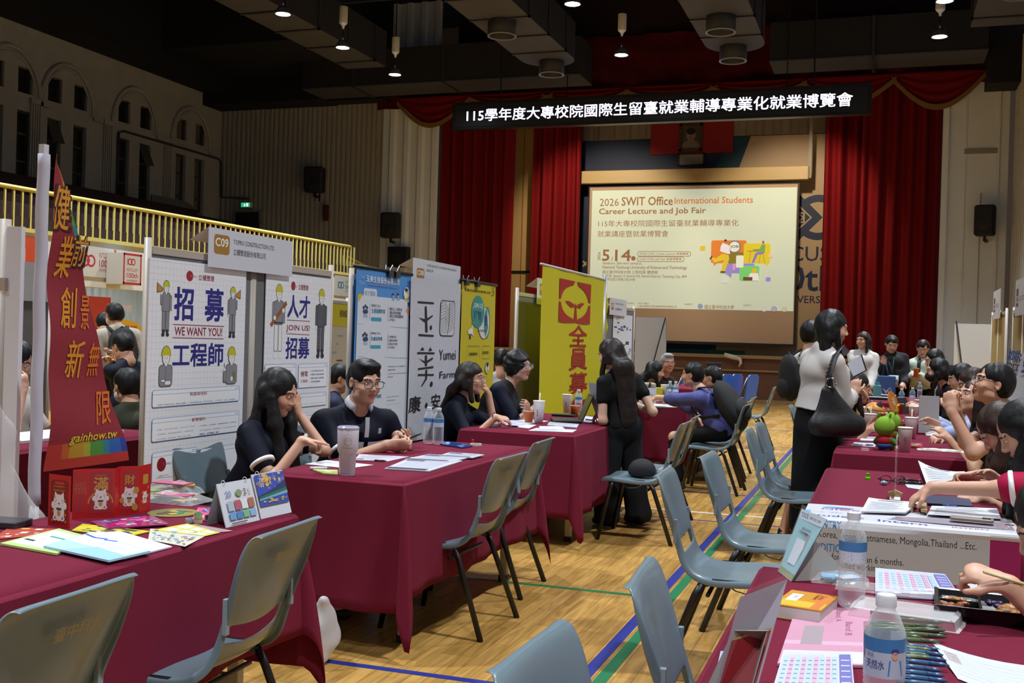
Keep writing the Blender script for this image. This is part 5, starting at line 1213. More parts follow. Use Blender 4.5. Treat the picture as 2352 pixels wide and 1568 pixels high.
# C08
def c3(x, y): return (740 + x / 5.227, 560 + y / 5.227)
board('display board behind booth C08 hidden by three hanging banners', 6.25, 8.95, 1.8)
wav = lambda amp, f, ph=0: (lambda a, b, p, N: (p + N * (amp * math.sin(a * f + ph + .6 * math.sin(b * 3)) + amp * .5 * math.sin(b * 5 + a * 3)), N))
w = Wall(XB + .06); y0 = w.p(*c3(415, 270))[0]; y1 = w.p(*c3(1065, 390))[0]; zt = w.p(*c3(740, 325))[1]; zb = .35
LB2 = M('banner_blue', '4f93d8', .55, bump=.2, bscale=5); w.a.rect(y0 + .02, zb, y1 - .02, w.p(*c3(720, 640))[1], C('d8dde6', .6), 14, 20); TT(w, c3, '玉美生技股份有限公司', 520, 450, 928, 430, C('e6ecf4', .5), .03)
TT(w, c3, '玉 Yumei', 438, 410, 505, 365, C('a8cdf0', .5)); TT(w, c3, '美 Farm', 438, 485, 505, 440, C('a8cdf0', .5)); TT(w, c3, '〈 食品品質人員/現場儲備幹部/設備工程師/產線作業員 〉', 530, 500, 912, 530, C('8a2a4a', .5), .01)
a = w.p(*c3(488, 640)); b = w.p(*c3(648, 545)); w.a.rrect(a[0], a[1] - .03, b[0], b[1], .02, C('d8dde6', .6)); TT(w, c3, '徵才職缺', 500, 618, 630, 570, C('5a9ac8', .5), .01); w.quad([c3(425, 600), c3(485, 600), c3(428, 700)], C('c9bc2a'))
for px in (848, 910): w.ell(*c3(px, 665), 3.6, 4, C('7fb4d8')); w.ell(*c3(px, 625), 2.3, 4.2, C('d9a88c')); w.ell(*c3(px, 606), 2.5, 2.6, INKB)
w.ring(*c3(1010, 600), 12, 16.5, C('2f6aa8')); w.ell(*c3(1010, 600), 6.4, 15.5, C('e6e6e2')); w.ell(*c3(1010, 640), 5.6, 7, YEL); w.ell(*c3(1010, 575), 3, 7, C('d9a88c')); w.ell(*c3(1008, 552), 3.2, 4, INK); w.quad([c3(1020, 700), c3(1045, 700), c3(1062, 905), c3(1035, 900)], C('2458b4')); w.quad([c3(995, 800), c3(1050, 730), c3(1062, 860), c3(1030, 850)], C('d9a88c'))
for yy, t3 in ((0, ('1.專科以上,不限科系', '2.需配合排休與輪班', '3.需站立作業及電腦操作', '4.不怕冷')), (330, ('1.不限科系', '2.需配合排休', '3.需站立作業', '4.不怕冷'))):
 TT(w, c3, '蔬果加工中心', 580 - yy * .02, 755 + yy, 690, 730 + yy, INKB); TT(w, c3, '生產儲備幹部' if not yy else '生產技術員', 580 - yy * .02, 828 + yy, 745 - (yy > 0) * 35, 785 + yy, C('2f7f96'), .03)
 a = w.p(*c3(573 - yy * .02, 925 + yy)); b = w.p(*c3(700 - yy * .03, 885 + yy)); w.a.rrect(a[0], a[1], b[0], b[1] , .01, C('3f9fb8')); w.line([c3(780, 745 + yy), c3(776, 935 + yy)], .003, LBL); w.line([c3(563, 715 + yy), c3(558, 910 + yy)], .003, LBL)
 for i, s in enumerate(t3): TT(w, c3, s, 793 - yy * .03, 800 + i * 42 + yy, 793 + len(s) * 15, 790 + i * 42 + yy - 18, INKB, .006)
 for q in (-1, 0, 1): w.ell(*c3(510 + q * 20 - yy * .02, 765 + yy - (q == 0) * 20), 2.2, 4, C('3a4a70')); 
 w.ell(*c3(510, 812 + yy), 6, 5.5, C('3a4a70')); TT(w, c3, '職缺', 485, 885 + yy, 537, 845 + yy, C('8fc4e0'))
 w.line([c3(425, 958 + yy * 1.19), c3(1035, 1010 + yy * 1.08)], .003, C('9ab8d8'))
for i, s in enumerate(('1.具商業HACCP 相關證照', '2.需配合排休', '3.具基本食品技術證照,產業與驗', '4.不怕冷')): TT(w, c3, s, 775, 1480 + i * 42, 775 + len(s) * 14, 1458 + i * 42, INKB, .006)
for i, s in enumerate(('1.農科系相關背景佳', '2.需配合排休', '3.溫室內作業,需耐熱')): TT(w, c3, s, 765, 1842 + i * 44, 765 + len(s) * 15, 1820 + i * 44, INKB, .006)
TT(w, c3, '管理員', 640, 1850, 700, 1800, C('2f7f96'), .03); TT(w, c3, 'JOIN US YUMEI', 640, 2010, 830, 1975, C('7a3a6a'))
def hang(w, name, label, y0, y1, zb, zt, base, amp=.0025, f=9, hanger=True, clips=()):
 t = thing(name, label, 'banner', (w.X, (y0 + y1) / 2, zt)); mb = MB(); ww = w.a
 A2 = Art(.0007); A2.rect(y0, zb, y1, zt, base, 14, 24); A2.p += [(v, f_, m, z + .004) for v, f_, m, z in ww.p]
 ym = (y0 + y1) / 2; fn0 = wav(amp, f); fn = lambda a, b, p, N: fn0(a, b, p, N); A2.put(mb, (0, -ym, -zt), (0, 1, 0), (0, 0, 1), fn); mb.obj('sheet', t, True)
 if hanger:
  MB().tube([(0, y0 - ym - .03, .004), (0, y1 - ym + .02, .004)], .012, BLK, 8).obj('hanging_rod', t, True)
 for c in clips:
  g = MB(); g.box(-.02, .025, c - .035, c + .035, -.035, .004, C('4a4c50', .3, metal=1)); g.tube([(-.01, c - .025, 0), (-.02, c, .045), (-.01, c + .025, 0)], .003, C('9a9ca0', .3, metal=1), 5); g.tube([(.02, c - .025, 0), (.03, c, .045), (.02, c + .025, 0)], .003, C('9a9ca0', .3, metal=1), 5); o = g.obj('bulldog_clip', t)
 return t
hang(w, 'banner', 'blue and white hanging banner with a magnifying glass, left in booth C08', y0, y1, zb, zt, LB2, clips=(.05, .16))
w = Wall(XB + .085); y0 = w.p(*c3(1075, 420))[0]; y1 = w.p(*c3(1670, 460))[0]; zt = w.p(*c3(1380, 440))[1]; DI = C('2a2428', .7)
w.quad([c3(1148, 685), c3(1330, 700), c3(1338, 722), c3(1152, 708)], DI); w.quad([c3(1232, 748), c3(1252, 748), c3(1262, 1058), c3(1236, 1058)], DI); w.quad([c3(1160, 880), c3(1235, 905), c3(1322, 852), c3(1320, 872), c3(1240, 935), c3(1225, 935)], DI); w.ell(*c3(1300, 1003), 2.4, 5.5, DI); w.quad([c3(1157, 1080), c3(1333, 1092), c3(1330, 1114), c3(1157, 1102)], DI)
w.quad([c3(1172, 1275), c3(1200, 1235), c3(1222, 1275)], DI); w.quad([c3(1268, 1280), c3(1292, 1238), c3(1312, 1282)], DI); w.quad([c3(1140, 1297), c3(1338, 1300), c3(1340, 1322), c3(1140, 1318)], DI); w.quad([c3(1228, 1335), c3(1250, 1335), c3(1250, 1465), c3(1228, 1462)], DI); w.quad([c3(1150, 1372), c3(1232, 1410), c3(1320, 1358), c3(1318, 1385), c3(1238, 1435)], DI)
w.quad([c3(1145, 1490), c3(1325, 1465), c3(1325, 1488), c3(1148, 1508)], DI); w.quad([c3(1232, 1510), c3(1252, 1510), c3(1248, 1620), c3(1190, 1710), c3(1182, 1700), c3(1230, 1610)], DI); w.ell(*c3(1300, 1680), 3, 6, DI); w.quad([c3(1145, 1560), c3(1330, 1560), c3(1330, 1580), c3(1145, 1580)], DI)
a = w.p(*c3(1402, 1105)); b = w.p(*c3(1595, 690)); w.a.rrect(a[0], a[1], b[0], b[1], .04, DI); w.a.rrect(a[0] + .007, a[1] + .007, b[0] - .007, b[1] - .007, .035, C('cfd0d6', .7)); cw, ch = b[0] - a[0], b[1] - a[1]
for k in range(11): w.a.line([(a[0] + .02, b[1] - .03 - k * ch * .085), (a[0] + cw * .3, b[1] - .02 - k * ch * .085 + .01), (a[0] + cw * .62, b[1] - .05 - (k + 1.5) * ch * .085)] if k < 6 else [(a[0] + .02 + (k - 6) * .025, a[1] + ch * .5), (a[0] + .03 + (k - 6) * .03, a[1] + .02)], .004, DI)
for k in range(11): w.a.line([(a[0] + cw * .55, a[1] + .03 + k * ch * .075), (a[0] + cw * .95, a[1] + .05 + (k + 1.2) * ch * .075)], .004, DI)
w.a.line([(a[0] + cw * .6, b[1] - .01), (a[0] + cw * .62, a[1] + ch * .5), (a[0] + cw * .52, a[1] + .01)], .006, DI)
TT(w, c3, 'Yumei', 1392, 1392, 1605, 1268, DI, .004); TT(w, c3, 'Farm', 1400, 1615, 1595, 1520, DI, .004)
w.T('康', 938, 948, 965, 908, DI, .02); w.ell(977, 930, 2.5, 6, DI); w.T('安', 988, 940, 1010, 903, DI, .01); w.ell(1022, 925, 2.5, 6, DI)
hang(w, 'banner', 'white creased cloth banner with large black brush letters, centre of booth C08', y0, y1, .62, zt, M('white_cloth', 'c6c7d0', .8, bump=.5, bscale=7), amp=.003, f=7, hanger=False)
w = Wall(XB + .06); y0 = w.p(*c3(1680, 440))[0]; y1 = w.p(*c3(2087, 490))[0]; zt = w.p(*c3(1880, 470))[1]; YB_ = M('banner_yellow', 'c8b928', .6, bump=.25, bscale=5)
TT(w, c3, '玉美生技股份有限公司', 1702, 560, 2012, 575, INK, .03); TT(w, c3, '玉美', 2028, 625, 2068, 520, C('8a8020'))
w.ell(*c3(1970, 945), 6.8, 37, C('3f8f86')); w.ell(*c3(1930, 950), 13, 38, C('d6d6d0')) if False else None
w.ell(*c3(1935, 950), 12.5, 37, C('3a3a5a')); w.ell(*c3(1935, 950), 12, 36, C('d8d8d4')); w.ell(*c3(1865, 815), 14, 37.5, C('3f9088')); w.quad([c3(1790, 950), c3(1830, 900), c3(1850, 1000)], C('3f9088'))
TT(w, c3, 'JOIN US', 1808, 778, 1922, 718, C('e4ece8'), .02); TT(w, c3, '招聘', 1812, 932, 1905, 808, C('1f2f6a'), .02); TT(w, c3, '徵', 1935, 985, 1972, 855, C('1f2f6a'), .02); TT(w, c3, '歡迎您的加入', 1862, 1055, 1968, 1030, C('4a3a5a'), .01)
w.quad([c3(1745, 1040), c3(1790, 1000), c3(1800, 960), c3(1812, 1110), c3(1785, 1075), c3(1750, 1085)], C('e4e4e4')); w.ell(*c3(1765, 1062), 3, 5, C('b83a3a')); w.quad([c3(1765, 1090), c3(1782, 1090), c3(1780, 1145), c3(1768, 1140)], INKB)
w.line([c3(1745, 1350), c3(1745, 1225), c3(1882, 1225), c3(1882, 1360)], .003, INK); w.line([c3(1912, 1370), c3(1915, 1225), c3(2005, 1225), c3(2000, 1378), c3(1912, 1376)], .003, INK); TT(w, c3, '生產儲備幹部', 1762, 1340, 1860, 1300, INK, .02); TT(w, c3, '選品管理員', 1918, 1322, 1990, 1285, INK, .02)
w.ell(*c3(1975, 1490), 5.6, 13.5, C('2f6aa8')); w.ell(*c3(1975, 1490), 4.8, 12, C('e0e0dc')); w.ell(*c3(1975, 1475), 2.4, 6, C('d9a88c')); w.ell(*c3(1975, 1450), 2.6, 4.5, INK); w.ell(*c3(1975, 1530), 4, 5, YEL)
hang(w, 'banner', 'yellow hanging banner with a green speech balloon, right in booth C08', y0, y1, .3, zt, YB_, clips=(-.33, -.08))
booth_sign(XB + .04, 948, 648, 1058, 612, 'white folded booth sign C08 above the white brush letter banner', 'C08', 'YUMEI BIOTEC CORPORATION, SINON', '興農集團 玉美生技股份有限公司', (.07, .14, .22, .62), (.26, .72, .9, .83), (.26, .02, .8, .10), (.26, .52, .4, .63, 'GROUP'))
# C07 and farther boards
board('bare grey display board behind booth C07 beside the yellow flag', 9.6, 11.6, 1.85)
booth_sign(XB + .04, 1233, 698, 1262, 643, 'narrow white booth sign C07 partly behind the yellow flag', 'C07', ' . ', ' . ', (.2, .35, .9, .8), None, None)
booth_sign(XB + .04, 1400, 722, 1440, 690, 'small white booth sign just right of the yellow flag', 'C06', 'TAIWAN COMTECH INC.', '台灣康泰克', (.08, .3, .22, .7), (.3, .65, .8, .74), (.3, .3, .7, .45))
board('display board with crowded technical posters beyond the yellow flag', 13.0, 14.65, 1.86)
w = Wall(XB + .012)
a = w.p(1403, 925); b = w.p(1453, 722); rg = random.Random(4)
for i in range(34):
 u = rg.random(); v = rg.random(); x = a[0] + u * (b[0] - a[0]) * .85; z = b[1] - .05 - v * .9; ww = .05 + rg.random() * .15; hh = .012 + rg.random() * .05
 w.a.rect(x, z, min(x + ww, b[0] - .02), z + hh, rg.choice([C('2a3a6a'), C('8aa0c8'), C('b83a30'), C('3a3a44'), C('a8b0c0'), C('5a7ab8')]))
w.obj('poster', 'crowded white technical poster with small blue and red pictures beyond the yellow flag', 'poster', a[0], b[0], .5, b[1] - .02, C('d6dbe4', .6))
# grey-white leaning stand panel with a black rod
p0 = at(1460, 728, y=15.2); p1 = at(1528, 870, y=15.2); t = thing('roll_up_banner', 'pale grey back of a roll up banner with a thin black rod', 'banner', ((p0.x + p1.x) / 2, 15.2, 0)); hw_ = (p1.x - p0.x) / 2
MB().box(-hw_, hw_, -.003, .003, .05, p0.z, C('a8a6a4', .7)).obj('sheet', t); MB().box(-hw_, hw_, -.08, .08, 0, .06, C('77787a', .4)).obj('base', t); MB().tube([(-hw_ + .1, -.3, .1), (hw_ - .02, -.02, p0.z)], .01, BLK, 6).obj('support_rod', t)
p0 = at(2193, 740, y=19.5); p1 = at(2275, 860, y=19.5); t = thing('roll_up_banner', 'back of a white roll up banner with a black rod before the right wall', 'banner', ((p0.x + p1.x) / 2, 19.5, 0)); hw_ = (p1.x - p0.x) / 2
MB().box(-hw_, hw_, -.003, .003, .05, p0.z - .02, C('c2c1bd', .7)).obj('sheet', t); MB().box(-hw_, hw_, -.08, .08, 0, .06, C('77787a', .4)).obj('base', t); MB().tube([(-hw_ + .02, -.05, p0.z + .02), (-hw_ + .25, -.4, .1)], .014, C('2a2c2c'), 6).obj('support_rod', t)
# right-hand boards seen edge on
def rboard(x, y0, y1, z1, label, sx0, sy0, sx1, sy1, slabel):
 t = board(label, y0, y1, z1, x=x, felt=M('kraft_panel', 'a08a4c', .8, var=.2, vscale=8)); t.rotation_euler = (0, 0, R(180))
 mb = MB(); mb.box(x - .03, x - .024, (y0 + y1) / 2 - .5, (y0 + y1) / 2 + .5, z1 - .1, z1 + .3, C('bfc0c4', .6)); A = Art(.0006); A.rrect(-.4, .1, -.2, .3, .02, C('5a3a4a')); A.text('C12', -.38, .14, .08, WHITE, w=.15, bold=.02); A.text('CO., LTD.', -.12, .15, .06, INK, w=.4)
 A.put(mb, (x - .0305, (y0 + y1) / 2, z1 - .1), (0, -1, 0), (0, 0, 1)); tag(mb.obj('booth_sign'), slabel, 'sign')
rboard(1.5, 15.3, 17.2, 1.95, 'display boards along the right wall, farther pair, seen nearly edge on', 0, 0, 0, 0, 'pale booth sign on the farther of the right wall boards')
rboard(1.42, 11.8, 13.7, 1.9, 'display boards along the right wall, nearer pair, seen nearly edge on', 0, 0, 0, 0, 'pale booth sign on the nearer right wall boards at the frame edge')
# blue-lettered flag at the right edge
t = thing('feather_flag', 'white and red feather flag with blue letters at the right frame edge', 'flag', (1.15, 9.6, 0)); mb = MB()
vs = [(-.25, 0, .85), (.45, 0, .85), (.45, 0, 2.2), (.12, 0, 1.9), (-.05, 0, 1.45)]; mb.add([(x, y + .02 * math.sin(z * 9), z) for x, y, z in vs], [(0, 1, 2, 3, 4)], C('c6c8d0', .7)); A = Art(.001); A.poly([(.12, .85), (.2, .85), (.3, 2.0), (.22, 1.95)], C('b82a50')); A.rect(-.02, .88, .12, 1.12, C('27407a')); A.text('招募', -.12, 1.2, .1, C('33508f'), rot=78, bold=.02); A.text('NTCUST', -.02, 1.22, .07, C('33508f'), rot=78, bold=.02)
A.put(mb, (0, -.02, 0), (1, 0, 0), (0, 0, 1)); mb.obj('flag_cloth', t); MB().tube([(.46, 0, 0), (.46, 0, 2.3)], .012, C('b0b0b4'), 8).obj('pole', t)

# ------------------------------------------------------------------ red feather flag (left)
XF = -2.9; w = Wall(XF + .004); yp = w.p(103, 335); t = thing('feather_flag', 'tall red feather flag with orange calligraphy on a white pole beside the left table', 'flag', (XF, yp[0], 0)); yp0 = yp[0]
OY = C('d08a1e', .6); OY2 = C('cf6a1e', .6)
edge = [(115, 350), (135, 385), (148, 420), (165, 500), (182, 560), (200, 640), (222, 740), (243, 840), (265, 940), (285, 1010), (294, 1056)]
E_ = [w.p(*q) for q in edge]; mb = MB(); n = 60; zt, zb = E_[0][1], E_[-1][1]
def ex(z):
 for (a0, b0), (a1, b1) in zip(E_, E_[1:]):
  if b1 <= z <= b0: return a0 + (a1 - a0) * (b0 - z) / (b0 - b1 + 1e-9)
 return E_[-1][0] if z < zb else E_[0][0]
fl = lambda a, b: .012 * math.sin(b * 7 + a * 6) + .008 * math.sin(b * 17 + a * 3)
vs = []; fs = []; nx = 12; yL = w.p(117, 700)[0]
for j in range(n + 1):
 z = zb + (zt - zb) * j / n; r_ = max(ex(z), yL + .003)
 for i in range(nx + 1): a = yL + (r_ - yL) * i / nx; vs.append((fl(a, z), a - yp0, z))
RF = M('flag_red', '86202c', .7, bump=.1, bscale=80); rb = [C(h, .6) for h in ('b03028', 'b85a22', 'b08a28', 'a0a030', '4a8a3a', '2a7a8a', '2a5aa8', '2a3a90')]
mb2 = MB()
for j in range(n):
 for i in range(nx):
  a = j * (nx + 1) + i; f = (a, a + 1, a + nx + 2, a + nx + 1); z = vs[a][2]
  mat = RF
  if .028 < z - zb < .085 and i >= 0: mat = rb[min(int(i / nx * 8), 7)]
  if z - zb < .028: mat = rb[0]
  if z > zt - .42 and i >= nx - 2: mat = rb[min(int((zt - z) / .42 * 8), 7)]
  mb2.add([vs[k] for k in f], [(0, 1, 2, 3)], mat)
mb2.obj('flag_cloth', t)
for nm, x0, yb_, x1, yt, c_, ol in (('健', 122, 525, 160, 430, OY, 1), ('業', 133, 636, 172, 545, OY, 0), ('創', 141, 752, 186, 662, OY, 0), ('新', 150, 868, 198, 782, OY, 0), ('前', 166, 610, 198, 545, OY, 1), ('景', 188, 756, 212, 680, OY2, 0), ('無', 203, 864, 234, 788, OY2, 0), ('限', 215, 975, 258, 898, OY2, 0)):
 if ol: w.T(nm, x0 - 1, yb_ + 2, x1 + 1.5, yt - 1, C('3a1a14'), .05)
 w.T(nm, x0, yb_, x1, yt, c_, .012, italic=True)
w.T('gainhow.tw', 152, 1022, 264, 985, C('c9b82e', .6), .02, italic=True)
mb = MB(); w.a.put(mb, (.003, -yp0, 0), (0, 1, 0), (0, 0, 1), lambda a, b, p, N: (p + N * fl(a, b), N)); mb.obj('flag_letters', t)
MB().tube([(0, 0, .0), (0, 0, .75)], .017, C('b9b9bd', .4), 10).obj('pole', t, True)
mb = MB(); mb.loft([[(.022 * math.cos(a) , .022 * math.sin(a) + .003 * math.sin(z * 20), z) for a in [k * math.pi / 6 for k in range(12)]] for z in [.74 + (yp[1] - .77) * k / 30 for k in range(31)]], C('bdbac6', .8), True, True); mb.obj('pole_sleeve', t, True)
MB().box(-.012, .012, -.012, .012, yp[1] - .03, yp[1] + .005, C('c9c9cc')).obj('end_cap', t)
mb = MB(); mb.box(-.22, .22, -.02, .02, 0, .03, C('3a3a3c')); mb.box(-.02, .02, -.22, .22, 0, .03, C('3a3a3c')); mb.obj('base', t)
# yellow flag
def c4(x, y): return (960 + x / 4.126, 580 + y / 4.126)
XY = -3.02; w = Wall(XY + .004); a = w.p(*c4(1185, 205)); b = w.p(*c4(1775, 178)); zt = (a[1] + b[1]) / 2; y0, y1 = a[0], b[0]; RD = C('a8271e', .6)
t = thing('banner_flag', 'bright yellow hanging flag with red emblem and red characters on a metal stand', 'flag', (XY, y0, 0)); YF_ = M('flag_yellow', 'c9c010', .6, bump=.15, bscale=12)
A2 = Art(.0007); A2.rect(y0, .55, y1, zt - .01, YF_, 20, 30); 
cxm, czm = w.p(*c4(1485, 480)); q0 = w.p(*c4(1330, 655)); q1 = w.p(*c4(1640, 305)); e = .03
hx, hz = (q1[0] - q0[0]) / 2, (q1[1] - q0[1]) / 2; cxm, czm = (q0[0] + q1[0]) / 2, (q0[1] + q1[1]) / 2
for sx in (-1, 1):
 for sz in (-1, 1):
  pts = [(cxm + sx * hx * .06, czm + sz * hz), (cxm + sx * hx, czm + sz * hz), (cxm + sx * hx, czm + sz * hz * .05)] + [(cxm + sx * hx * .88 * math.cos(R(t_)), czm + sz * hz * .80 * math.sin(R(t_))) for t_ in range(6, 90, 12)]
  w.a.poly(pts, RD)
w.a.poly([(cxm - hx * .12, czm - hz * .98), (cxm + hx * .12, czm - hz * .98), (cxm + hx * .04, czm - hz * .2), (cxm, czm), (cxm - hx * .04, czm - hz * .2)], RD)
for s in (-1, 1): w.a.poly([(cxm, czm - hz * .22), (cxm + s * hx * .3, czm - hz * .28), (cxm + s * hx * .62, czm + .0 * hz), (cxm + s * hx * .4, czm + .02 * hz), (cxm + s * hx * .12, czm - hz * .1)], RD)
for ch, yb_, yt in (('全', 890, 695), ('員', 1115, 910), ('募', 1345, 1130), ('集', 1560, 1370)): w.T(ch, *c4(1430, yb_), *c4(1605, yt), RD, .035)
A2.p += [(v, f, m, z + .005) for v, f, m, z in w.a.p]; mb = MB(); fn0 = wav(.004, 8.5); A2.put(mb, (0, -y0, 0), (0, 1, 0), (0, 0, 1), fn0); mb.obj('flag_cloth', t, True)
MB().tube([(0, -.06, zt), (0, y1 - y0 + .02, zt)], .012, C('d0d0d0', .4), 8).obj('crossbar', t, True); MB().tube([(0.0, y1 - y0 + .03, 0), (0, y1 - y0 + .03, zt + .06)], .018, C('a0a2a4', .35, metal=.6), 10).obj('pole', t, True)
mb = MB(); vs = []; 
for j in range(31):
 for i in range(5): vs.append((.02 * math.sin(j * .9 + i) , y1 - y0 + .03 + (.0 if i == 0 else .05 * i) * (.6 + .1 * math.sin(j * 1.7)), .9 + (zt - .15 - .9) * j / 30))
mb.add(vs, [(j * 5 + i, j * 5 + i + 1, (j + 1) * 5 + i + 1, (j + 1) * 5 + i) for j in range(30) for i in range(4)], YF_); mb.obj('side_sleeve', t, True)
mb = MB(); mb.box(-.25, .25, y1 - y0 + .01, y1 - y0 + .05, 0, .03, C('55565a')); mb.box(-.02, .02, y1 - y0 - .22, y1 - y0 + .28, 0, .03, C('55565a')); mb.obj('base', t)

# ------------------------------------------------------------------ far-left booths
t = thing('display_board', 'white exhibition panel with an ivory post at the far left edge', 'display board', (-3.3, 3.28, 0))
MB().box(-.35, .04, -.01, .01, .2, 1.76, GRY).obj('felt_panel', t); MB().box(.07, .14, -.01, .01, .2, 1.77, C('dfe1ea', .5)).obj('white_panel', t); MB().tube([(.05, 0, .03), (.05, 0, 1.8)], .022, FR, 10).obj('post', t, True); MB().box(.02, .08, -.03, .03, 1.52, 1.57, FR).obj('bracket', t)
w = Wall(-5.6); 
t = board('grey felt board with white header in the booth behind the red flag', 4.5, 6.2, 1.62, x=-5.7)
a = at(48, 690, x=-5.62); b = at(100, 600, x=-5.62)
mb = MB(); mb.box(-5.64, -5.62, a.y - 1, b.y + .08, 1.55, 1.82, C('c2c4cc', .5)); A = Art(.001); A.text('CO., LTD.', at(57, 634, x=-5.62).y, at(57, 630, x=-5.62).z, .035, INKB, anchor='r', w=.35, bold=.01); A.put(mb, (-5.619, 0, 0), (0, 1, 0), (0, 0, 1)); tag(mb.obj('booth_sign'), 'wide white booth header sign ending in TD behind the red flag', 'sign')
tag(MB().box(-4.66, -4.3, 4.5, 5.3, TZ + .005, TZ + .02, C('c9cad0')).obj('paper_pile'), 'flat white paper pile before the short haired woman in white', 'papers')
t = thing('display_board', 'narrow black display board edge with ivory frame left of the cartoon poster', 'display board', (-5.6, 7.75, 0)); MB().box(-.02, 0, -.6, .45, .2, 1.75, C('131518', .4)).obj('panel', t)
for q in (-.62, .47): MB().tube([(0, q, .03), (0, q, 1.8)], .02, FR, 8).obj('post', t, True)
MB().box(-.02, .01, -.6, .45, 1.72, 1.79, FR).obj('rail', t)
# balcony banners
XR = -11.98; OR2 = C('b8421c', .6); RR = C('a8242c', .6); TLC = C('1f5a66', .6)
def fascia(name, label, x0, yb_, x1, yt, draw, base=C('bdbcb4', .6), cat='banner', dx=0, depth=.03):
 w = Wall(XR + dx); a = w.p(x0, yb_); b = w.p(x1, yt); draw(w, a[0], a[1], b[0] - a[0], b[1] - a[1]); return w.obj(name, label, cat, a[0], b[0], a[1], b[1], base, th=depth)
def logo(w, x, z, h, c):
 w.a.rect(x, z, x + h * .14, z + h, c); w.a.ring(x + h * .6, z + h / 2, h * .33, h * .5, c); w.a.ring(x + h * 1.25, z + h / 2, h * .33, h * .5, c); w.a.poly([(x + h * .92, z + h * .2), (x + h * 1.15, z + h / 2), (x + h * .92, z + h * .8), (x + h * .7, z + h / 2)], c)
def d1(w, y, z, W_, H_):
 logo(w, y + W_ * .35, z + H_ * .32, H_ * .42, RR); w.a.text('NTCUST', y + W_ * .66, z + H_ * .66, H_ * .18, RR, w=W_ * .21); w.a.text('100th', y + W_ * .66, z + H_ * .36, H_ * .24, RR, w=W_ * .21, bold=.02); w.a.text('ANNIVERSARY', y + W_ * .66, z + H_ * .2, H_ * .1, RR, w=W_ * .21); w.a.rect(y + W_ * .905, z, y + W_ * .94, z + H_, OR2)
fascia('banner', 'long white balcony banner with red 100th ANNIVERSARY print and orange bar', 130, 628, 275, 575, d1)
def d2(w, y, z, W_, H_):
 w.a.frame(y, z, y + W_, z + H_, .035, RR); logo(w, y + W_ * .22, z + H_ * .62, H_ * .22, RR); w.a.text('NTCUST', y + W_ * .5, z + H_ * .42, H_ * .1, RR, anchor='c', w=W_ * .6); w.a.text('100th', y + W_ * .5, z + H_ * .22, H_ * .15, RR, anchor='c', w=W_ * .6, bold=.02); w.a.text('ANNIVERSARY', y + W_ * .5, z + H_ * .1, H_ * .06, RR, anchor='c', w=W_ * .6)
fascia('sign_box', 'square white sign box with a red frame and 100th logo under the balcony', 282, 652, 326, 585, d2, dx=.35, depth=.33, cat='sign')
def d3(w, y, z, W_, H_): w.a.rect(y + W_ * .45, z + H_ * .1, y + W_ * .53, z + H_ * .6, C('c9a06a'))
fascia('banner', 'orange balcony banner panel at the far left behind the white pole', 20, 606, 92, 548, d3, base=OR2)
def d4(w, y, z, W_, H_):
 logo(w, y + W_ * .15, z + H_ * .35, H_ * .34, TLC); w.a.text('NTCUST', y + W_ * .5, z + H_ * .62, H_ * .14, TLC, w=W_ * .3); w.a.text('100th', y + W_ * .5, z + H_ * .36, H_ * .2, TLC, w=W_ * .3, bold=.02); w.a.text('ANNIVERSARY', y + W_ * .5, z + H_ * .22, H_ * .07, TLC, w=W_ * .3); w.a.rect(y + W_ * .84, z, y + W_ * .9, z + H_, TLC); [w.a.rect(y + W_ * .92, z + H_ * (.3 + .1 * k), y + W_ * .99, z + H_ * (.34 + .1 * k), INKB) for k in range(5)]
fascia('banner', 'grey balcony banner with teal 100th logo above the blue banner', 768, 678, 818, 636, d4, base=C('a3a4a0', .6))
w = Wall(-5.6); a = w.p(766, 880); b = w.p(800, 700)
w.a.rect(a[0] - .5, b[1] - .24, b[0], b[1], C('bdb42c', .6)); w.a.text('優的溜冰飯店', a[0] + .1, b[1] - .14, .08, INK, w=b[0] - a[0] - .12, bold=.02)
for k in range(9): w.a.rect(a[0] + .05, b[1] - .35 - k * .09, b[0] - .1 - .12 * (k % 3), b[1] - .335 - k * .09, INKB if k % 2 else C('6fa0c0'))
w.obj('poster', 'yellow topped white poster half hidden beyond the JOIN US poster', 'poster', a[0] - .5, b[0], .5, b[1], C('b8b6ac', .6))
t = board('display board carrying the yellow topped poster in the back row', a[0] - .55, b[0] + .06, b[1] + .06, x=-5.63)
# red banner in the left distance
w = Wall(-9.6); a = w.p(200, 760); b = w.p(255, 683)
w.a.text('儲備幹部', a[0] + .35, b[1] - .18, .1, C('e0b8a8'), w=.5, bold=.02); w.a.ell(a[0] + .65, b[1] - .42, .42, .14, C('c9a020')); w.a.text('未來戰隊', a[0] + .35, b[1] - .48, .12, RR, w=.62, bold=.03)
w.obj('banner', 'orange red recruitment banner behind the masked man with a backpack', 'banner', a[0] - .4, b[0], .0, b[1], C('b0331c', .6), th=.01)
# fan on the far wall
t = thing('wall_fan', 'pale wall mounted fan above the masked man under the balcony', 'fan', (-15.2, 13.6, 2.3)); mb = MB()
for r_ in (.12, .2, .27): mb.tube([(0.1, r_ * math.cos(k * math.pi / 12), r_ * math.sin(k * math.pi / 12)) for k in range(25)], .006, C('9aa4a8'), 4)
mb.obj('guard', t)
for k in range(3): MB().add([(0.05, 0, 0), (.07, .2 * math.cos(k * 2.1), .2 * math.sin(k * 2.1)), (.03, .2 * math.cos(k * 2.1 + .7), .2 * math.sin(k * 2.1 + .7))], [(0, 1, 2)], C('6a8a94')).obj('blade', t)
MB().tube([(-.35, 0, .1), (0, 0, 0)], .03, C('9aa4a8'), 8).obj('arm', t)

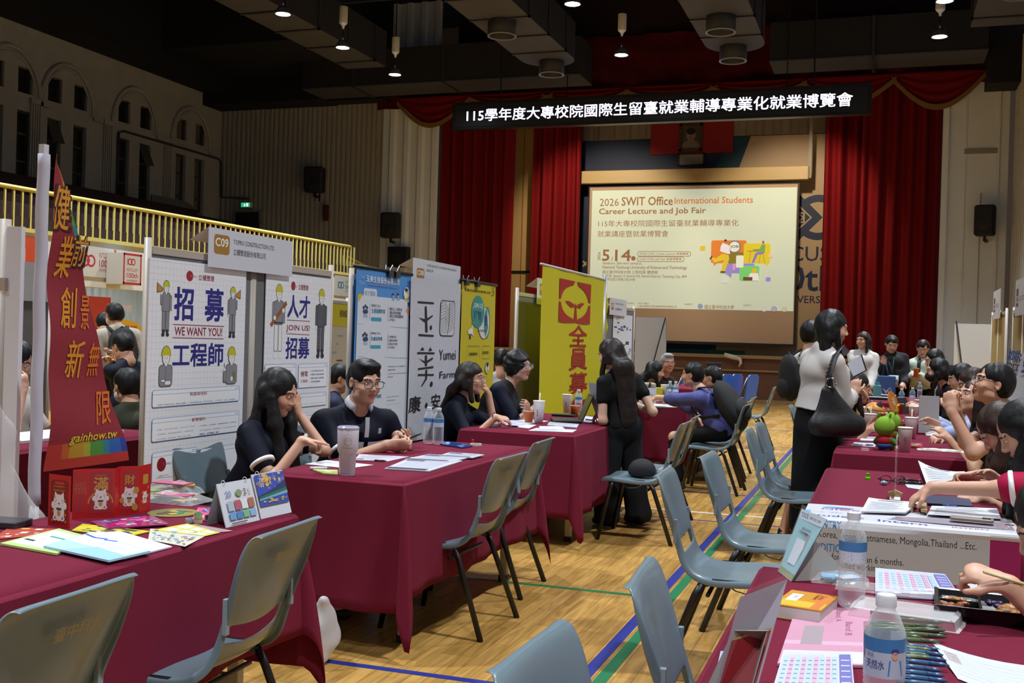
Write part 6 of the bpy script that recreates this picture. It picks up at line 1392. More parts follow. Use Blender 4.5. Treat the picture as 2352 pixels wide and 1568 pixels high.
# ------------------------------------------------------------------ things on the tables
TT_ = TZ + .0045
def on(px, py, z=TT_): return at(px, py, z=z)
def sheet(label, pts, col='d6d8de', draw=None, z=TT_, th=.0008, cat='paper', name='paper_sheet', group=None, curl=0, mat=None):
 """paper lying on a table, corners given as photo pixels (near-left, near-right, far-right, far-left)"""
 P = [on(*p, z) for p in pts]; c = sum(P, Vector()) / len(P); mb = MB(); m = mat or C(col, .5)
 if len(P) == 4:
  n = 6; vs = []
  for k in (0, 1):
   for j in range(n + 1):
    for i in range(n + 1):
     u, v = i / n, j / n; q = (P[0] * (1 - u) + P[1] * u) * (1 - v) + (P[3] * (1 - u) + P[2] * u) * v - c; vs.append((q.x, q.y, k * th + .001 + curl * (u - .5) ** 2 * 4 * v))
  N = (n + 1) ** 2; fs = [(k * N + j * (n + 1) + i, k * N + j * (n + 1) + i + 1, k * N + (j + 1) * (n + 1) + i + 1, k * N + (j + 1) * (n + 1) + i) for k in (0, 1) for j in range(n) for i in range(n)]
  b = [j for j in range(n + 1)] + [j * (n + 1) + n for j in range(1, n + 1)] + [n * (n + 1) + j for j in range(n - 1, -1, -1)] + [j * (n + 1) for j in range(n - 1, 0, -1)]
  fs += [(b[i], b[(i + 1) % len(b)], b[(i + 1) % len(b)] + N, b[i] + N) for i in range(len(b))]; mb.add(vs, fs, m)
 if draw:
  U = P[1] - P[0]; V_ = P[3] - P[0]; lu, lv = U.length, V_.length; A = Art(.0003); draw(A, lu, lv)
  un, vn = U / lu, V_ / lv; ww = P[2] - P[1] - V_ + Vector((0, 0, 0))
  for vs, fs, mt, zz in A.p:
   mb.add([((P[0] - c) + un * a + vn * b + ww * (a / lu) * (b / lv)) * 1.0 + Vector((0, 0, th + .0012 + zz + curl * (a / lu - .5) ** 2 * 4 * (b / lv))) for a, b in vs], fs, mt)
 o = mb.obj(name); o.location = (c.x, c.y, z); return tag(o, label, cat, group)
def lines(n=8, col='8a8c96', title=True, seed=1, m=.08):
 def d(A, w, h):
  rg = random.Random(seed); 
  if title: A.rect(w * .2, h * .86, w * .7, h * .9, C('4a4c58'))
  for k in range(n): y = h * (m + (.78 - m) * k / n); A.rect(w * .08, y, w * (.55 + .37 * rg.random()), y + h * .018, C(col))
 return d
def patches(cols, n=20, seed=2, s=.12):
 def d(A, w, h):
  rg = random.Random(seed)
  for k in range(n):
   x, y = rg.random() * w * .86, rg.random() * h * .86; q = s * (.5 + rg.random()); A.k += 0
   if k % 3: A.rrect(x, y, min(x + w * q, w * .98), min(y + h * q, h * .98), .002, C(rg.choice(cols)))
   else: A.ell(x + w * .06, y + h * .06, w * q * .4, h * q * .4, C(rg.choice(cols)), n=10)
 return d
CLEAR = glass('clear_plastic', 'ffffff', .10, .05); WATER = glass('bottle_plastic', 'e8f0f4', .13, .03); BAGP = glass('plastic_bag', 'f2f2f2', .1, .12, .3)
CAPW = C('d4d6da', .4)
def bottle(px, py, label, h=.215, r=.032, z=TT_, pos=None, lab='3f7fb8', group='clear water bottles', copy=[None]):
 p = pos or on(px, py, z)
 def build(t, front):
  prof = [(.001, .002), (r * .8, .0), (r, .01), (r, .02)]
  for k in range(10): zz = .025 + k * (h * .44 - .02) / 10; prof += [(r * .95, zz), (r, zz + h * .02)]
  prof += [(r * .98, h * .48), (r * .98, h * .70), (r * .92, h * .76), (r * .6, h * .86), (r * .42, h * .9), (r * .42, h * .93)]
  MB().lathe(prof, WATER, n=24).obj('bottle_body', t, True)
  MB().lathe([(r * .36, h * .92), (r * .48, h * .92), (r * .48, h * .995), (r * .42, h), (.001, h)], CAPW, n=20).obj('cap', t, 2)
  mb = MB(); mb.lathe([(r * 1.0, h * .48), (r * 1.01, h * .70)], C('c3cbd8', .4), n=28); mb.lathe([(r * 1.013, h * .60), (r * 1.018, h * .70)], C(lab, .4), n=28)
  A = Art(.0002); [A.rect(-.02, h * (.50 + .02 * k), .02 - .01 * (k % 2), h * (.507 + .02 * k), C('6a72a0')) for k in range(5)]
  for a0 in (-140, -60, 20):
   A.put(mb, (0, 0, 0), (1, 0, 0), (0, 0, 1), lambda a, b, P, N: (Vector((r * 1.02 * math.cos(R(a0) + a / r), r * 1.02 * math.sin(R(a0) + a / r), b)), Vector((math.cos(R(a0) + a / r), math.sin(R(a0) + a / r), 0))))
  mb.obj('label_band', t, True)
 if h == .215 and lab == '3f7fb8':
  if copy[0] is None: t = thing('water_bottle', label, 'bottle', p, 0, group); build(t, None); copy[0] = t
  else: t = copy_tree(copy[0]); t.location = p; t['label'] = label; t['group'] = group
  t.rotation_euler = (0, 0, (px or 0) * .7); return t
 t = thing('water_bottle', label, 'bottle', p, 0); build(t, None); return t
def cup(px, py, label, kind='orange', h=None, pos=None, straw=False):
 p = pos or on(px, py); t = thing('paper_cup' if kind != 'tumbler' else 'tumbler', label, 'cup', p)
 if kind == 'orange':
  h = h or .09; MB().lathe([(.001, .004), (.026, .004), (.026, 0), (.027, 0), (.037, h), (.039, h + .001), (.037, h - .002), (.027, .006)], C('c8611c', .5), n=24).obj('cup_body', t, True); MB().lathe([(.0365, h - .004), (.0395, h - .003), (.0395, h + .002), (.0365, h + .002)], C('d8d2c8'), n=24).obj('rim', t, True)
 elif kind == 'white':
  h = h or .15; MB().lathe([(.001, .003), (.030, .003), (.030, 0), (.031, 0), (.045, h)], C('e6e2de', .5), n=24).obj('cup_body', t, True); MB().lathe([(.001, h + .002), (.042, h + .002), (.047, h + .001), (.047, h - .004), (.044, h - .005)], C('eeebe6', .4), n=24).obj('lid', t, True)
  A = Art(.0003); [A.rect(-.004, h * (.35 + .1 * k), .004, h * (.40 + .1 * k), C('5a4a50')) for k in range(3)]; mb = MB(); A.put(mb, (0, -.0405, 0), (1, 0, 0), (0, 0, 1)); mb.obj('printed_mark', t)
 if straw: MB().tube([(.0, 0, h * .5), (.004, .004, h + .06)], .0055, C('c8b98a' if straw == 'tan' else 'cfcac6'), 8).obj('straw', t, True)
 return t

# left table 1 : greeting cards, sheets, calendars, tape
RC = C('b0181a', .35); RC2 = C('9a2024', .45); GD = C('b08838', .35, metal=0); CAT = C('d8ccc8', .5)
def redcard(label, bot, top_h, folds, draw):
 """standing folded card: bottom corners as photo pixels along the table"""
 P = [on(*b) for b in bot]; t = thing('greeting_card', label, 'card', P[0])
 mb = MB()
 for a, b in zip(P, P[1:]):
  d = (b - a).normalized(); n = Vector((d.y, -d.x, 0)) * .0006; q = [a - P[0], b - P[0]]; Z_ = Vector((0, 0, top_h))
  vs = [q[0] + n, q[1] + n, q[1] + n + Z_, q[0] + n + Z_, q[0] - n, q[1] - n, q[1] - n + Z_, q[0] - n + Z_]; mb.add(vs, [(0, 1, 2, 3), (7, 6, 5, 4), (3, 2, 6, 7), (0, 4, 5, 1), (1, 5, 6, 2), (0, 3, 7, 4)], RC)
 mb.obj('card_stock', t); mb = MB()
 for i, (a, b) in enumerate(zip(P, P[1:])):
  A = Art(.0004); L = (b - a).length; draw(A, i, L, top_h); d = (b - a).normalized(); n = Vector((d.y, -d.x, 0)) * .001; A.put(mb, (a - P[0]) + n, tuple(d), (0, 0, 1))
 mb.obj('printed_art', t); return t
def lucky(A, cx_, z, s, holding=None):
 """plain white seated cat"""
 A.ell(cx_, z + .028 * s, .026 * s, .03 * s, CAT); A.ell(cx_, z + .066 * s, .026 * s, .02 * s, CAT)
 for q in (-1, 1):
  A.poly([(cx_ + q * .024 * s, z + .072 * s), (cx_ + q * .02 * s, z + .096 * s), (cx_ + q * .006 * s, z + .082 * s)], CAT); A.ell(cx_ + q * .028 * s, z + .05 * s, .009 * s, .012 * s, CAT); A.ell(cx_ + q * .018 * s, z + .008 * s, .011 * s, .01 * s, CAT); A.ell(cx_ + q * .018 * s, z + .008 * s, .005 * s, .005 * s, C('b8606a'))
  A.line([(cx_ + q * .014 * s - .003 * s, z + .066 * s), (cx_ + q * .014 * s, z + .07 * s), (cx_ + q * .014 * s + .003 * s, z + .066 * s)], .0012 * s, INK); A.ell(cx_ + q * .017 * s, z + .06 * s, .004 * s, .003 * s, C('d89aa4'))
 A.ell(cx_, z + .056 * s, .004 * s, .003 * s, C('8a2a2a')); A.rect(cx_ - .012 * s, z + .034 * s, cx_ + .012 * s, z + .042 * s, C('2f4a38')); A.ell(cx_, z + .024 * s, .008 * s, .01 * s, GD)
def dr1(A, i, L, H):
 if i: return
 A.rrect(L * .1, H * .06, L * .9, H * .9, .01, C('7c1416', .5)); A.rrect(L * .28, H * .82, L * .72, H * .87, .004, C('b8321c')); 
 for k, s in enumerate(('HAPPY', 'NEW', 'YEAR')): A.text(s, L / 2, H * (.76 - .075 * k), H * .035, GD, anchor='c', w=L * .5)
 A.ell(L / 2, H * .53, .007, .008, CAT); lucky(A, L / 2, H * .13, .95)
 for x, z in ((.25, .3), (.8, .25), (.2, .12), (.82, .12), (.3, .58), (.75, .52)): A.ell(L * x, H * z, .004, .004, GD)
redcard('narrow red HAPPY NEW YEAR card with a laughing white cat, standing nearest', [(110, 1206), (160, 1214)], .165, 1, dr1)
def dr2(A, i, L, H):
 if i == 0: A.rect(L * .1, H * .12, L * .8, H * .9, RC2); A.text('福', L * .45, H * .5, H * .25, C('9a4a28'), anchor='c')
 elif i == 1: A.rect(L * .05, H * .1, L * .9, H * .93, RC2); A.text('滿', L * .48, H * .56, H * .27, GD, anchor='c', bold=.03); A.text('Happy New Year', L * .48, H * .85, H * .03, GD, anchor='c', w=L * .4); A.ring(L * .48, H * .3, .036, .04, GD, a0=0, a1=180); lucky(A, L * .48, H * .18, .72)
 elif i == 3: A.rect(L * .15, H * .1, L * .85, H * .9, RC2); A.text('財', L * .5, H * .62, H * .2, GD, anchor='c', bold=.02); lucky(A, L * .5, H * .18, .7); A.ell(L * .85, H * .5, .009, .012, GD); A.ell(L * .1, H * .3, .007, .01, GD); A.ell(L * .8, H * .15, .01, .012, GD)
 elif i == 4: A.rect(L * .3, H * .6, L * .75, H * .8, GD); lucky(A, L * .5, H * .2, .45); [A.ell(L * (.25 + .5 * (k % 2)), H * (.25 + .09 * k), .004, .006, GD) for k in range(4)]
redcard('wide red zigzag greeting card with gold characters and white cats', [(165, 1193), (200, 1190), (262, 1188), (274, 1182), (318, 1180), (344, 1172)], .165, 5, dr2)
sheet('colourful patterned paper under the green envelope at the table edge', [(-20, 1240), (70, 1232), (130, 1215), (20, 1212)], 'a83a2a', patches(['c9982e', 'b0301c', 'd8d0c0'], 14), curl=0)
sheet('light green stationery pack with a leaf stem print', [(0, 1252), (130, 1276), (215, 1240), (135, 1218)], 'b4cf7a', lambda A, w, h: (A.rect(w * .06, h * .1, w * .94, h * .9, C('d3d6e4')), A.rect(w * .3, h * .6, w * .7, h * .66, C('3f9a78')), A.rect(w * .1, h * .3, w * .3, h * .36, INK)), th=.006, cat='stationery', name='stationery_pack')
sheet('pale lilac stationery pack lying under the blue one', [(285, 1286), (395, 1258), (280, 1224), (200, 1226)], 'cfc8e6', lambda A, w, h: (A.rect(w * .05, h * .08, w * .9, h * .9, C('d3d4e4'))), th=.004, cat='stationery', name='stationery_pack')
def dblue(A, w, h):
 A.rect(w * .04, h * .45, w * .96, h * .97, C('d0d4e6')); A.poly([(w * .3, h * .04), (w * .98, h * .04), (w * .98, h * .4), (w * .5, h * .5)], C('8fbfe8')); A.line([(w * .02, h * .9), (w * .2, h * .86), (w * .35, h * .95)], .012, C('2f4fb0')); A.line([(w * .34, h * .88), (w * .5, h * .97)], .011, C('2f5ab8'))
 for k in range(4): A.rect(w * .35, h * (.52 + .08 * k), w * .8, h * (.532 + .08 * k), C('a8aabc'))
sheet('pale blue stationery pack with blue brush strokes on top of the pile', [(100, 1258), (250, 1292), (345, 1270), (205, 1228)], 'a9cbe8', dblue, z=TT_ + .007, th=.006, cat='stationery', name='stationery_pack')
sheet('yellow comic sticker pack under the pink one', [(165, 1220), (290, 1235), (345, 1222), (190, 1205)], 'c4b81e', patches(['5a3a8a', 'c9c9b0', '2a2a2a'], 22), th=.003, cat='sticker pack', name='sticker_pack')
sheet('glossy pink and black sticker pack on the yellow one', [(250, 1216), (388, 1206), (350, 1186), (205, 1200)], '8f1a5a', patches(['c83a8a', '2a2430', '4a6a9a', 'b8b0a0'], 26, 5), z=TT_ + .004, th=.004, cat='sticker pack', name='sticker_pack', mat=C('9a1f62', .2))
sheet('pale sticker sheet with small blue and red drawings at the table edge', [(340, 1240), (425, 1256), (490, 1222), (345, 1215)], 'c3bfae', patches(['7fa8c0', 'a8c8d4', 'b06a5a', '6a8a5a', '8a8ab0'], 60, 7, .06), cat='sticker sheet', name='sticker_sheet')
sheet('yellow edged sticker sheet with white panels behind the pale one', [(350, 1218), (470, 1232), (505, 1224), (430, 1203)], 'c9c22a', lambda A, w, h: [A.rect(w * (.1 + .3 * i), h * (.1 + .45 * j), w * (.34 + .3 * i), h * (.45 + .45 * j), C('cfd0cc')) for i in range(3) for j in range(2)], z=TT_ + .001, cat='sticker sheet', name='sticker_sheet')
sheet('greyish pink paper slip at the edge behind the sticker sheets', [(470, 1226), (535, 1220), (450, 1204), (435, 1206)], 'a48a8c', None, cat='paper')
p = on(415, 1184); tag(MB().lathe([(.001, 0), (.085, 0), (.086, .002), (.001, .003)], C('7f7a2c', .4), n=32).obj('fan_card'), 'round green and brown printed paper fan lying flat', 'fan').location = on(398, 1178)
A = Art(.0003); patches(['2f6a4a', '7a5a2c', 'b09a30', '5a3a2a'], 16, 3, .3)(A, .1, .1); mb = MB(); A.put(mb, (-.05, -.05, .003), (1, 0, 0), (0, 1, 0)); o = mb.obj('fan_print'); o.parent = bpy.data.objects['fan_card']
sheet('pink and yellow card packs tucked behind the tape rolls', [(440, 1196), (520, 1200), (515, 1170), (455, 1168)], 'c43a7a', patches(['c9c22a', 'd89a9a', '2a3a8a'], 14, 9), th=.004, cat='card pack', name='card_pack')
def tape(px, py, r, h, col, label, dz=0):
 p = on(px, py); t = MB().lathe([(r * .72, 0), (r, 0), (r, h), (r * .72, h), (r * .72, 0)], C(col, .35), n=28).obj('tape_roll', smooth=2); t.location = (p.x, p.y, TT_ + dz); tag(t, label, 'tape', 'rolls of printed tape')
 A = Art(.0001); mb = MB(); [mb.tube([(r * 1.005 * math.cos(a), r * 1.005 * math.sin(a), h * .2), (r * 1.005 * math.cos(a + .15), r * 1.005 * math.sin(a + .15), h * .8)], .0006, C('d8d8d0'), 4) for a in [k * .63 for k in range(10)]]; o = mb.obj('tape_print', t)
tape(435, 1200, .013, .014, '9aa6b4', 'small grey blue tape roll, leftmost of the cluster'); tape(455, 1201, .013, .013, 'c0a070', 'small tan tape roll supporting the green one'); tape(455, 1201, .013, .022, '7f9468', 'green tape roll stacked on the tan one', .0135); tape(480, 1196, .014, .019, '1c1a1c', 'black tape roll, rightmost of the cluster')
# clear bags with sweets and booklets
def bag(px, py, w, d, h, label, seed=3, z=TT_, mat=None, rot=0, inner=()):
 p = on(px, py, z); t = thing('plastic_bag', label, 'plastic bag', p, rot); rg = np.random.RandomState(seed); n = 22; vs = []
 for j in range(n + 1):
  for i in range(n + 1):
   u, v = i / n * 2 - 1, j / n * 2 - 1; e = max(abs(u), abs(v)); zz = h * max(0, 1 - e ** 3) * (.75 + .3 * math.sin(u * 5 + seed) * math.cos(v * 4)) + rg.rand() * .002
   vs.append((u * w + rg.randn() * .001, v * d + rg.randn() * .001, max(zz, .002)))
 MB().add(vs, [(j * (n + 1) + i, j * (n + 1) + i + 1, (j + 1) * (n + 1) + i + 1, (j + 1) * (n + 1) + i) for j in range(n) for i in range(n)], mat or BAGP).obj('bag_film', t)
 for k, (x, y, z_, a, b, col) in enumerate(inner): MB().box(-a, a, -b, b, 0, .004, C(col, .35), Tm((x, y, z_), rz=k * .7 + rot)).obj('packet', t)
 return t
bag(400, 1150, .13, .085, .035, 'clear plastic bag of sweet packets behind the paper fan', 3, inner=((0, 0, .022, .07, .03, 'b04a6a'), (-.05, .03, .01, .05, .03, '6a8a3a'), (.06, -.02, .01, .04, .025, 'b8902c'), (.02, .04, .006, .06, .02, 'c0c0c8')))
bag(395, 1130, .12, .05, .05, 'clear plastic bag holding a pink card set, behind the other bag', 6, inner=((0, 0, .035, .075, .035, 'b0506e'), (.06, .01, .03, .03, .03, 'b8903c'), (-.03, -.03, .01, .06, .02, '7a9a4a')))
def easel(bl, br_, hgt, label, draw, col='ccced6', name='desk_calendar'):
 a, b = on(*bl), on(*br_); d = (b - a).normalized(); n = Vector((-d.y, d.x, 0)); L = (b - a).length; lean = .32; t = thing(name, label, 'calendar', a); V_ = (Vector((0, 0, 1)) + n * lean).normalized()
 mb = MB(); vs = [Vector(), d * L, d * L + V_ * hgt, V_ * hgt]; vs += [v - V_.cross(d).normalized() * -.004 for v in vs]; mb.add(vs, [(0, 1, 2, 3), (7, 6, 5, 4), (0, 4, 5, 1), (1, 5, 6, 2), (2, 6, 7, 3), (3, 7, 4, 0)], C(col)); mb.obj('cover', t)
 top = V_ * hgt; back = n * hgt * .6; mb = MB(); mb.add([top, top + d * L, back + d * L * .98, back + d * L * .02], [(0, 1, 2, 3)], C('b4b6c0')); mb.obj('rear_support', t)
 A = Art(.0004); draw(A, L, hgt); mb = MB(); N_ = d.cross(V_).normalized(); A.put(mb, N_ * .0045, tuple(d), tuple(V_)); mb.obj('printed_face', t)
 mb = MB()
 for q in (.18, .82): mb.tube([d * L * q + top + Vector((0, 0, .008)) * math.cos(k) + n * .008 * math.sin(k) for k in [x * .7 for x in range(10)]], .0012, C('d0d0d4', .3), 5)
 mb.obj('ring_binding', t); return t
def dc1(A, w, h):
 A.text('20', w * .15, h * .66, h * .14, C('6f8fb4'), bold=.02); A.ell(w * .53, h * .72, w * .09, h * .08, C('7f9468')); A.text('2', w * .68, h * .66, h * .14, C('8a3050'), bold=.02); A.text('5', w * .82, h * .66, h * .14, C('c0c0c8'), bold=.02)
 for i, c_ in enumerate(('a8b4c4', 'b05a6a', 'd8d8dc', 'a86a5a')): A.rect(w * (.14 + .2 * i), h * .34, w * (.32 + .2 * i), h * .56, C(c_))
 for i, c_ in enumerate(('6f9ac8', '4f84b8', '7fb08a', '8ab0d0')): A.rect(w * (.14 + .2 * i), h * .14, w * (.32 + .2 * i), h * .31, C(c_))
 A.rect(w * .15, h * .05, w * .6, h * .07, INK)
easel((520, 1212), (597, 1194), .145, 'white desk calendar marked 2025 with a frog and small pictures', dc1)
def dc2(A, w, h):
 A.rect(w * .04, h * .26, w * .97, h * .97, C('3a4fa8')); rg = random.Random(5)
 for k in range(46): A.ell(w * (.1 + .85 * rg.random()), h * (.62 + .33 * rg.random()), w * (.03 + .05 * rg.random()), h * (.015 + .035 * rg.random()), C(rg.choice(['c9a040', 'b8884a', 'd0b070', '5a6ab8', '8a7a90'])), n=9)
 A.poly([(w * .04, h * .5), (w * .5, h * .6), (w * .97, h * .78), (w * .97, h * .55), (w * .04, h * .45)], C('27396a')); A.poly([(w * .04, h * .47), (w * .97, h * .6), (w * .97, h * .53), (w * .04, h * .42)], C('2f6a48')); A.poly([(w * .04, h * .42), (w * .97, h * .53), (w * .97, h * .46), (w * .04, h * .39)], C('6fa0c8'))
 for k in range(16): A.ell(w * (.1 + .8 * rg.random()), h * (.3 + .1 * rg.random()), w * .05, h * .02, C(rg.choice(['b89a5a', '8a7a6a', 'c9a850'])), n=9)
 A.text('20', w * .14, h * .8, h * .09, C('d8dce4')); A.text('30', w * .16, h * .68, h * .09, C('d8dce4'))
easel((600, 1192), (670, 1176), .155, 'desk calendar with a painted sky and golden clouds at the table corner', dc2)
t = thing('laptop', 'edge of a closed dark laptop at the far left of the nearest table', 'laptop', on(30, 1204), R(10)); MB().rbox(-.17, .06, -.08, .02, 0, .012, .01, C('2a2a2e', .3)).obj('base', t); MB().rbox(-.17, .06, -.08, .02, .013, .02, .01, C('3a3a40', .25)).obj('lid', t)
# table 2
def tumbler():
 p = on(797, 1091); t = thing('tumbler', 'tall white insulated tumbler with a small round chick print', 'tumbler', p)
 MB().lathe([(.001, 0), (.034, 0), (.036, .004), (.0385, .098), (.046, .112), (.049, .21), (.048, .212), (.001, .212)], C('c9c2cc', .35), n=32).obj('cup_body', t, 2); MB().lathe([(.001, .222), (.044, .222), (.05, .216), (.05, .208), (.046, .208)], C('a6a2bc', .15), n=32).obj('lid', t, 2)
 A = Art(.0003); A.ring(0, .155, .0165, .0175, C('6a5a7a')); A.ell(-.008, .16, .003, .0015, C('c8788a')); A.ell(.008, .16, .003, .0015, C('c8788a')); A.ell(0, .158, .0012, .0012, INK); A.text('Chickyou', 0, .124, .006, C('5a4a6a'), anchor='c', w=.042)
 for x, z in ((-.012, .182), (.0, .186), (.012, .182), (-.018, .176), (.02, .175)): A.ell(x, z, .0012, .0012, C('6a4a7a'))
 mb = MB(); d = (-Vector((p.x, p.y, 0))).normalized(); a0 = math.atan2(d.y, d.x); A.put(mb, (0, 0, 0), (1, 0, 0), (0, 0, 1), lambda a, b, P, N: (Vector(((.0464 + (b - .112) * .031) * math.cos(a0 + a / .046), (.0464 + (b - .112) * .031) * math.sin(a0 + a / .046), b)), Vector((math.cos(a0 + a / .046), math.sin(a0 + a / .046), 0)))); mb.obj('printed_chick', t)
 MB().lathe([(.0355, .012), (.0365, .012), (.0366, .014), (.0356, .014)], C('8a84a0'), n=32).obj('base_line', t)
tumbler()
sheet('white sheet under the tumbler', [(700, 1066), (800, 1076), (858, 1068), (750, 1057)], 'dcdde6', lines(7, 'b8b8c4'))
sheet('long printed sheet with a white pen before the man in navy', [(815, 1055), (890, 1060), (940, 1049), (825, 1043)], 'b9b6c0', lines(7, '9a98a8', seed=4))
def pen(px0, py0, px1, py1, label, col='d0d0d0', cap='1a1a1c', z=TT_ + .002, r=.0048, group=None, clip=True):
 a, b = on(px0, py0, z + r), on(px1, py1, z + r); t = thing('pen', label, 'pen', a, 0, group); d = (b - a); d.z = 0; L = d.length; u = d / L
 MB().tube([Vector(), u * L * .62], r, C(col, .35), 10).obj('barrel', t, True); MB().tube([u * L * .62, u * L * .9, u * L], [r * 1.05, r * .9, .001], C(cap, .3), 10).obj('grip', t, True)
 if clip: MB().tube([u * .004 + Vector((0, 0, r * 1.4)), u * L * .28 + Vector((0, 0, r * 1.4))], .0012, C(cap, .3), 5).obj('clip', t)
 return t
pen(815, 1056, 888, 1058, 'white pen with black grip on the printed sheet')
t = thing('marker', 'short white marker with a green tip before the tumbler', 'marker', on(712, 1079)); u = (on(758, 1079) - on(712, 1079)); MB().tube([Vector((0, 0, .008)), u * .85 + Vector((0, 0, .008))], .008, C('c9ccd0', .35), 12).obj('barrel', t, True); MB().tube([u * .85 + Vector((0, 0, .008)), u + Vector((0, 0, .007))], [.005, .003], C('2f8a5a'), 8).obj('tip', t)
sheet('small yellow green snack sachet by the marker', [(745, 1090), (776, 1092), (775, 1082), (718, 1080)], 'b8bc6a', lambda A, w, h: A.ell(w * .5, h * .5, w * .2, h * .25, C('d8d4b0')), th=.006, cat='sachet', name='sachet')
for i, (q, lb) in enumerate((([(883, 1078), (985, 1084), (1062, 1060), (945, 1052)], 'stapled grey leaflet pile nearest the aisle on the tumbler table'), ([(930, 1056), (1035, 1062), (1088, 1050), (985, 1045)], 'second grey leaflet pile behind the first'), ([(1008, 1048), (1085, 1053), (1112, 1046), (1035, 1040)], 'farthest folded leaflet with a black strip'))):
 sheet(lb, q, 'bfc0cc', lambda A, w, h: (A.rect(w * .02, h * .02, w * .9, h * .14, C('2a2a30')), [A.rect(w * .1, h * (.2 + .09 * k), w * .9, h * (.23 + .09 * k), C('9a9aae')) for k in range(8)], A.rect(w * .03, h * .7, w * .4, h * .95, C('5a5a66'))), z=TT_ + .003 * i, th=.005, cat='leaflets', name='leaflet_stack')
bottle(984, 1018, 'clear water bottle, left of the pair on the tumbler table'); bottle(1006, 1020, 'clear water bottle, right of the pair on the tumbler table')
sheet('crumpled blue wrapper pack beside the two bottles', [(1010, 1022), (1062, 1030), (1085, 1026), (1030, 1016)], '27407f', patches(['d0d8e8', '5a7ab8'], 10, 4, .2), th=.008, cat='wrapper', name='wrapper', mat=C('27407f', .15))
p = on(1093, 1023); t = MB().lathe([(.026, 0), (.034, 0), (.034, .012), (.026, .012), (.026, 0)], C('d0ccc4', .4), n=28).obj('tape_roll', smooth=2); t.location = p; tag(t, 'white adhesive tape ring at the far end of the tumbler table', 'tape')
t = MB().rbox(-.007, .007, -.007, .007, 0, .022, .003, C('c4201c', .4)).obj('eraser'); t.location = on(1086, 1018, TT_) + Vector((0, 0, .002)); tag(t, 'tiny bright red block beside the tape ring', 'block')
# table 3
t = thing('smartphone', 'phone in a black case with a white pattern strip', 'phone', on(1134, 979), R(4)); MB().rbox(-.042, .042, -.02, .08, 0, .01, .008, C('17171a', .3)).obj('case', t); mb = MB(); [mb.ball((-.036 + .009 * k, -.0215, .005), .0032, C('c8ccd8'), 6) for k in range(9)]; mb.obj('pattern_beads', t)
sheet('white form under the resting hand with a dark pen', [(1160, 978), (1215, 984), (1232, 976), (1150, 970)], 'd0d2de', lines(6)); pen(1165, 977, 1192, 979, 'dark blue pen under the resting hand', '1f2a5a', '1a1a2a')
sheet('stack of white forms near the curly haired woman', [(1145, 972), (1200, 976), (1260, 968), (1200, 960)], 'c6c8da', lines(6, seed=8), th=.004)
sheet('white printed form at the table edge before the laptop', [(1213, 989), (1315, 993), (1325, 987), (1232, 983)], 'd2d4e0', lines(7, seed=3)); sheet('folded blank white paper behind the printed form', [(1240, 985), (1298, 986), (1290, 979), (1238, 979)], 'e0e0ea', None, z=TT_ + .002)
cup(1214, 971, 'orange paper cup beside the tall white drink on the laptop table', 'orange'); cup(1237, 972, 'tall white drink cup with a straw next to the laptop', 'white', .17, straw='w'); cup(1302, 948, 'tall white drink cup with knotted straw behind the laptop', 'white', .16); cup(1320, 956, 'orange paper cup in front of the clear bottle, behind the laptop', 'orange')
bottle(1328, 952, 'clear water bottle with warm tint behind the orange cup')
p = on(1300, 968); t = thing('laptop', 'open black laptop with its screen tilted back', 'laptop', p, R(-68)); MB().rbox(-.16, .16, -.11, .11, .003, .018, .01, C('17181b', .4)).obj('base', t); mb = MB(); [mb.box(-.14 + .0195 * i, -.123 + .0195 * i, -.03 + .02 * j, -.013 + .02 * j, .018, .0195, C('2c2c2e')) for i in range(14) for j in range(6)]; tag(mb.obj('keyboard', t), kind='stuff')
MB().rbox(-.16, .16, -.003, .004, 0, .215, .003, C('1d1e20', .35), Tm((0, .11, .016), rx=R(-22))).obj('screen', t); MB().box(-.148, .148, -.005, -.0035, .012, .2, C('2e3536', .2), Tm((0, .11, .016), rx=R(-22))).obj('display', t)
sheet('plastic wrapped booklet under the front of the laptop', [(1257, 978), (1325, 984), (1330, 976), (1262, 971)], 'b8bac8', lines(4), th=.008, cat='booklet', name='booklet')
sheet('white sheets beside the standing woman with a blue pen', [(1320, 966), (1360, 972), (1385, 960), (1340, 955)], 'd0d0e0', lines(6)); pen(1345, 963, 1366, 965, 'purple blue pen on the sheets by the standing woman', '3a2f8a', '2a2470')
t = thing('pouch', 'flat black pouch behind the laptop', 'pouch', on(1295, 956)); MB().rbox(-.1, .1, -.04, .04, 0, .02, .02, C('1a1b1e', .5)).obj('body', t, bevel=.004)
# table 4 (far)
for i, (px, py, h) in enumerate(((1526, 919, .17),)): cup(px, py, 'pale pink lidded drink cup in front of the long haired visitor', 'white', h)
bottle(1538, 920, 'clear water bottle with yellow print before the blue sleeve'); bottle(1551, 921, 'clear water bottle right of the yellow printed one')
def stack(px, py, w, d, n, col, label, name='leaflet_stack', rot=0, mat=None, z=TT_):
 p = on(px, py, z); t = thing(name, label, name.replace('_', ' '), p, rot)
 for k in range(n): MB().box(-w, w, -d, d, k * .006, k * .006 + .005, mat or C(col if k % 2 else 'c9c4cc', .3), Tm((random.uniform(-.005, .005), random.uniform(-.005, .005), 0), rz=random.uniform(-.08, .08))).obj('leaflet', t)
 return t
stack(1553, 922, .1, .12, 9, 'b05a6a', 'stack of plastic wrapped red and white leaflets before the leaning man'); sheet('white brochures on the near edge of the leaflet table', [(1488, 935), (1552, 936), (1565, 931), (1495, 928)], 'd8d6e0', None, th=.006, cat='brochures', name='brochure_stack')
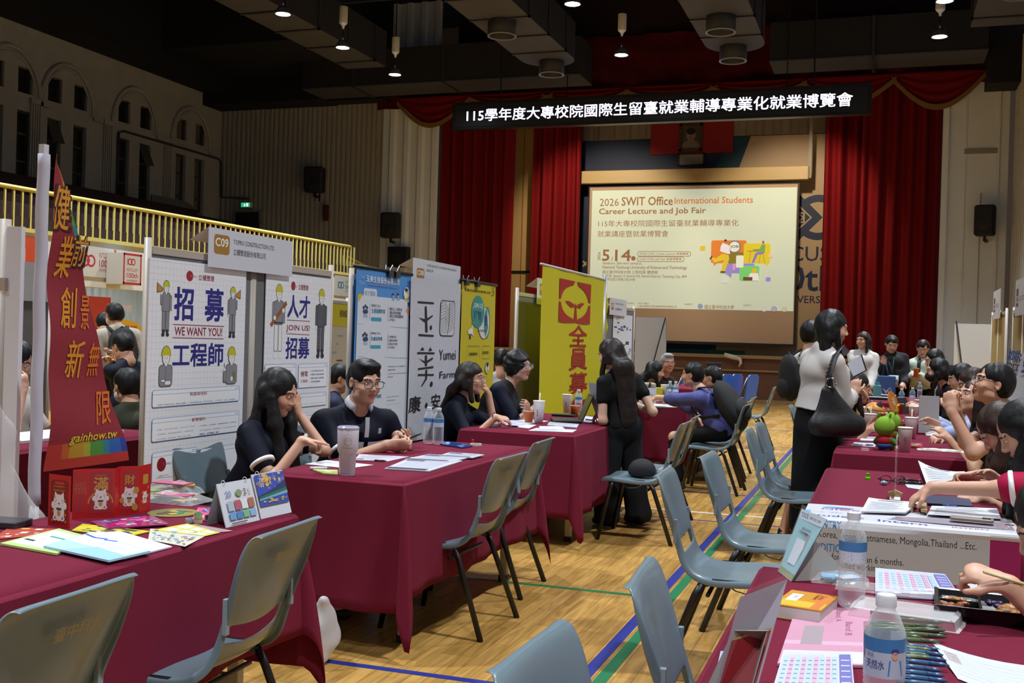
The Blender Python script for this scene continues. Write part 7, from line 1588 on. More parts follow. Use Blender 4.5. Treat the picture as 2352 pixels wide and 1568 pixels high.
t = thing('keyboard', 'black keyboard at the near edge of the leaflet table', 'keyboard', on(1495, 938), R(3)); MB().rbox(-.15, .15, -.05, .05, 0, .02, .01, C('2a2c30', .5)).obj('body', t); mb = MB(); [mb.box(-.14 + .02 * i, -.125 + .02 * i, -.04 + .02 * j, -.025 + .02 * j, .02, .025, C('77785c')) for i in range(14) for j in range(4)]; tag(mb.obj('keys', t), kind='stuff')
t = thing('desk_sign', 'small white standing card by the rolled blue sleeve', 'sign', on(1487, 926), R(15)); MB().box(-.09, .09, -.002, .002, 0, .16, C('c9cbd4')).obj('card', t); A = Art(.0004); A.ring(.03, .07, .022, .026, INKB); A.text('6', -.05, .06, .05, INKB); mb = MB(); A.put(mb, (0, -.0025, 0), (1, 0, 0), (0, 0, 1)); mb.obj('print', t)
t = thing('tote_bag', 'cream cloth bag with a dark strap on the leaflet table', 'bag', on(1480, 921)); MB().rbox(-.12, .12, -.05, .05, 0, .2, .04, C('a3a08c', .8)).obj('body', t, bevel=.01); MB().tube([(.03, -.055, .02), (.07, -.06, .2)], .012, C('23263a'), 6).obj('strap', t)
t = thing('snack_box', 'bright yellow snack box behind the white standing card', 'box', on(1503, 919), R(8)); MB().rbox(-.08, .08, -.04, .04, 0, .14, .01, C('c4ae1a', .5)).obj('box_body', t)
sheet('green folder on the leaflet table under the reaching arm', [(1488, 921), (1520, 922), (1525, 914), (1492, 914)], '3fa85a', None, th=.006, cat='folder', name='folder')
# table 5 tablet
p = at(1577 + 62, 925, y=16.0); p = at(1638, 905, y=15.4); t = thing('tablet', 'white tablet screen propped up before the blue chairs', 'tablet', (p.x, 15.4, TT_)); MB().rbox(-.11, .11, -.01, .01, 0, .36, .01, C('23262e', .4)).obj('case', t); MB().box(-.095, .095, -.013, -.011, .03, .29, M('tablet_lit', 'd0d8e4', .5, emit=.7)).obj('display', t)

# right table 2: banner sheet and papers
def dban(A, w, h): pass
mb = MB(); BX0, BX1, BY0, BY1, BZ = -.27, .48, 4.155, 4.52, .30
PW = C('c2c2c8', .45)
def bfn(a, b, P, N):
 """a across (m from left), b up from the hem; bends over the table edge"""
 x = BX0 + a; hang = TZ + .008 - BZ
 if b <= hang - .02: return Vector((x, BY0 - .012 - .006 * math.sin(a * 7), BZ + b)), Vector((0, -1, 0))
 if b <= hang + .02:
  q = (b - hang + .02) / .04 * math.pi / 2; return Vector((x, BY0 - .012 + .02 * (1 - math.cos(q)), TZ + .008 - .02 + .02 * math.sin(q))), Vector((0, -math.cos(q), math.sin(q)))
 return Vector((x, BY0 + .008 + (b - hang - .02), TZ + .008 + .002 * math.sin(a * 9))), Vector((0, 0, 1))
hang = TZ + .008 - BZ; LT = hang + .36; WB = BX1 - BX0; A = Art(.0006); A.rect(0, 0, WB, LT, PW, 30, 50); A.rect(WB * .865, 0, WB, hang - .012, C('a01a62', .5), 6, 20)
def bt(s, x, z, h, mat, w=None, bold=0.0): A.text(s, x, z, h, mat, w=w, bold=bold)
BB = C('2f7fc0', .5); zt = lambda py, px=2000: at(px, py, y=BY0).z - BZ; xt = lambda px, py=1250: at(px, py, y=BY0).x - BX0
bt('COUNTRY', xt(1852), zt(1210, 1895), .030, BB, w=xt(1932, 1210) - xt(1852), bold=.03); bt('Taiwan, Korea, Japan, Vietnamese, Mongolia,Thailand ...Etc.', xt(1820), zt(1246, 1995), .034, INK, w=xt(2243, 1246) - xt(1820))
bt('CONDITION', xt(1845), zt(1264, 1895), .030, BB, w=xt(1945, 1264) - xt(1845), bold=.03); bt('1.Can stay for more than 6 months.', xt(1842), zt(1295, 1995), .032, INK, w=xt(2075, 1295) - xt(1842)); bt('2.Accept unspecified working time.', xt(1842), zt(1313, 1995), .032, INK, w=xt(2052, 1313) - xt(1842)); bt('3.Age 20-35', xt(1842), zt(1330, 1895), .032, INK, w=xt(1935, 1330) - xt(1842))
bt('Student', .02, hang + .045, .045, C('23408a'), w=.2, bold=.03); bt('Intern', .27, hang + .03, .045, C('23408a'), w=.17, bold=.03); A.poly([(.0, hang + .13), (.0, hang + .19), (WB * .5, hang + .12), (WB * .5, hang + .10)], C('4f9ad0')); bt('We need', .02, hang + .145, .03, PW, w=.12); A.ell(.12, hang + .28, .06, .025, C('4f8ac8')); A.ell(.14, hang + .27, .035, .014, C('8a3a6a')); bt('NICE', .06, hang + .22, .03, C('7a2a5a'), w=.14)
A.poly([(WB * .4, hang + .10), (WB * .98, hang + .07), (WB * .98, hang + .26), (WB * .5, hang + .2)], C('8a7f8a')); rg = random.Random(3)
for k in range(26): x = WB * (.42 + .5 * rg.random()); z = hang + .09 + .1 * rg.random(); A.rect(x, z, x + .04 + .05 * rg.random(), z + .012 + .02 * rg.random(), C(rg.choice(['b8b4b4', '3a3a44', '9a6a78', 'c8c4c8', '6a6a80'])))
bt('INTERN', WB * .7, hang + .035, .02, C('a03a7a'), w=.12)
A.put(mb, (0, 0, 0), (1, 0, 0), (0, 0, 1), bfn); tag(mb.obj('paper_banner'), 'white student intern poster sheet folded over the near edge of the right table', 'poster')
sheet('stack of white forms under the pointing fingers', [(1978, 1177), (2080, 1180), (2112, 1158), (1995, 1148)], 'd0d2da', lines(8, seed=11), z=TT_ + .012, th=.006, curl=.004); sheet('white handwritten forms at the right of the intern banner', [(2130, 1182), (2300, 1192), (2290, 1168), (2140, 1162)], 'cfd0d6', lines(10, seed=12), z=TT_ + .012)
sheet('white form lifted by the hand with the blue pen', [(2128, 1112), (2225, 1098), (2215, 1092), (2108, 1066)], 'd0d4de', lines(7, seed=13), z=TT_ + .02, curl=.02); sheet('dark blue clipboard under forms on the intern table', [(2125, 1158), (2235, 1166), (2225, 1145), (2130, 1140)], '1f2748', None, z=TT_ + .004, th=.006, cat='clipboard', name='clipboard'); sheet('small form corner under the pink sleeved arm', [(2085, 1120), (2135, 1128), (2135, 1116), (2078, 1112)], 'd0d4de', lines(4), z=TT_)
t = thing('smartphone', 'phone in a beige case on the white forms of the intern table', 'phone', on(2232, 1196, TT_ + .014), R(-5)); MB().rbox(-.075, .075, -.02, .03, 0, .011, .01, C('8a7d70', .35)).obj('case', t); MB().rbox(-.015, .015, -.012, .012, .011, .014, .004, C('2a2a2e', .2), Tm((.05, .01, 0))).obj('camera_bump', t)
p = on(1993, 1100); t = thing('bottle_cap', 'bright green plastic stamp standing on the intern table', 'stamp', p); MB().lathe([(.001, 0), (.013, 0), (.013, .008), (.007, .012), (.0085, .028), (.001, .03)], M('neon_green', '55c40a', .35), n=20).obj('stamp_body', t, 2)
t = thing('eyeglasses', 'folded black eyeglasses on the intern table', 'glasses', on(2050, 1112), R(20)); 
for s in (-1, 1): MB().tube([(s * .033 + .026 * math.cos(k * .524), 0, .022 + .02 * math.sin(k * .524)) for k in range(13)], .0022, C('1d1a1c', .3), 6).obj('rim', t, True); MB().tube([(s * .058, 0, .03), (s * .06, .03, .02), (-s * .04, .05 + .01 * s, .006)], .002, C('1d1a1c', .3), 6).obj('temple', t, True)
t = thing('sweet', 'foil wrapped sweet before the black eyeglasses', 'sweet', on(2030, 1114)); MB().ball((0, 0, .011), (.018, .011, .011), C('8a97a8', .25, metal=0), 10).obj('wrapper', t, True)
pen(2065, 1100, 2118, 1104, 'black pen behind the eyeglasses', '1a1a22', '1a1a1c'); pen(2065, 1107, 2122, 1110, 'black marker beside the black pen', '141418', '141418', r=.007)
p = on(2056, 1143); t = thing('sign_holder', 'small wooden block holding a tall thin clear card', 'sign holder', p, R(-3)); mb = MB(); mb.add([(-.03, -.015, 0), (.03, -.015, 0), (.03, -.015, .022), (0, -.015, .034), (-.03, -.015, .022), (-.03, .015, 0), (.03, .015, 0), (.03, .015, .022), (0, .015, .034), (-.03, .015, .022)], [(0, 1, 2, 3, 4), (9, 8, 7, 6, 5), (0, 5, 6, 1), (1, 6, 7, 2), (2, 7, 8, 3), (3, 8, 9, 4), (4, 9, 5, 0)], C('a8875c', .6)); mb.obj('wooden_block', t)
MB().box(-.001, .001, -.08, .08, .03, .27, CLEAR).obj('clear_card', t)
sheet('white business cards before the wooden block', [(2043, 1150), (2068, 1152), (2068, 1142), (2045, 1140)], 'c8cede', lambda A, w, h: A.rect(w * .1, h * .1, w * .4, h * .9, C('a85a4a')), th=.006, cat='cards', name='business_card_stack')
sheet('brown cardboard edge between the forms on the intern table', [(2115, 1176), (2130, 1178), (2128, 1160), (2112, 1160)], 'a8875c', None, z=TT_ + .013, th=.01, cat='cardboard', name='cardboard')

# right table 1 (nearest)
bottle(1955, 1392, 'tall clear water bottle standing behind the open lunch box lid', h=.235, r=.0335, lab='3f7ab0')
def bottle2():
 p = on(2030, 1600); p = on(2028, 1625); t = thing('water_bottle', 'nearest clear water bottle with a blue mountain label and white cap', 'bottle', p); h, r = .205, .036
 prof = [(.001, .002), (r * .8, 0), (r, .01)]; 
 for k in range(5): zz = .018 + k * .008; prof += [(r * .96, zz), (r, zz + .004)]
 prof += [(r, .065), (r, .13), (r * .97, .14), (r * .7, .165), (r * .45, .178), (r * .42, .185)]; MB().lathe(prof, WATER, n=32).obj('bottle_body', t, True); MB().lathe([(r * .4, .183), (r * .5, .183), (r * .5, .2), (r * .44, .204), (.001, .204)], CAPW, n=28).obj('cap', t, 2)
 mb = MB(); mb.lathe([(r * 1.005, .062), (r * 1.012, .132)], C('b9c6d8', .35), n=36); mb.lathe([(r * 1.015, .108), (r * 1.02, .132)], C('3f7fb8', .35), n=36); d = -Vector((p.x, p.y, 0)); a0 = math.atan2(d.y, d.x)
 A = Art(.0003); A.poly([(-.045, .108), (-.03, .118), (-.018, .108), (.0, .12), (.018, .106), (.05, .106), (.05, .09), (-.045, .09)], C('d8e0ea')); A.text('天然水', -.034, .078, .016, C('4a5a9a'), w=.034, bold=.01); A.text('悅氏', -.032, .098, .008, C('5a6aa0'), w=.014)
 A.ell(.018, .103, .006, .007, C('d8a88a')); A.ell(.018, .111, .007, .005, C('3a3f8a')); A.poly([(.008, .095), (.03, .095), (.034, .068), (.006, .068)], C('3f8fc8'))
 A.put(mb, (0, 0, 0), (1, 0, 0), (0, 0, 1), lambda a, b, P, N: (Vector((r * 1.024 * math.cos(a0 + a / r), r * 1.024 * math.sin(a0 + a / r), b)), Vector((math.cos(a0 + a / r), math.sin(a0 + a / r), 0)))); mb.obj('label_band', t, True)
bottle2()
# book
a, b, c_, d_ = on(1790, 1415), on(1898, 1432), on(1916, 1398), on(1800, 1378); t = thing('book', 'thick yellow and orange Chinese vocabulary book with white pages', 'book', on(1850, 1408), math.atan2((b - a).y, (b - a).x)); L_ = (b - a).length / 2; D_ = (d_ - a).length / 2
MB().box(-L_, L_, -D_, D_, .002, .03, C('cfc9c2', .7)).obj('pages', t); mb = MB(); mb.box(-L_ - .002, L_ + .002, -D_ - .001, D_ + .001, .03, .0325, C('c98a1e', .35)); mb.box(-L_ - .002, L_ + .002, -D_ - .001, D_ + .001, 0, .002, C('c98a1e', .35))
A = Art(.0003); A.rect(-L_ * .9, -D_ * .9, L_ * .98, -D_ * .2, C('c9a81e')); A.rect(L_ * .5, -D_ * .9, L_ * .9, D_ * .9, C('c8702a')); A.text('Chinese', L_ * .42, D_ * .8, .014, C('8a2a14'), w=.05, rot=-90, bold=.03); A.text('Vocabulary', L_ * .15, D_ * .85, .014, C('8a2a14'), w=.06, rot=-90, bold=.03); A.rrect(-L_ * .8, -D_ * .3, -L_ * .3, D_ * .6, .003, C('d4d0cc')); A.text('TOCFL', -L_ * .6, D_ * .4, .009, C('a82a1c'), rot=-90, w=.03, bold=.02)
A.put(mb, (0, 0, .0326), (1, 0, 0), (0, 1, 0)); mb.obj('cover', t)
# booklets
def dpink(A, w, h):
 A.rect(w * .0, h * .0, w, h, C('c08aa0')); A.rect(0, h * .3, w, h * .36, C('c8a0b4')); A.poly([(w * .18, h * .62), (w * .42, h * .62), (w * .42, h * .3), (w * .18, h * .3)], C('9a8a90')); A.rect(w * .02, h * .02, w * .96, h * .2, C('c9c8d0'))
 A.text('Band A', w * .55, h * .94, w * .08, C('8a4a64'), rot=-90, w=h * .22, bold=.02); A.text('Band B', w * .68, h * .72, w * .08, C('8a4a64'), rot=-90, w=h * .25, bold=.02); A.text('入門基礎級', w * .34, h * .92, w * .09, C('d0c8cc'), rot=-90); A.text('華語文能力測驗', w * .9, h * .75, w * .07, C('8a4a64'), rot=-90); A.text('華測', w * .2, h * .06, h * .1, INKB, w=w * .5)
sheet('pink test booklet marked Band A and Band B under the nearest bottle', [(1785, 1530), (2010, 1535), (1998, 1405), (1830, 1395)], 'c08aa0', dpink, th=.005, cat='booklet', name='booklet')
def dtab(A, w, h):
 A.rect(w * .02, h * .05, w * .6, h * .92, C('b8bcd8'))
 for k in range(9): A.rect(w * (.04 + .085 * k), h * .1, w * (.10 + .085 * k), h * .85, C('c9a0b4' if k % 2 else 'a8c0d4')); [A.rect(w * (.045 + .085 * k), h * (.15 + .1 * j), w * (.095 + .085 * k), h * (.17 + .1 * j), C('7a7a9a')) for j in range(7)]
 A.rect(w * .82, h * .1, w * .98, h * .9, C('6a68a8')); [A.rect(w * .84, h * (.15 + .12 * j), w * .96, h * (.17 + .12 * j), C('c8c8e0')) for j in range(6)]
sheet('lilac timetable leaflet below the pink booklets', [(1770, 1600), (1965, 1610), (1955, 1500), (1800, 1500)], 'c4c4dc', dtab, z=TT_ + .006, th=.003, cat='leaflet', name='leaflet')
sheet('lilac leaflets poking out at the left edge of the nearest right table', [(1635, 1590), (1690, 1595), (1700, 1500), (1655, 1500)], 'a9a4d8', lines(9, '6a66a8'), th=.004, cat='leaflet', name='leaflet')
sheet('plastic wrapped timetable leaflets at the far end of the nearest right table', [(2010, 1370), (2205, 1382), (2170, 1330), (2010, 1315)], 'b8b8d4', dtab, th=.014, cat='leaflet', name='leaflet')
bag(2105, 1362, .2, .06, .012, 'clear wrapper of the timetable leaflets', 9, z=TT_ + .012)
bag(1930, 1335, .075, .06, .03, 'clear wrapped blue snack behind the tall bottle', 12, inner=((0, 0, .012, .05, .035, '4f9ac8'), (.02, -.02, .016, .03, .02, 'c8d8e4')))
# lunch box: base tray, lid, food
p = on(2292, 1418); t = thing('lunch_box', 'open black lunch box with fried meat, carrot and eggplant', 'lunch box', p, R(-2)); BK = C('121214', .2)
mb = MB(); W2, D2 = .14, .1
rings = [[Vector((x * s, y * s, z)) for x, y in ((-W2, -D2), (W2, -D2), (W2, D2), (-W2, D2))] for s, z in ((.86, 0), (.98, .034), (1.03, .036), (1.03, .039), (.96, .037), (.84, .008))]
mb.loft(rings, BK, True, True); mb.box(-.045, -.038, -D2 * .85, D2 * .85, .006, .034, BK); mb.box(-.13, -.04, .01, .016, .006, .03, BK); mb.obj('tray', t, bevel=.002)
rg = random.Random(9)
def food(nm, cols, x0, x1, y0, y1, n, s, z=.018):
 for k in range(n):
  x, y = rg.uniform(x0, x1), rg.uniform(y0, y1); mb = MB(); n_ = 8; mb.ball((0, 0, 0), (s * rg.uniform(.8, 1.6), s * rg.uniform(.6, 1), s * rg.uniform(.45, .8)), M('food_' + cols, cols, .35, var=.35, vscale=90, bump=.5, bscale=120), n_, Tm((x, y, z + rg.random() * .008), rz=rg.random() * 3, ry=rg.uniform(-.3, .3))); mb.obj(nm, t, True)
food('meat_piece', '8a4a22', -.125, -.055, -.07, -.0, 9, .014); food('meat_piece', 'a0602c', -.12, -.06, .0, .05, 4, .013); food('carrot_piece', 'c8741a', -.12, -.075, .03, .07, 6, .009); food('greens_piece', '3f5f24', -.12, -.05, .02, .04, 5, .007)
food('fried_chicken_piece', 'b07a44', -.02, .11, -.07, .0, 12, .018); food('eggplant_piece', '3a2250', -.02, .03, .03, .07, 5, .012); food('potato_slice', 'c0a050', .03, .10, .04, .07, 4, .014)
p = on(2080, 1420); t = thing('clear_cover', 'clear plastic lunch box cover lying open beside the black tray', 'cover', p, R(-10)); rings = [[Vector((x * s, y * s, z)) for x, y in ((-.12, -.075), (0, -.08), (.12, -.075), (.125, 0), (.12, .075), (0, .08), (-.12, .075), (-.125, 0))] for s, z in ((1.06, .002), (1.0, .004), (.97, .024), (.9, .028), (.88, .024), (.3, .023))]
MB().loft(rings, glass('lid_plastic', 'ffffff', .16, .06), False, True).obj('lid_shell', t)
sheet('crumpled white tissue behind the lunch box', [(2200, 1366), (2265, 1372), (2275, 1352), (2215, 1346)], 'bfbcc4', None, th=.012, cat='tissue', name='tissue', curl=.02)
sheet('long white envelope behind the lunch box at the right edge', [(2250, 1376), (2360, 1388), (2352, 1372), (2262, 1366)], 'c9c9d2', lambda A, w, h: A.text('MYSELF', w * .3, h * .4, h * .2, INK, w=w * .3), cat='envelope', name='envelope')
ORD = 'first second third fourth fifth sixth seventh last'.split(); GN = '5f6f4a'; BN = '3f6488'
for k, (x0, y0, x1, y1) in enumerate(((1998, 1408, 2165, 1418), (2060, 1398, 2168, 1408), (1990, 1420, 2172, 1426), (2010, 1412, 2178, 1434), (2060, 1430, 2176, 1440), (2040, 1442, 2160, 1452), (2062, 1424, 2150, 1421), (1985, 1428, 2120, 1442))):
 pen(x0, y0 + 22, x1, y1 + 22, ORD[k] + ' olive green pen of the bundle, counted from the clear cover', GN, '4a5640', z=TT_ + .004 + .003 * (k % 3), r=.0052, group='olive green pens in the bundle')
for k in range(8): pen(2058, 1478 + k * 12, 2160 + (k * 7) % 25, 1492 + k * 12, ORD[k] + ' dusty blue pen of the front bundle, counted from the green pens', BN, '2f5078', z=TT_ + .003 + .004 * (k % 2), r=.0052, group='dusty blue pens in the bundle')
for k in range(5): pen(2048, 1476 + k * 7, 2140, 1486 + k * 6, ORD[k] + ' pale green pen between the bundles, counted from the olive ones', '8a9670', '6a7858', z=TT_ + .002 + .001 * k, r=.0042, group='pale green pens in the bundle')
sheet('white lined form at the lower right corner', [(2200, 1560), (2400, 1640), (2400, 1545), (2140, 1485)], 'c6cad2', lambda A, w, h: ([A.line([(w * .1, h * (.2 + .1 * k)), (w * .95, h * (.2 + .1 * k))], .0008, C('9a9aa8')) for k in range(7)], [A.rect(w * .06, h * (.55 + .05 * k), w * .2, h * (.56 + .05 * k), C('a8604a')) for k in range(6)]), curl=.01)
# clear stands: corners (photo pixel, height) bottom-left, bottom-right, top-right, top-left as read from the front
def stand(cs, label, draw):
 P = [at(a, b, z=z) for a, b, z in cs]; o = P[0]; t = thing('sign_stand', label, 'sign stand', o); U = P[1] - o; V_ = P[3] - o; lu, lv = U.length, V_.length; W_ = P[2] - P[1] - V_; N_ = U.cross(V_).normalized()
 q = [p - o for p in P]; A = Art(.0004); draw(A, lu, lv); mb = MB()
 mb.add([p - N_ * .001 for p in q], [(0, 1, 2, 3)], C('a9abae', .4)); mb.add(q, [(0, 1, 2, 3)], C('bac4c8', .3))
 for vs, fs, mt, zz in A.p: mb.add([U / lu * a + V_ / lv * b + W_ * (a / lu) * (b / lv) + N_ * (zz + .0006) for a, b in vs], fs, mt)
 mb.obj('printed_sheet', t)
 MB().add([p * 1.0 + N_ * .004 + (V_ * .06 if i > 1 else Vector()) for i, p in enumerate(q)], [(0, 1, 2, 3)], glass('acrylic', 'ffffff', .03, .06, .12)).obj('clear_panel', t)
 s = Vector((-N_.x, -N_.y, 0)).normalized() * V_.z * .75; m0, m1 = U * .1 + V_ * .72 - N_ * .003, U * .9 + V_ * .72 - N_ * .003; f0, f1 = Vector((m0.x, m0.y, 0)) + s, Vector((m1.x, m1.y, 0)) + s
 mb = MB(); mb.add([m0, m1, f1, f0], [(0, 1, 2, 3)], C('8d8882', .6)); mb.add([m0, U * .1 - N_ * .003, f0], [(0, 1, 2)], C('9d9892', .6)); mb.add([m1, U * .9 - N_ * .003, f1], [(0, 1, 2)], C('9d9892', .6)); o = mb.obj('support_flap', t); md = o.modifiers.new('thick', 'SOLIDIFY'); md.thickness = .002
 return t
def dtoc(A, w, h):
 A.rect(.0, .0, w, h, C('8ab4bc')); A.rect(0, h * .86, w, h, C('b4bcc4')); A.text('TOCFL', w * .06, h * .89, h * .07, C('33406a'), w=w * .32, bold=.02); A.text('華語文能力測驗', w * .42, h * .9, h * .045, C('6a6a78'), w=w * .45); A.text('模擬測驗專區', w * .3, h * .72, h * .04, C('3f5a80'), w=w * .4); A.text('Practice Mock Tests', w * .24, h * .66, h * .03, C('3f5a80'), w=w * .5); A.rect(w * .28, h * .2, w * .72, h * .58, C('c4ccd4')); A.rect(0, 0, w, h * .1, C('8a9068'))
stand([(1788, 1312, TT_), (1818, 1336, TT_), (1900, 1192, .925), (1842, 1168, .925)], 'pale blue printed sign stand leaning on the nearest right table', dtoc)
def dred(A, w, h): A.rect(0, 0, w, h, C('a8a4b0')); A.rect(w * .08, 0, w * .95, h * .62, C('8a1a24')); A.rect(w * .08, h * .62, w * .95, h * .64, C('a89a50'))
stand([(1625, 1640, TT_), (1722, 1640, TT_), (1808, 1330, .975), (1700, 1372, .955)], 'clear stand with a red printed sheet, nearest on the right table', dred)
# table R3 : plush toys, cups, wraps
def fieldobj(name, build, mat, lo, hi, h=.004, parent=None, inv=None, split=None):
 F = Field(np.array(lo), np.array(hi), h); build(F); me = F.mesh(name); me.materials.append(mat); me.shade_smooth(); o = bpy.data.objects.new(name, me); COL.objects.link(o)
 if parent is not None: o.parent = parent
 return o
GRN = M('plush_green', '7aa52a', .95, bump=.3, bscale=300); GRD2 = M('plush_dark_green', '56801f', .95, bump=.3, bscale=300); PR = M('plush_red', 'a81a20', .9, bump=.2, bscale=300); PB = M('plush_blue', '2a5aa0', .9)
I3 = ((1, 0, 0), (0, 1, 0), (0, 0, 1))
def plush(px, py, label, face, s=1):
 t = thing('plush_toy', label, 'plush toy', on(px, py), R(face)); t.scale = (s, s, s)
 fieldobj('head', lambda F: F.ell((0, 0, .13), I3, (.055, .052, .056), .01), GRN, (-.07, -.07, .06), (.07, .07, .2), .004, t)
 def b(F): F.ell((0, 0, .045), I3, (.036, .032, .042), .01); [F.cone((q * .03, 0, .065), (q * .052, -.02, .04), .014, .016, .01) for q in (-1, 1)]; [F.ell((q * .03, -.035, .014), I3, (.017, .026, .015), .008) for q in (-1, 1)]
 fieldobj('body', b, GRD2, (-.08, -.075, -.005), (.08, .05, .1), .004, t)
 fieldobj('red_vest', lambda F: (F.ell((0, .002, .055), I3, (.04, .036, .036), .01), F.half((0, 0, .035), (0, 0, -1))), PR, (-.06, -.06, .0), (.06, .06, .1), .004, t)
 fieldobj('blue_shorts', lambda F: (F.ell((0, .0, .03), I3, (.041, .036, .028), .01), F.half((0, 0, .034), (0, 0, 1))), PB, (-.06, -.06, -.01), (.06, .06, .06), .004, t)
 for q in (-1, 1): MB().tube([(q * .028, 0, .18), (q * .032, 0, .197), (q * .03, 0, .204)], [.007, .007, .009], GRN, 8).obj('antenna', t, True); MB().ball((q * .02, -.05, .14), .006, INK, 8).obj('eye', t)
plush(2030, 1033, 'round headed green plush toy in a red vest, nearer of the two', 160, 1.15); plush(2047, 1018, 'green plush toy leaning behind the nearer one', 130, 1.12)
cup(2078, 1036, 'white paper cup beside the green plush toys, nearest', 'white', .15); cup(2092, 1006, 'white paper cup with a tan straw behind the nearest cup', 'white', .15, straw='tan'); cup(1998, 992, 'white cup with a tan straw beside the forearm', 'white', .14, straw='tan'); cup(2063, 995, 'orange cup behind the green plush toys', 'orange', .1)
t = thing('standing_card', 'plain tall white card standing upright among the cups', 'card', on(2132, 994), R(6)); w_ = (on(2150, 990) - on(2115, 990)).length / 2; MB().box(-w_, w_, -.01, .01, 0, .285, C('b4b3b6', .6)).obj('panel', t)
bag(2175, 1000, .15, .12, .03, 'clear wrapped pastry packs with red print on the plush toy table', 21, inner=((-.05, 0, .012, .06, .05, 'b8b0a8'), (.06, .03, .012, .05, .04, 'b05a58'), (0, -.05, .014, .07, .02, 'c0b8a8')), mat=glass('shiny_wrap', 'ffffff', .35, .12)); bag(2160, 1035, .14, .06, .014, 'flat clear wrapped cream packet at the near edge of the plush toy table', 22, inner=((0, 0, .004, .12, .05, 'b0a886'),), mat=glass('shiny_wrap', 'ffffff', .35, .12))
sheet('white slips with pens at the left edge of the plush toy table', [(1955, 1024), (2010, 1027), (2012, 1019), (1962, 1017)], 'd0d0dc', lines(3), th=.004); sheet('second pile of white slips behind the first by the plush toys', [(1975, 1012), (2018, 1014), (2020, 1005), (1980, 1004)], 'd0d0dc', None, th=.004); pen(1958, 1020, 2008, 1022, 'thin white pen on the slips by the plush toys', 'd8d8dc', '23286a', z=TT_ + .006)
t = thing('clear_box', 'tiny clear plastic boxes before the green plush toys', 'box', on(1987, 1034)); MB().rbox(-.022, .022, -.012, .012, 0, .014, .003, CLEAR).obj('box_body', t)
sheet('red foil sweets beside the nearest white cup', [(2090, 1028), (2118, 1030), (2118, 1022), (2092, 1021)], 'a82030', patches(['d0c0c0', '3f7a4a'], 8, 3, .25), th=.012, cat='sweets', name='sweet_wrappers')
# table R4: calico cat toy etc
def cat_toy():
 t = thing('toy_cat', 'calico cat figure with an orange patch and dark ears on the cups table', 'toy', on(2008, 962), R(-60)); OC = C('c9842a', .5); WC = C('c8beb0', .5); DC = C('3a2c26', .5)
 fieldobj('head', lambda F: F.ell((0, 0, .07), I3, (.1, .085, .075), .01), WC, (-.13, -.12, -.02), (.13, .12, .17), .006, t); fieldobj('orange_patch', lambda F: (F.ell((.0, -.0, .075), I3, (.103, .088, .078), .01), F.half((0, 0, .07), (0, -.2, -1))), OC, (-.13, -.12, -.02), (.13, .12, .17), .006, t)
 for q in (-1, 1):
  MB().lathe([(.035, 0), (.02, .03), (.001, .05)], DC, Tm((q * .06, .01, .125), ry=R(q * 25)), n=14).obj('ear', t, True); MB().ball((q * .04, -.08, .09), (.022, .01, .024), C('e0dcd4'), 12).obj('eye', t, True); MB().ball((q * .04, -.088, .088), (.012, .006, .014), INK, 10).obj('pupil', t, True)
cat_toy()
t = thing('toy_cat', 'small lying orange and white toy with a curled tail', 'toy', on(2042, 962), R(20)); fieldobj('body', lambda F: F.ell((0, 0, .03), I3, (.07, .035, .032), .01), C('c8beb0', .5), (-.1, -.06, -.01), (.1, .06, .08), .005, t); MB().tube([(.06, 0, .04), (.08, 0, .08), (.07, 0, .12), (.09, 0, .13)], .012, C('c9942a', .5), 8).obj('tail', t, True); MB().ball((-.03, -.03, .04), (.02, .01, .015), C('c9842a'), 8).obj('patch', t, True)
cup(2098, 963, 'white lidded coffee cup with a brown sleeve beside the tall card', 'white', .12); cup(2110, 945, 'brown and white lidded coffee cup behind the other coffee cup', 'white', .12); cup(2066, 950, 'orange paper cup behind the calico cat toy', 'orange', .1)
t = thing('hand_fan', 'round orange paper fan leaning behind the calico cat toy', 'fan', on(2050, 955), R(70)); MB().lathe([(.001, 0), (.12, 0), (.12, .006), (.001, .006)], C('b8702a', .5), Tm((0, 0, .12), rx=R(75)), n=28).obj('disc', t); A = Art(.001); A.text('福', -.04, -.02, .08, C('d8c8b8')); mb = MB(); A.put(mb, (0, -.01, .12), (1, 0, 0), (0, .26, .96)); mb.obj('print', t)
for px, py, lb in ((2070, 938, 'clear water bottle behind the orange fan, left of three at the far right table'), (2095, 934, 'clear water bottle in the middle of three on the far right table'), (2112, 916, 'clear water bottle farthest of three on the far right table')): bottle(px, py, lb)
t = thing('tablet', 'dark tablet leaning between the orange cup and coffee cups', 'tablet', on(2083, 950), R(60)); MB().rbox(-.1, .1, -.004, .004, 0, .17, .004, C('23262a', .3), Tm(rx=R(-25))).obj('case', t)
t = thing('folder', 'black folder nearest on the farthest right table', 'folder', on(2028, 918)); MB().rbox(-.16, .16, -.06, .06, 0, .03, .01, C('141416', .4)).obj('cover', t); MB().box(-.19, .15, -.05, .05, .031, .036, C('c8c8c8')).obj('pages', t); t2 = copy_tree(t); t2.location = on(2030, 912); t2['label'] = 'black folder behind the nearest black folder on the far table'
p = on(2014, 912); t = thing('water_bottle', 'square teal sports bottle on the farthest right table', 'bottle', p); MB().rbox(-.05, .05, -.035, .035, 0, .16, .02, C('5a9aa0', .25)).obj('bottle_body', t); MB().lathe([(.03, .16), (.03, .2), (.001, .2)], C('3f90a4', .35), n=16).obj('cap', t)
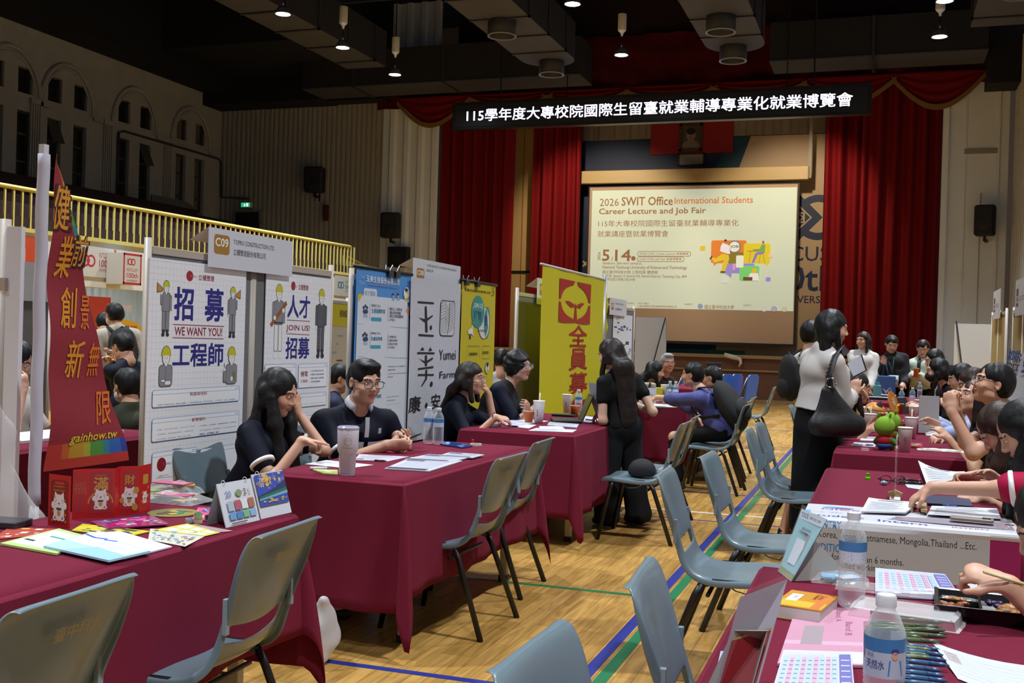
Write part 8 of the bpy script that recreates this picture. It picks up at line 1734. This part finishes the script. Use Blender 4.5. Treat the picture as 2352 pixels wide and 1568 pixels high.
# cap and bottle on the chair
t = thing('cap', 'black cap lying on the chair seat beside the standing woman', 'cap', (-1.6, 7.5, .44)); fieldobj('crown', lambda F: (F.ell((0, 0, .03), I3, (.1, .09, .09), .01), F.half((0, 0, .0), (0, 0, -1))), C('121216', .8), (-.13, -.12, -.03), (.13, .12, .15), .006, t); MB().rbox(-.07, .07, .05, .16, .005, .012, .03, C('121216', .8)).obj('brim', t)
t = thing('water_bottle', 'clear bottle lying on its side behind the black cap on the chair', 'bottle', (-1.47, 7.52, .475), R(30)); MB().lathe([(.001, 0), (.028, .004), (.03, .02), (.03, .13), (.012, .17), (.012, .18)], WATER, Tm(rx=R(80)), n=20).obj('bottle_body', t, True)
# white plastic bag hanging at T1 end and far-left bag, denim jacket
def soft(name, label, cat, build, mat, lo, hi, h=.008, wr=.006):
 c = Vector([(a + b) / 2 for a, b in zip(lo, hi)]); c.z = lo[2]
 F = Field(np.array(lo), np.array(hi), h); build(F)
 if wr: F.wrinkle(wr, 30, 4)
 me = F.mesh(name); me.materials.append(mat); me.shade_smooth(); me.transform(Matrix.Translation(-c)); o = bpy.data.objects.new(name, me); COL.objects.link(o); o.location = c; return tag(o, label, cat)
soft('plastic_bag', 'white plastic bag on the floor under the corner of the nearest left table', 'plastic bag', lambda F: (F.ell((-2.2, 3.98, .12), I3, (.08, .1, .12), .03), F.cone((-2.2, 3.98, .2), (-2.18, 3.96, .27), .05, .03, .03)), glass('white_bag_film', 'd8d8dc', .5, .45, .3), (-2.35, 3.8, 0), (-1.95, 4.25, .5), .008, .018)
soft('plastic_bag', 'large translucent white plastic bag hanging at the far left edge', 'plastic bag', lambda F: (F.cone((-2.98, 2.95, 1.12), (-2.90, 3.0, .62), .04, .07, .05, flat=(.7, -.7, 0), fs=.4), F.cone((-2.90, 3.0, .62), (-2.95, 2.95, .3), .07, .09, .05, flat=(.7, -.7, 0), fs=.4)), glass('thin_bag_film', 'd8d8dc', .28, .4, .35), (-3.2, 2.7, .2), (-2.7, 3.2, 1.3), .008, .022)
soft('denim_jacket', 'light blue denim jacket draped over a grey chair back', 'jacket', lambda F: (F.cone((-3.16, 6.22, .83), (-3.16, 6.55, .83), .03, .03, .03), F.cone((-3.13, 6.28, .8), (-3.08, 6.3, .5), .05, .06, .05, flat=(1, 0, 0), fs=.6), F.cone((-3.13, 6.42, .8), (-3.08, 6.45, .45), .06, .07, .05, flat=(1, 0, 0), fs=.6)), M('denim_light', '4f6788', .9, var=.15, vscale=20), (-3.3, 6.1, .3), (-2.95, 6.7, .95), .008, .006)

# ------------------------------------------------------------------ the people at the fair
NAVY_ = '0b0f20'; BK_ = '0b0b0d'
def hd(px, py, y): p = at(px, py, y=y); return (p.x, p.y, p.z)
def soft_part(I, name, build, mat, lo, hi, h=.007, wr=.004, par=None):
 F = Field(np.minimum(lo, hi), np.maximum(lo, hi), h); build(F)
 if wr: F.wrinkle(wr, 24, 2)
 return I['fin'](F.mesh(name), name, [mat])
BPM = M('backpack_black', '121315', .8, bump=.1, bscale=200)
def backpack(I, owner, w=.15, hgt=.42, d=.12, low=.0):
 """a backpack worn on the back: its own thing, straps over both shoulders"""
 B, s, L = I['B'], I['s'], I['L']; c = B(0, -.19 * s, L * .52 + low); up, ff, rr = I['up'], I['ff'], I['rr']; AX = (rr, ff, up)
 t = thing('backpack', 'black backpack worn by ' + owner, 'backpack', (c[0], c[1], c[2] - hgt / 2))
 lo, hi = c - .33, c + .33; F = Field(lo, hi, .008); F.ell(c - up * .04, AX, (w * 1.02, d * .8, hgt * .46), .03); F.ell(c + up * hgt * .2, AX, (w * .85, d * .6, hgt * .3), .04); F.wrinkle(.004, 22, 3)
 def fin(F, nm):
  me = F.mesh(nm); me.transform(Matrix.Translation(-t.location)); me.materials.append(BPM); me.shade_smooth(); o = bpy.data.objects.new(nm, me); COL.objects.link(o); o.parent = t
 fin(F, 'main_bag'); q = c - up * .1 - ff * d * .55; F = Field(q - .22, q + .22, .008); F.ell(q, AX, (w * .75, d * .5, hgt * .24), .02); fin(F, 'front_pocket')
 for k in (-1, 1):
  mb = MB(); pts = [B(k * .07, -.13 * s, L * .92), B(k * .09, -.03, L + .035 - .02), B(k * .105, .09 * s, L * .88), B(k * .13, .125 * s, L * .65), B(k * .16, .06, L * .4), B(k * .15, -.1, L * .25)]
  mb.tube([Vector([float(x) for x in p]) - t.location for p in pts], .022, BPM, 8, flat=.35); mb.obj('shoulder_strap', t, True)
 mb = MB(); mb.tube([Vector([float(x) for x in c + up * hgt * .45 + rr * .04 * k + up * (.03 if k == 0 else 0)]) - t.location for k in (-1, 0, 1)], .008, BPM, 6); mb.obj('handle', t, True)
# left booths
I = person('woman with very long black hair in a navy polo with white trim, pointing right', hd(640, 900, 4.72), (-3.0, 4.66, .54), -82, look=(-2, -22), hair='long', hlen=.6, fringe=False, hairfwd=True, top=NAVY_, trim=WHITE, sleeve=.62, handR=hd(694, 1012, 4.62), dirR=(.9, .35, -.12), palmR=(.2, -.2, -1), poleR=(-.1, -.5, -1), pointR=True, curlR=55, handL=hd(683, 945, 4.88), dirL=(-.12, .05, 1), palmL=(-1, 0, .1), poleL=(.5, .1, -1), curlL=25, low_col=BK_, res=.0055)
mb = MB(); a = np.array(hd(683, 945, 4.88)) - np.array([.01, 0, .03]); mb.tube([Vector((a[0] + .03 * math.cos(k), a[1] + .03 * math.sin(k), a[2])) for k in [x * .35 for x in range(19)]], .003, C('a01a22')); I['local'](mb, 'bracelet')
I = person('man in glasses and navy polo with white chest stripe, looking at his phone', hd(838, 876, 5.4), (-2.9, 5.5, .55), -128, look=(6, -10), sex='m', g=1.22, s=1.05, hair='quiff', top=NAVY_, trim=WHITE, sleeve=.75, collar=C('c9c9cf', .7), glasses=BLK, handR=hd(890, 1022, 5.22), dirR=(.85, .25, .05), palmR=(-.3, .8, .5), handL=hd(912, 1000, 5.52), dirL=(.7, -.5, -.05), palmL=(0, -.5, .9), curlR=50, curlL=50, poleR=(-.2, -.3, -1), poleL=(.2, .4, -1), skin='light', res=.0055)
mb = MB(); B = I['B']; Lh = I['L']
def chest(x0, x1, z0, z1, mat, off=.004, n=8):
 """patch following the front of the shirt"""
 vs = []
 for j in range(3):
  for i in range(n + 1):
   x = x0 + (x1 - x0) * i / n; z = z0 + (z1 - z0) * j / 2; g = 1.22; ax = .142 * g + .012; ay = .098 * g + .012; yy = ay * math.sqrt(max(0, 1 - (x / ax) ** 2)) * math.sqrt(max(.2, 1 - ((z - .66) / .55) ** 2)) + .022
   vs.append(I['V'](B(x, yy + off, z * Lh)))
 mb.add(vs, [(j * (n + 1) + i, j * (n + 1) + i + 1, (j + 1) * (n + 1) + i + 1, (j + 1) * (n + 1) + i) for j in range(2) for i in range(n)], mat)
chest(-.13, -.012, .56, .66, C('c4c4cc', .7), .014); chest(.012, .13, .56, .66, C('c4c4cc', .7), .014); chest(-.012, .012, .72, .97, C('b9b9c2', .7), .012); chest(-.09, -.07, .76, .83, C('a9adb0', .7), .012); chest(.065, .09, .76, .82, C('b02028', .7), .012); I['local'](mb, 'shirt_stripe')
p = at(938, 1010, y=5.38); t = thing('smartphone', 'dark smartphone held in both hands by the man with glasses', 'phone', p, R(-30)); MB().rbox(-.038, .038, -.075, .075, 0, .009, .008, C('2a2a34', .2), Tm(rx=R(25), rz=R(-50))).obj('case', t)
GDM = C('8a7448', .3, metal=1)
I = person('woman with long dark hair and thin gold glasses touching her nose', hd(1082, 868, 7.25), (-3.03, 7.2, .54), -80, look=(-4, -4), hair='long', hlen=.48, hcol='dark', fringe=False, top='0d1224', sleeve=.8, glasses=GDM, handR=hd(1138, 958, 7.08), dirR=(.8, .55, -.15), poleR=(-.1, -.4, -1), handL=hd(1122, 905, 7.42), dirL=(-.45, -.1, .9), palmL=(-.8, -.2, -.3), poleL=(.6, 0, -1), curlL=45, curlR=30, res=.006)
mb = MB(); a = np.array(hd(1134, 956, 7.08)); mb.tube([Vector((a[0], a[1] + .028 * math.cos(k), a[2] + .028 * math.sin(k))) for k in [x * .35 for x in range(19)]], .003, C('20244a')); I['local'](mb, 'hair_tie')
I = person('older woman with curly black hair and glasses in a black vest, arms folded', hd(1192, 840, 8.0), (-3.02, 7.9, .55), -88, look=(-14, -2), g=1.15, hair='curly', skin='light', top='0e1326', sleeve=.85, glasses=C('4a6068', .3), handR=hd(1228, 936, 8.02), dirR=(.25, .95, .05), handL=hd(1210, 930, 7.86), dirL=(.2, -.9, .15), palmR=(-1, 0, 0), palmL=(-1, 0, 0), poleR=(.2, -.6, -1), poleL=(.3, .5, -1), res=.0065)
def vest(F): I['torso'](F, I['loose'] + .012); F.half(I['B'](0, 0, -.05), -I['up']); F.cone(I['B'](0, .16, I['L'] * 1.1), I['B'](0, .2, .05), .05, .03, .01, 'sub'); F.cone(I['nb'] + I['up'] * .02, I['nb'] + I['up'] * .2, .07, .09, .01, 'sub')
soft_part(I, 'vest', vest, M('vest_black', '0e0e10', .85), I['lo'], I['hi'])
I = person('woman in a black tee and dark wide jeans with long brown hair, seen from behind', hd(1402, 812, 7.92), hd(1428, 985, 7.92), 48, look=(22, -22), sit=False, s=.98, hair='long', hlen=.52, hcol='dark', top=BK_, sleeve=.42, cut=.02, low='wide', low_col='1b1c20', skin='pale', handL=hd(1378, 945, 7.98), handR=hd(1462, 930, 8.15), dirL=(-.5, .5, -.5), poleL=(.3, -.8, -.5), feet=[(-1.92, 7.78, 0), (-1.72, 7.98, 0)], res=.0065)
t = thing('paper_sheet', 'white papers held low by the woman in the black tee', 'paper', hd(1365, 915, 8.02)); vs = [tuple(at(a, b, y=8.02) - t.location) for a, b in ((1352, 878), (1368, 880), (1388, 925), (1382, 985), (1372, 960), (1358, 920))]; o = MB().add(vs, [(0, 1, 2, 3, 4, 5)], C('b4b4c4')).obj('sheets', t); md = o.modifiers.new('thick', 'SOLIDIFY'); md.thickness = .003
person('visitor with long black hair and pale grey top at the leaflet table', hd(1505, 852, 12.2), (-2.72, 12.25, .5), -60, look=(-15, -15), hair='long', hlen=.45, top='a39f93', sleeve=1.7, res=.01)
I = person('older grey haired man with glasses in a pale shirt and black vest', hd(1533, 834, 13.0), (-2.72, 13.1, .52), -125, look=(-18, 0), sex='m', hair='quiff', hcol='grey', skin='tan', top='a8a59a', sleeve=1.8, glasses=C('5a3a5a', .3), res=.009)
soft_part(I, 'vest', vest, MATS['vest_black'], I['lo'], I['hi'], .01)
I = person('man in a blue purple shirt with rolled sleeves leaning over the table', hd(1590, 860, 10.25), (-1.42, 10.2, .58), 78, look=(6, -4), sex='m', hair='short', top='4c4f8c', top_r=.6, sleeve=1.35, loose=.018, low_col='111114', handL=hd(1494, 912, 10.4), dirL=(-.9, .3, -.3), poleL=(0, -.5, -1), handR=(-2.0, 10.6, .82), feet=[(-1.78, 10.0, 0), (-1.95, 10.5, 0)], shoes='3a4048', skin='light', res=.0075)
backpack(I, 'the man leaning in the blue purple shirt', low=-.05, w=.17, hgt=.5, d=.14)
person('man in a dark navy tee sitting behind the blue shirted man', hd(1634, 866, 11.3), (-1.5, 11.35, .55), 82, look=(5, -10), sex='m', hair='short', top='20263a', sleeve=.7, low_col='a08a66', shoes='8a8478', feet=[(-1.62, 10.95, 0), (-1.75, 11.5, 0)], res=.009)
person('woman with tied dark hair seen in profile beyond the cartoon posters', hd(795, 815, 11.0), at(792, 905, y=11.0)[:2] + (.52,), -70, look=(0, 0), hair='pony', hlen=.35, top='101014', sleeve=1.8, skin='light', res=.01)
person('person in a slate top mostly hidden behind the man with glasses', hd(783, 868, 8.2), at(783, 905, y=8.2)[:2] + (.45,), -60, look=(0, -25), sex='m', hair='short', top='2b3148', sleeve=1.8, res=.01)
person('person in a white shirt half hidden behind the curly haired woman', hd(1152, 828, 10.6), at(1150, 905, y=10.6)[:2] + (.5,), 20, look=(0, -20), sex='m', hair='short', top='b8bcc0', sleeve=1.8, res=.01)
# far left
person('woman with a short black bob and glasses in a white top, chin on her hand', hd(42, 828, 5.05), at(22, 980, y=5.05)[:2] + (.54,), -80, look=(0, -28), hair='bob', top='c9c4bc', sleeve=.8, glasses=C('6a6270', .3), handR=hd(52, 900, 4.95), dirR=(-.1, .2, 1), palmR=(-1, 0, .3), poleR=(.3, -.3, -1), handL=(-4.62, 5.2, .84), res=.0065)
I = person('masked man in a cream jacket with a black backpack, standing', hd(262, 722, 9.0), at(272, 845, y=9.0)[:2] + (.95,), 55, look=(12, -12), sex='m', sit=False, hair='bowl', top='aaa293', sleeve=1.9, loose=.025, mask=C('c9ccd2', .7), res=.008)
backpack(I, 'the masked man in the cream jacket')
person('man in a dark navy suit jacket looking down at a phone', hd(280, 795, 7.6), at(292, 900, y=7.6)[:2] + (.54,), 80, look=(0, -28), sex='m', hair='short', top='171b2a', sleeve=1.9, glasses=C('8a8a90', .3), handL=hd(262, 835, 7.5), handR=hd(262, 832, 7.7), res=.008)
person('masked person in an olive jacket bending forward, seen from behind', hd(290, 885, 6.0), at(312, 1010, y=6.0)[:2] + (.5,), 55, look=(15, -15), sex='m', hair='bowl', top='2d2f20', sleeve=1.9, loose=.02, mask=C('c9ccd2', .7), res=.0065)
person('person in a dark grey tee standing beside the masked man', hd(238, 742, 9.8), at(232, 850, y=9.8)[:2] + (.9,), 40, look=(0, -30), sex='m', sit=False, s=.98, hair='short', top='46474c', sleeve=.8, res=.01)
# aisle, right
I = person('woman in a white blouse and long black skirt with a black shoulder bag', hd(1912, 752, 7.5), hd(1880, 958, 7.5), -58, look=(-12, -12), sit=False, s=1.02, g=1.02, hair='long', hlen=.22, top='c6c1bd', top_r=.5, sleeve=1.5, loose=.03, cut=.06, low='skirt', low_col='0c0c0f', skin='light', handR=hd(1962, 905, 7.72), dirR=(.1, .2, 1), palmR=(0, 1, 0), handL=hd(1950, 895, 7.85), poleR=(-.1, -.5, -1), poleL=(-.6, .6, -1), curlR=40, shoes='1a1a1c', feet=[(-.62, 7.62, 0), (-.42, 7.5, 0)], res=.0055)
t = thing('clipboard', 'black clipboard with white paper held by the woman in the white blouse', 'clipboard', hd(1965, 838, 7.8)); vs = [tuple(at(a, b, y=7.8) - t.location) for a, b in ((1946, 835), (1977, 815), (1988, 850), (1960, 864))]; mb = MB().add(vs, [(0, 1, 2, 3)], C('c4c8d4')); mb.obj('paper', t); vs = [(x * 1.06 + .006, y + .006, z * 1.06) for x, y, z in vs]; o = MB().add(vs, [(0, 1, 2, 3)], BLK).obj('board', t); md = o.modifiers.new('thick', 'SOLIDIFY'); md.thickness = .004; md.offset = 1
# shoulder bag
b0 = np.array(hd(1922, 955, 7.22)); LM = M('bag_leather', '101114', .45, spec=.6, bump=.15, bscale=60)
t = thing('shoulder_bag', 'slouchy black leather shoulder bag with studded strap over the white blouse', 'bag', tuple(b0 - [0, 0, .14])); F = Field(b0 - .32, b0 + .32, .007); [F.cone(b0 + [-.05 + q * .02, 0, .15], b0 + [q * .1, q * .03, -.06], .028, .065, .05, flat=(-.3, .95, 0), fs=.6) for q in (-1, 0, 1)]; F.cone(b0 + [-.11, -.03, -.07], b0 + [.12, .035, -.05], .055, .05, .05, flat=(-.3, .95, 0), fs=.75); F.wrinkle(.005, 26, 6); me = F.mesh('bag_body'); me.transform(Matrix.Translation(-t.location)); me.materials.append(LM); me.shade_smooth(); o = bpy.data.objects.new('bag_body', me); COL.objects.link(o); o.parent = t
sp_ = [Vector(hd(1908, 900, 7.2)), Vector(hd(1903, 860, 7.22)), Vector(hd(1918, 815, 7.28)), Vector(hd(1932, 798, 7.42)), Vector(hd(1944, 812, 7.62)), Vector(hd(1950, 880, 7.62)), Vector(hd(1948, 930, 7.35))]
MB().tube([p - t.location for p in sp_[:5]], .03, LM, 10, flat=.22).obj('strap', t, True); mb = MB()
for k in range(6): p = sp_[1].lerp(sp_[2], k / 5) - t.location; [mb.ball(p + Vector((dx, -.012, 0)), .0045, C('b0b0b4', .2, metal=1), 8) for dx in (-.014, .014)]
tag(mb.obj('stud', t), kind='stuff'); mb = MB(); c = sp_[0] - t.location + Vector((0, -.01, .06)); mb.tube([c + Vector((.032 * math.cos(k), 0, .03 * math.sin(k))) for k in [x * .35 for x in range(19)]], .005, C('b0b0b4', .2, metal=1), 6); mb.obj('ring_buckle', t, True)
I = person('person in a dark top with a backpack, behind the white blouse', hd(1868, 766, 9.4), at(1862, 955, y=9.4)[:2] + (.93,), -60, look=(10, 0), sex='m', sit=False, hair='short', top='c0bdb8', sleeve=.8, res=.009)
backpack(I, 'the man behind the white blouse', w=.13, hgt=.38, d=.1)
person('seated visitor with long dark hair in a black tee at the plush toy table', hd(1968, 890, 8.15), (-.45, 8.2, .52), -85, look=(0, -8), hair='long', hlen=.5, hcol='dark', top=BK_, sleeve=.7, skin='tan', handR=hd(1992, 988, 7.95), dirR=(.7, .2, .5), handL=(-.05, 8.35, .85), poleR=(-.1, -.4, -1), curlR=35, res=.0075)
person('young woman with long hair in a loose white shirt standing by the stage', hd(1982, 781, 15.6), at(1975, 875, y=15.6)[:2] + (.92,), 170, look=(-25, -5), sit=False, hair='long', hlen=.5, fringe=False, hcol='dark', top='c4c0bb', sleeve=1.85, loose=.03, skin='light', low_col='16161a', handR=hd(1978, 880, 15.3), handL=hd(1995, 892, 15.3), res=.009)
I = person('person in a black cardigan over a purple shirt with a name badge', hd(2048, 790, 15.7), at(2058, 880, y=15.7)[:2] + (.93,), 172, look=(18, -22), sit=False, s=1.03, hair='bowl', top='5a4670', sleeve=.3, skin='light', low_col='0f0f12', handR=hd(2030, 838, 15.4), palmR=(0, -1, 0), dirR=(0, 0, 1), handL=hd(2075, 880, 15.4), res=.009)
def cardi(F):
 I['torso'](F, I['loose'] + .014); [I['arm'](F, a, .025, 1.9, .03) for a in I['arms']]; F.half(I['B'](0, 0, -.1), -I['up']); F.cone(I['B'](0, .17, I['L'] * 1.15), I['B'](0, .2, -.2), .055, .07, .01, 'sub')
soft_part(I, 'cardigan', cardi, M('cardigan_black', '101013', .9), I['lo'], I['hi'], .009)
B = I['B']; mb = MB(); V = I['V']; mb.tube([V(B(-.05, .0, I['L'])), V(B(-.04, .12, I['L'] * .8)), V(B(0, .155, I['L'] * .3)), V(B(.04, .12, I['L'] * .8)), V(B(.05, .0, I['L']))], .006, C('2f6a50'), 5); I['local'](mb, 'lanyard'); mb = MB(); q = V(B(0, .16, I['L'] * .2)); mb.box(q.x - .07, q.x + .07, q.y - .005, q.y, q.z - .16, q.z, C('c9c9cc')); mb.box(q.x - .05, q.x + .05, q.y - .007, q.y - .005, q.z - .14, q.z - .11, C('b8602a')); mb.box(q.x - .05, q.x + .05, q.y - .007, q.y - .005, q.z - .08, q.z - .06, INK); I['local'](mb, 'name_badge')
p = at(2035, 900, y=15.35); t = thing('tote_bag', 'blue cloth tote bag with a white bird mark carried by the cardigan wearer', 'bag', p); MB().rbox(-.12, .12, -.04, .04, -.12, .22, .02, C('3f5f94', .8)).obj('bag_body', t, bevel=.01); MB().tube([(-.06, 0, .2), (-.02, 0, .42), (.03, 0, .2)], .008, C('3f5f94', .8), 6).obj('handle', t, True); A = Art(.001); A.ring(0, .02, .06, .07, C('b9c4d8'), a0=160, a1=400); A.poly([(-.05, .06), (.0, .02), (.05, .07), (.02, .0), (0, -.02), (-.02, .01)], C('b9c4d8')); mb = MB(); A.put(mb, (0, -.042, 0), (1, 0, 0), (0, 0, 1)); mb.obj('print', t)
I = person('woman in a pale shirt and black tie holding an orange cup', hd(2120, 800, 15.8), at(2118, 885, y=15.8)[:2] + (.92,), 158, look=(15, -22), sit=False, hair='pony', hlen=.4, hcol='dark', top='bcc4b4', sleeve=1.9, loose=.03, skin='light', low_col='16161a', handR=hd(2098, 862, 15.5), handL=hd(2112, 864, 15.5), dirR=(.5, -.3, .2), dirL=(-.5, -.3, .2), collar=C('c4ccbc', .7), res=.009)
B = I['B']; mb = MB(); mb.tube([V(B(0, .12, I['L'] * .95)), V(B(0, .15, I['L'] * .7)), V(B(0, .14, I['L'] * .35))], [.014, .026, .02], C('101216'), 6, flat=.4); I['local'](mb, 'necktie')
cup(0, 0, 'orange paper cup held by the woman with the black tie', 'orange', .12, pos=at(2104, 866, y=15.38))
# right row, seated
person('woman in a black mask and black top at the far coffee cup table', hd(2152, 850, 11.0), (.78, 11.05, .54), 95, look=(0, -10), hair='long', hlen=.3, top=BK_, sleeve=.8, mask=C('0c0c0e', .7), skin='pale', handL=(.35, 10.8, .84), handR=(.35, 11.2, .84), res=.008)
person('person with a black bowl haircut behind the masked woman in black', hd(2145, 826, 12.7), (.82, 12.7, .54), 95, look=(10, -18), hair='bob', top='1a1a1f', sleeve=1.5, res=.01)
person('woman with dark hair in profile behind the brown haired one', hd(2206, 868, 9.5), (.9, 9.5, .54), 90, look=(0, -18), hair='bob', top='9aa6c8', sleeve=1.8, handL=(.4, 9.2, .84), res=.009)
person('woman with light brown hair in a pale blue shirt looking down left', hd(2232, 882, 8.5), (.95, 8.55, .54), 92, look=(4, -15), hair='bob', hcol='brown', top='98a4ca', sleeve=1.8, handL=hd(2165, 998, 8.0), handR=(.4, 8.7, .84), res=.008)
person('long haired woman in black looking up, beside the man with clasped hands', hd(2232, 912, 7.7), (.85, 7.75, .5), 100, look=(28, 14), hair='long', hlen=.5, hcol='dark', fringe=False, top=BK_, sleeve=.6, handL=(.42, 7.5, .82), res=.007)
person('man with a black bowl haircut and glasses, hands clasped before his chin', hd(2280, 880, 6.75), (.95, 6.75, .57), 92, look=(10, 10), sex='m', hair='bowl', s=1.04, top='0e0e11', sleeve=.6, glasses=C('3a3438', .3), handL=hd(2186, 945, 6.5), dirL=(-.15, .25, .95), palmL=(.5, .8, 0), handR=hd(2197, 940, 6.66), dirR=(-.25, -.25, .95), palmR=(.3, -.9, 0), poleL=(-.2, -.3, -1), poleR=(-.2, .3, -1), curlL=55, curlR=55, skin='light', res=.0055)
person('woman with long brown hair bowed over the forms, holding a pen', hd(2298, 985, 5.35), (.93, 5.4, .5), 92, look=(0, -48), hair='long', hlen=.36, hairfwd=True, hcol='brown', top='101013', sleeve=.6, handR=hd(2245, 1092, 5.3), dirR=(-.9, 0, -.1), handL=hd(2255, 1145, 4.98), dirL=(-.9, .1, -.1), curlL=40, curlR=45, res=.006)
pen(2165, 1160, 2200, 1163, 'blue pen lying on the clipboard', '2f4fa0', '2a3f90', z=TT_ + .01)
person('woman with long black hair in a bright pink polo reaching to the forms', hd(2352, 990, 4.6), (.98, 4.55, .5), 88, look=(0, -38), hair='long', hlen=.36, hairfwd=True, fringe=False, top='a8103f', trim=WHITE, sleeve=.85, handL=hd(2128, 1120, 4.5), dirL=(-.75, .1, -.6), palmL=(.4, .1, -.9), poleL=(.3, -.4, -1), handR=(.5, 4.9, .84), curlL=30, loose=.02, skin='light', res=.0055)
I = person('person at the right edge holding chopsticks over the lunch box', hd(2425, 1205, 3.05), (1.05, 3.0, .5), 88, look=(0, -35), hair='long', hlen=.3, hairfwd=True, hcol='dark', top='141418', sleeve=.6, handL=hd(2318, 1345, 2.72), dirL=(-.85, .2, .25), palmL=(.3, .3, -.9), handR=(.62, 3.3, .85), curlL=60, skin='light', res=.0055)
p = at(2262, 1310, y=2.7); t = thing('chopsticks', 'pair of pale wooden chopsticks held in the hand at the right edge', 'chopsticks', p)
for k in (0, .008): MB().tube([(-.005, -.03 + k, .002), (.12, .02 + k * 1.6, -.035)], .003, C('b9a878', .6), 6).obj('chopstick', t, True)
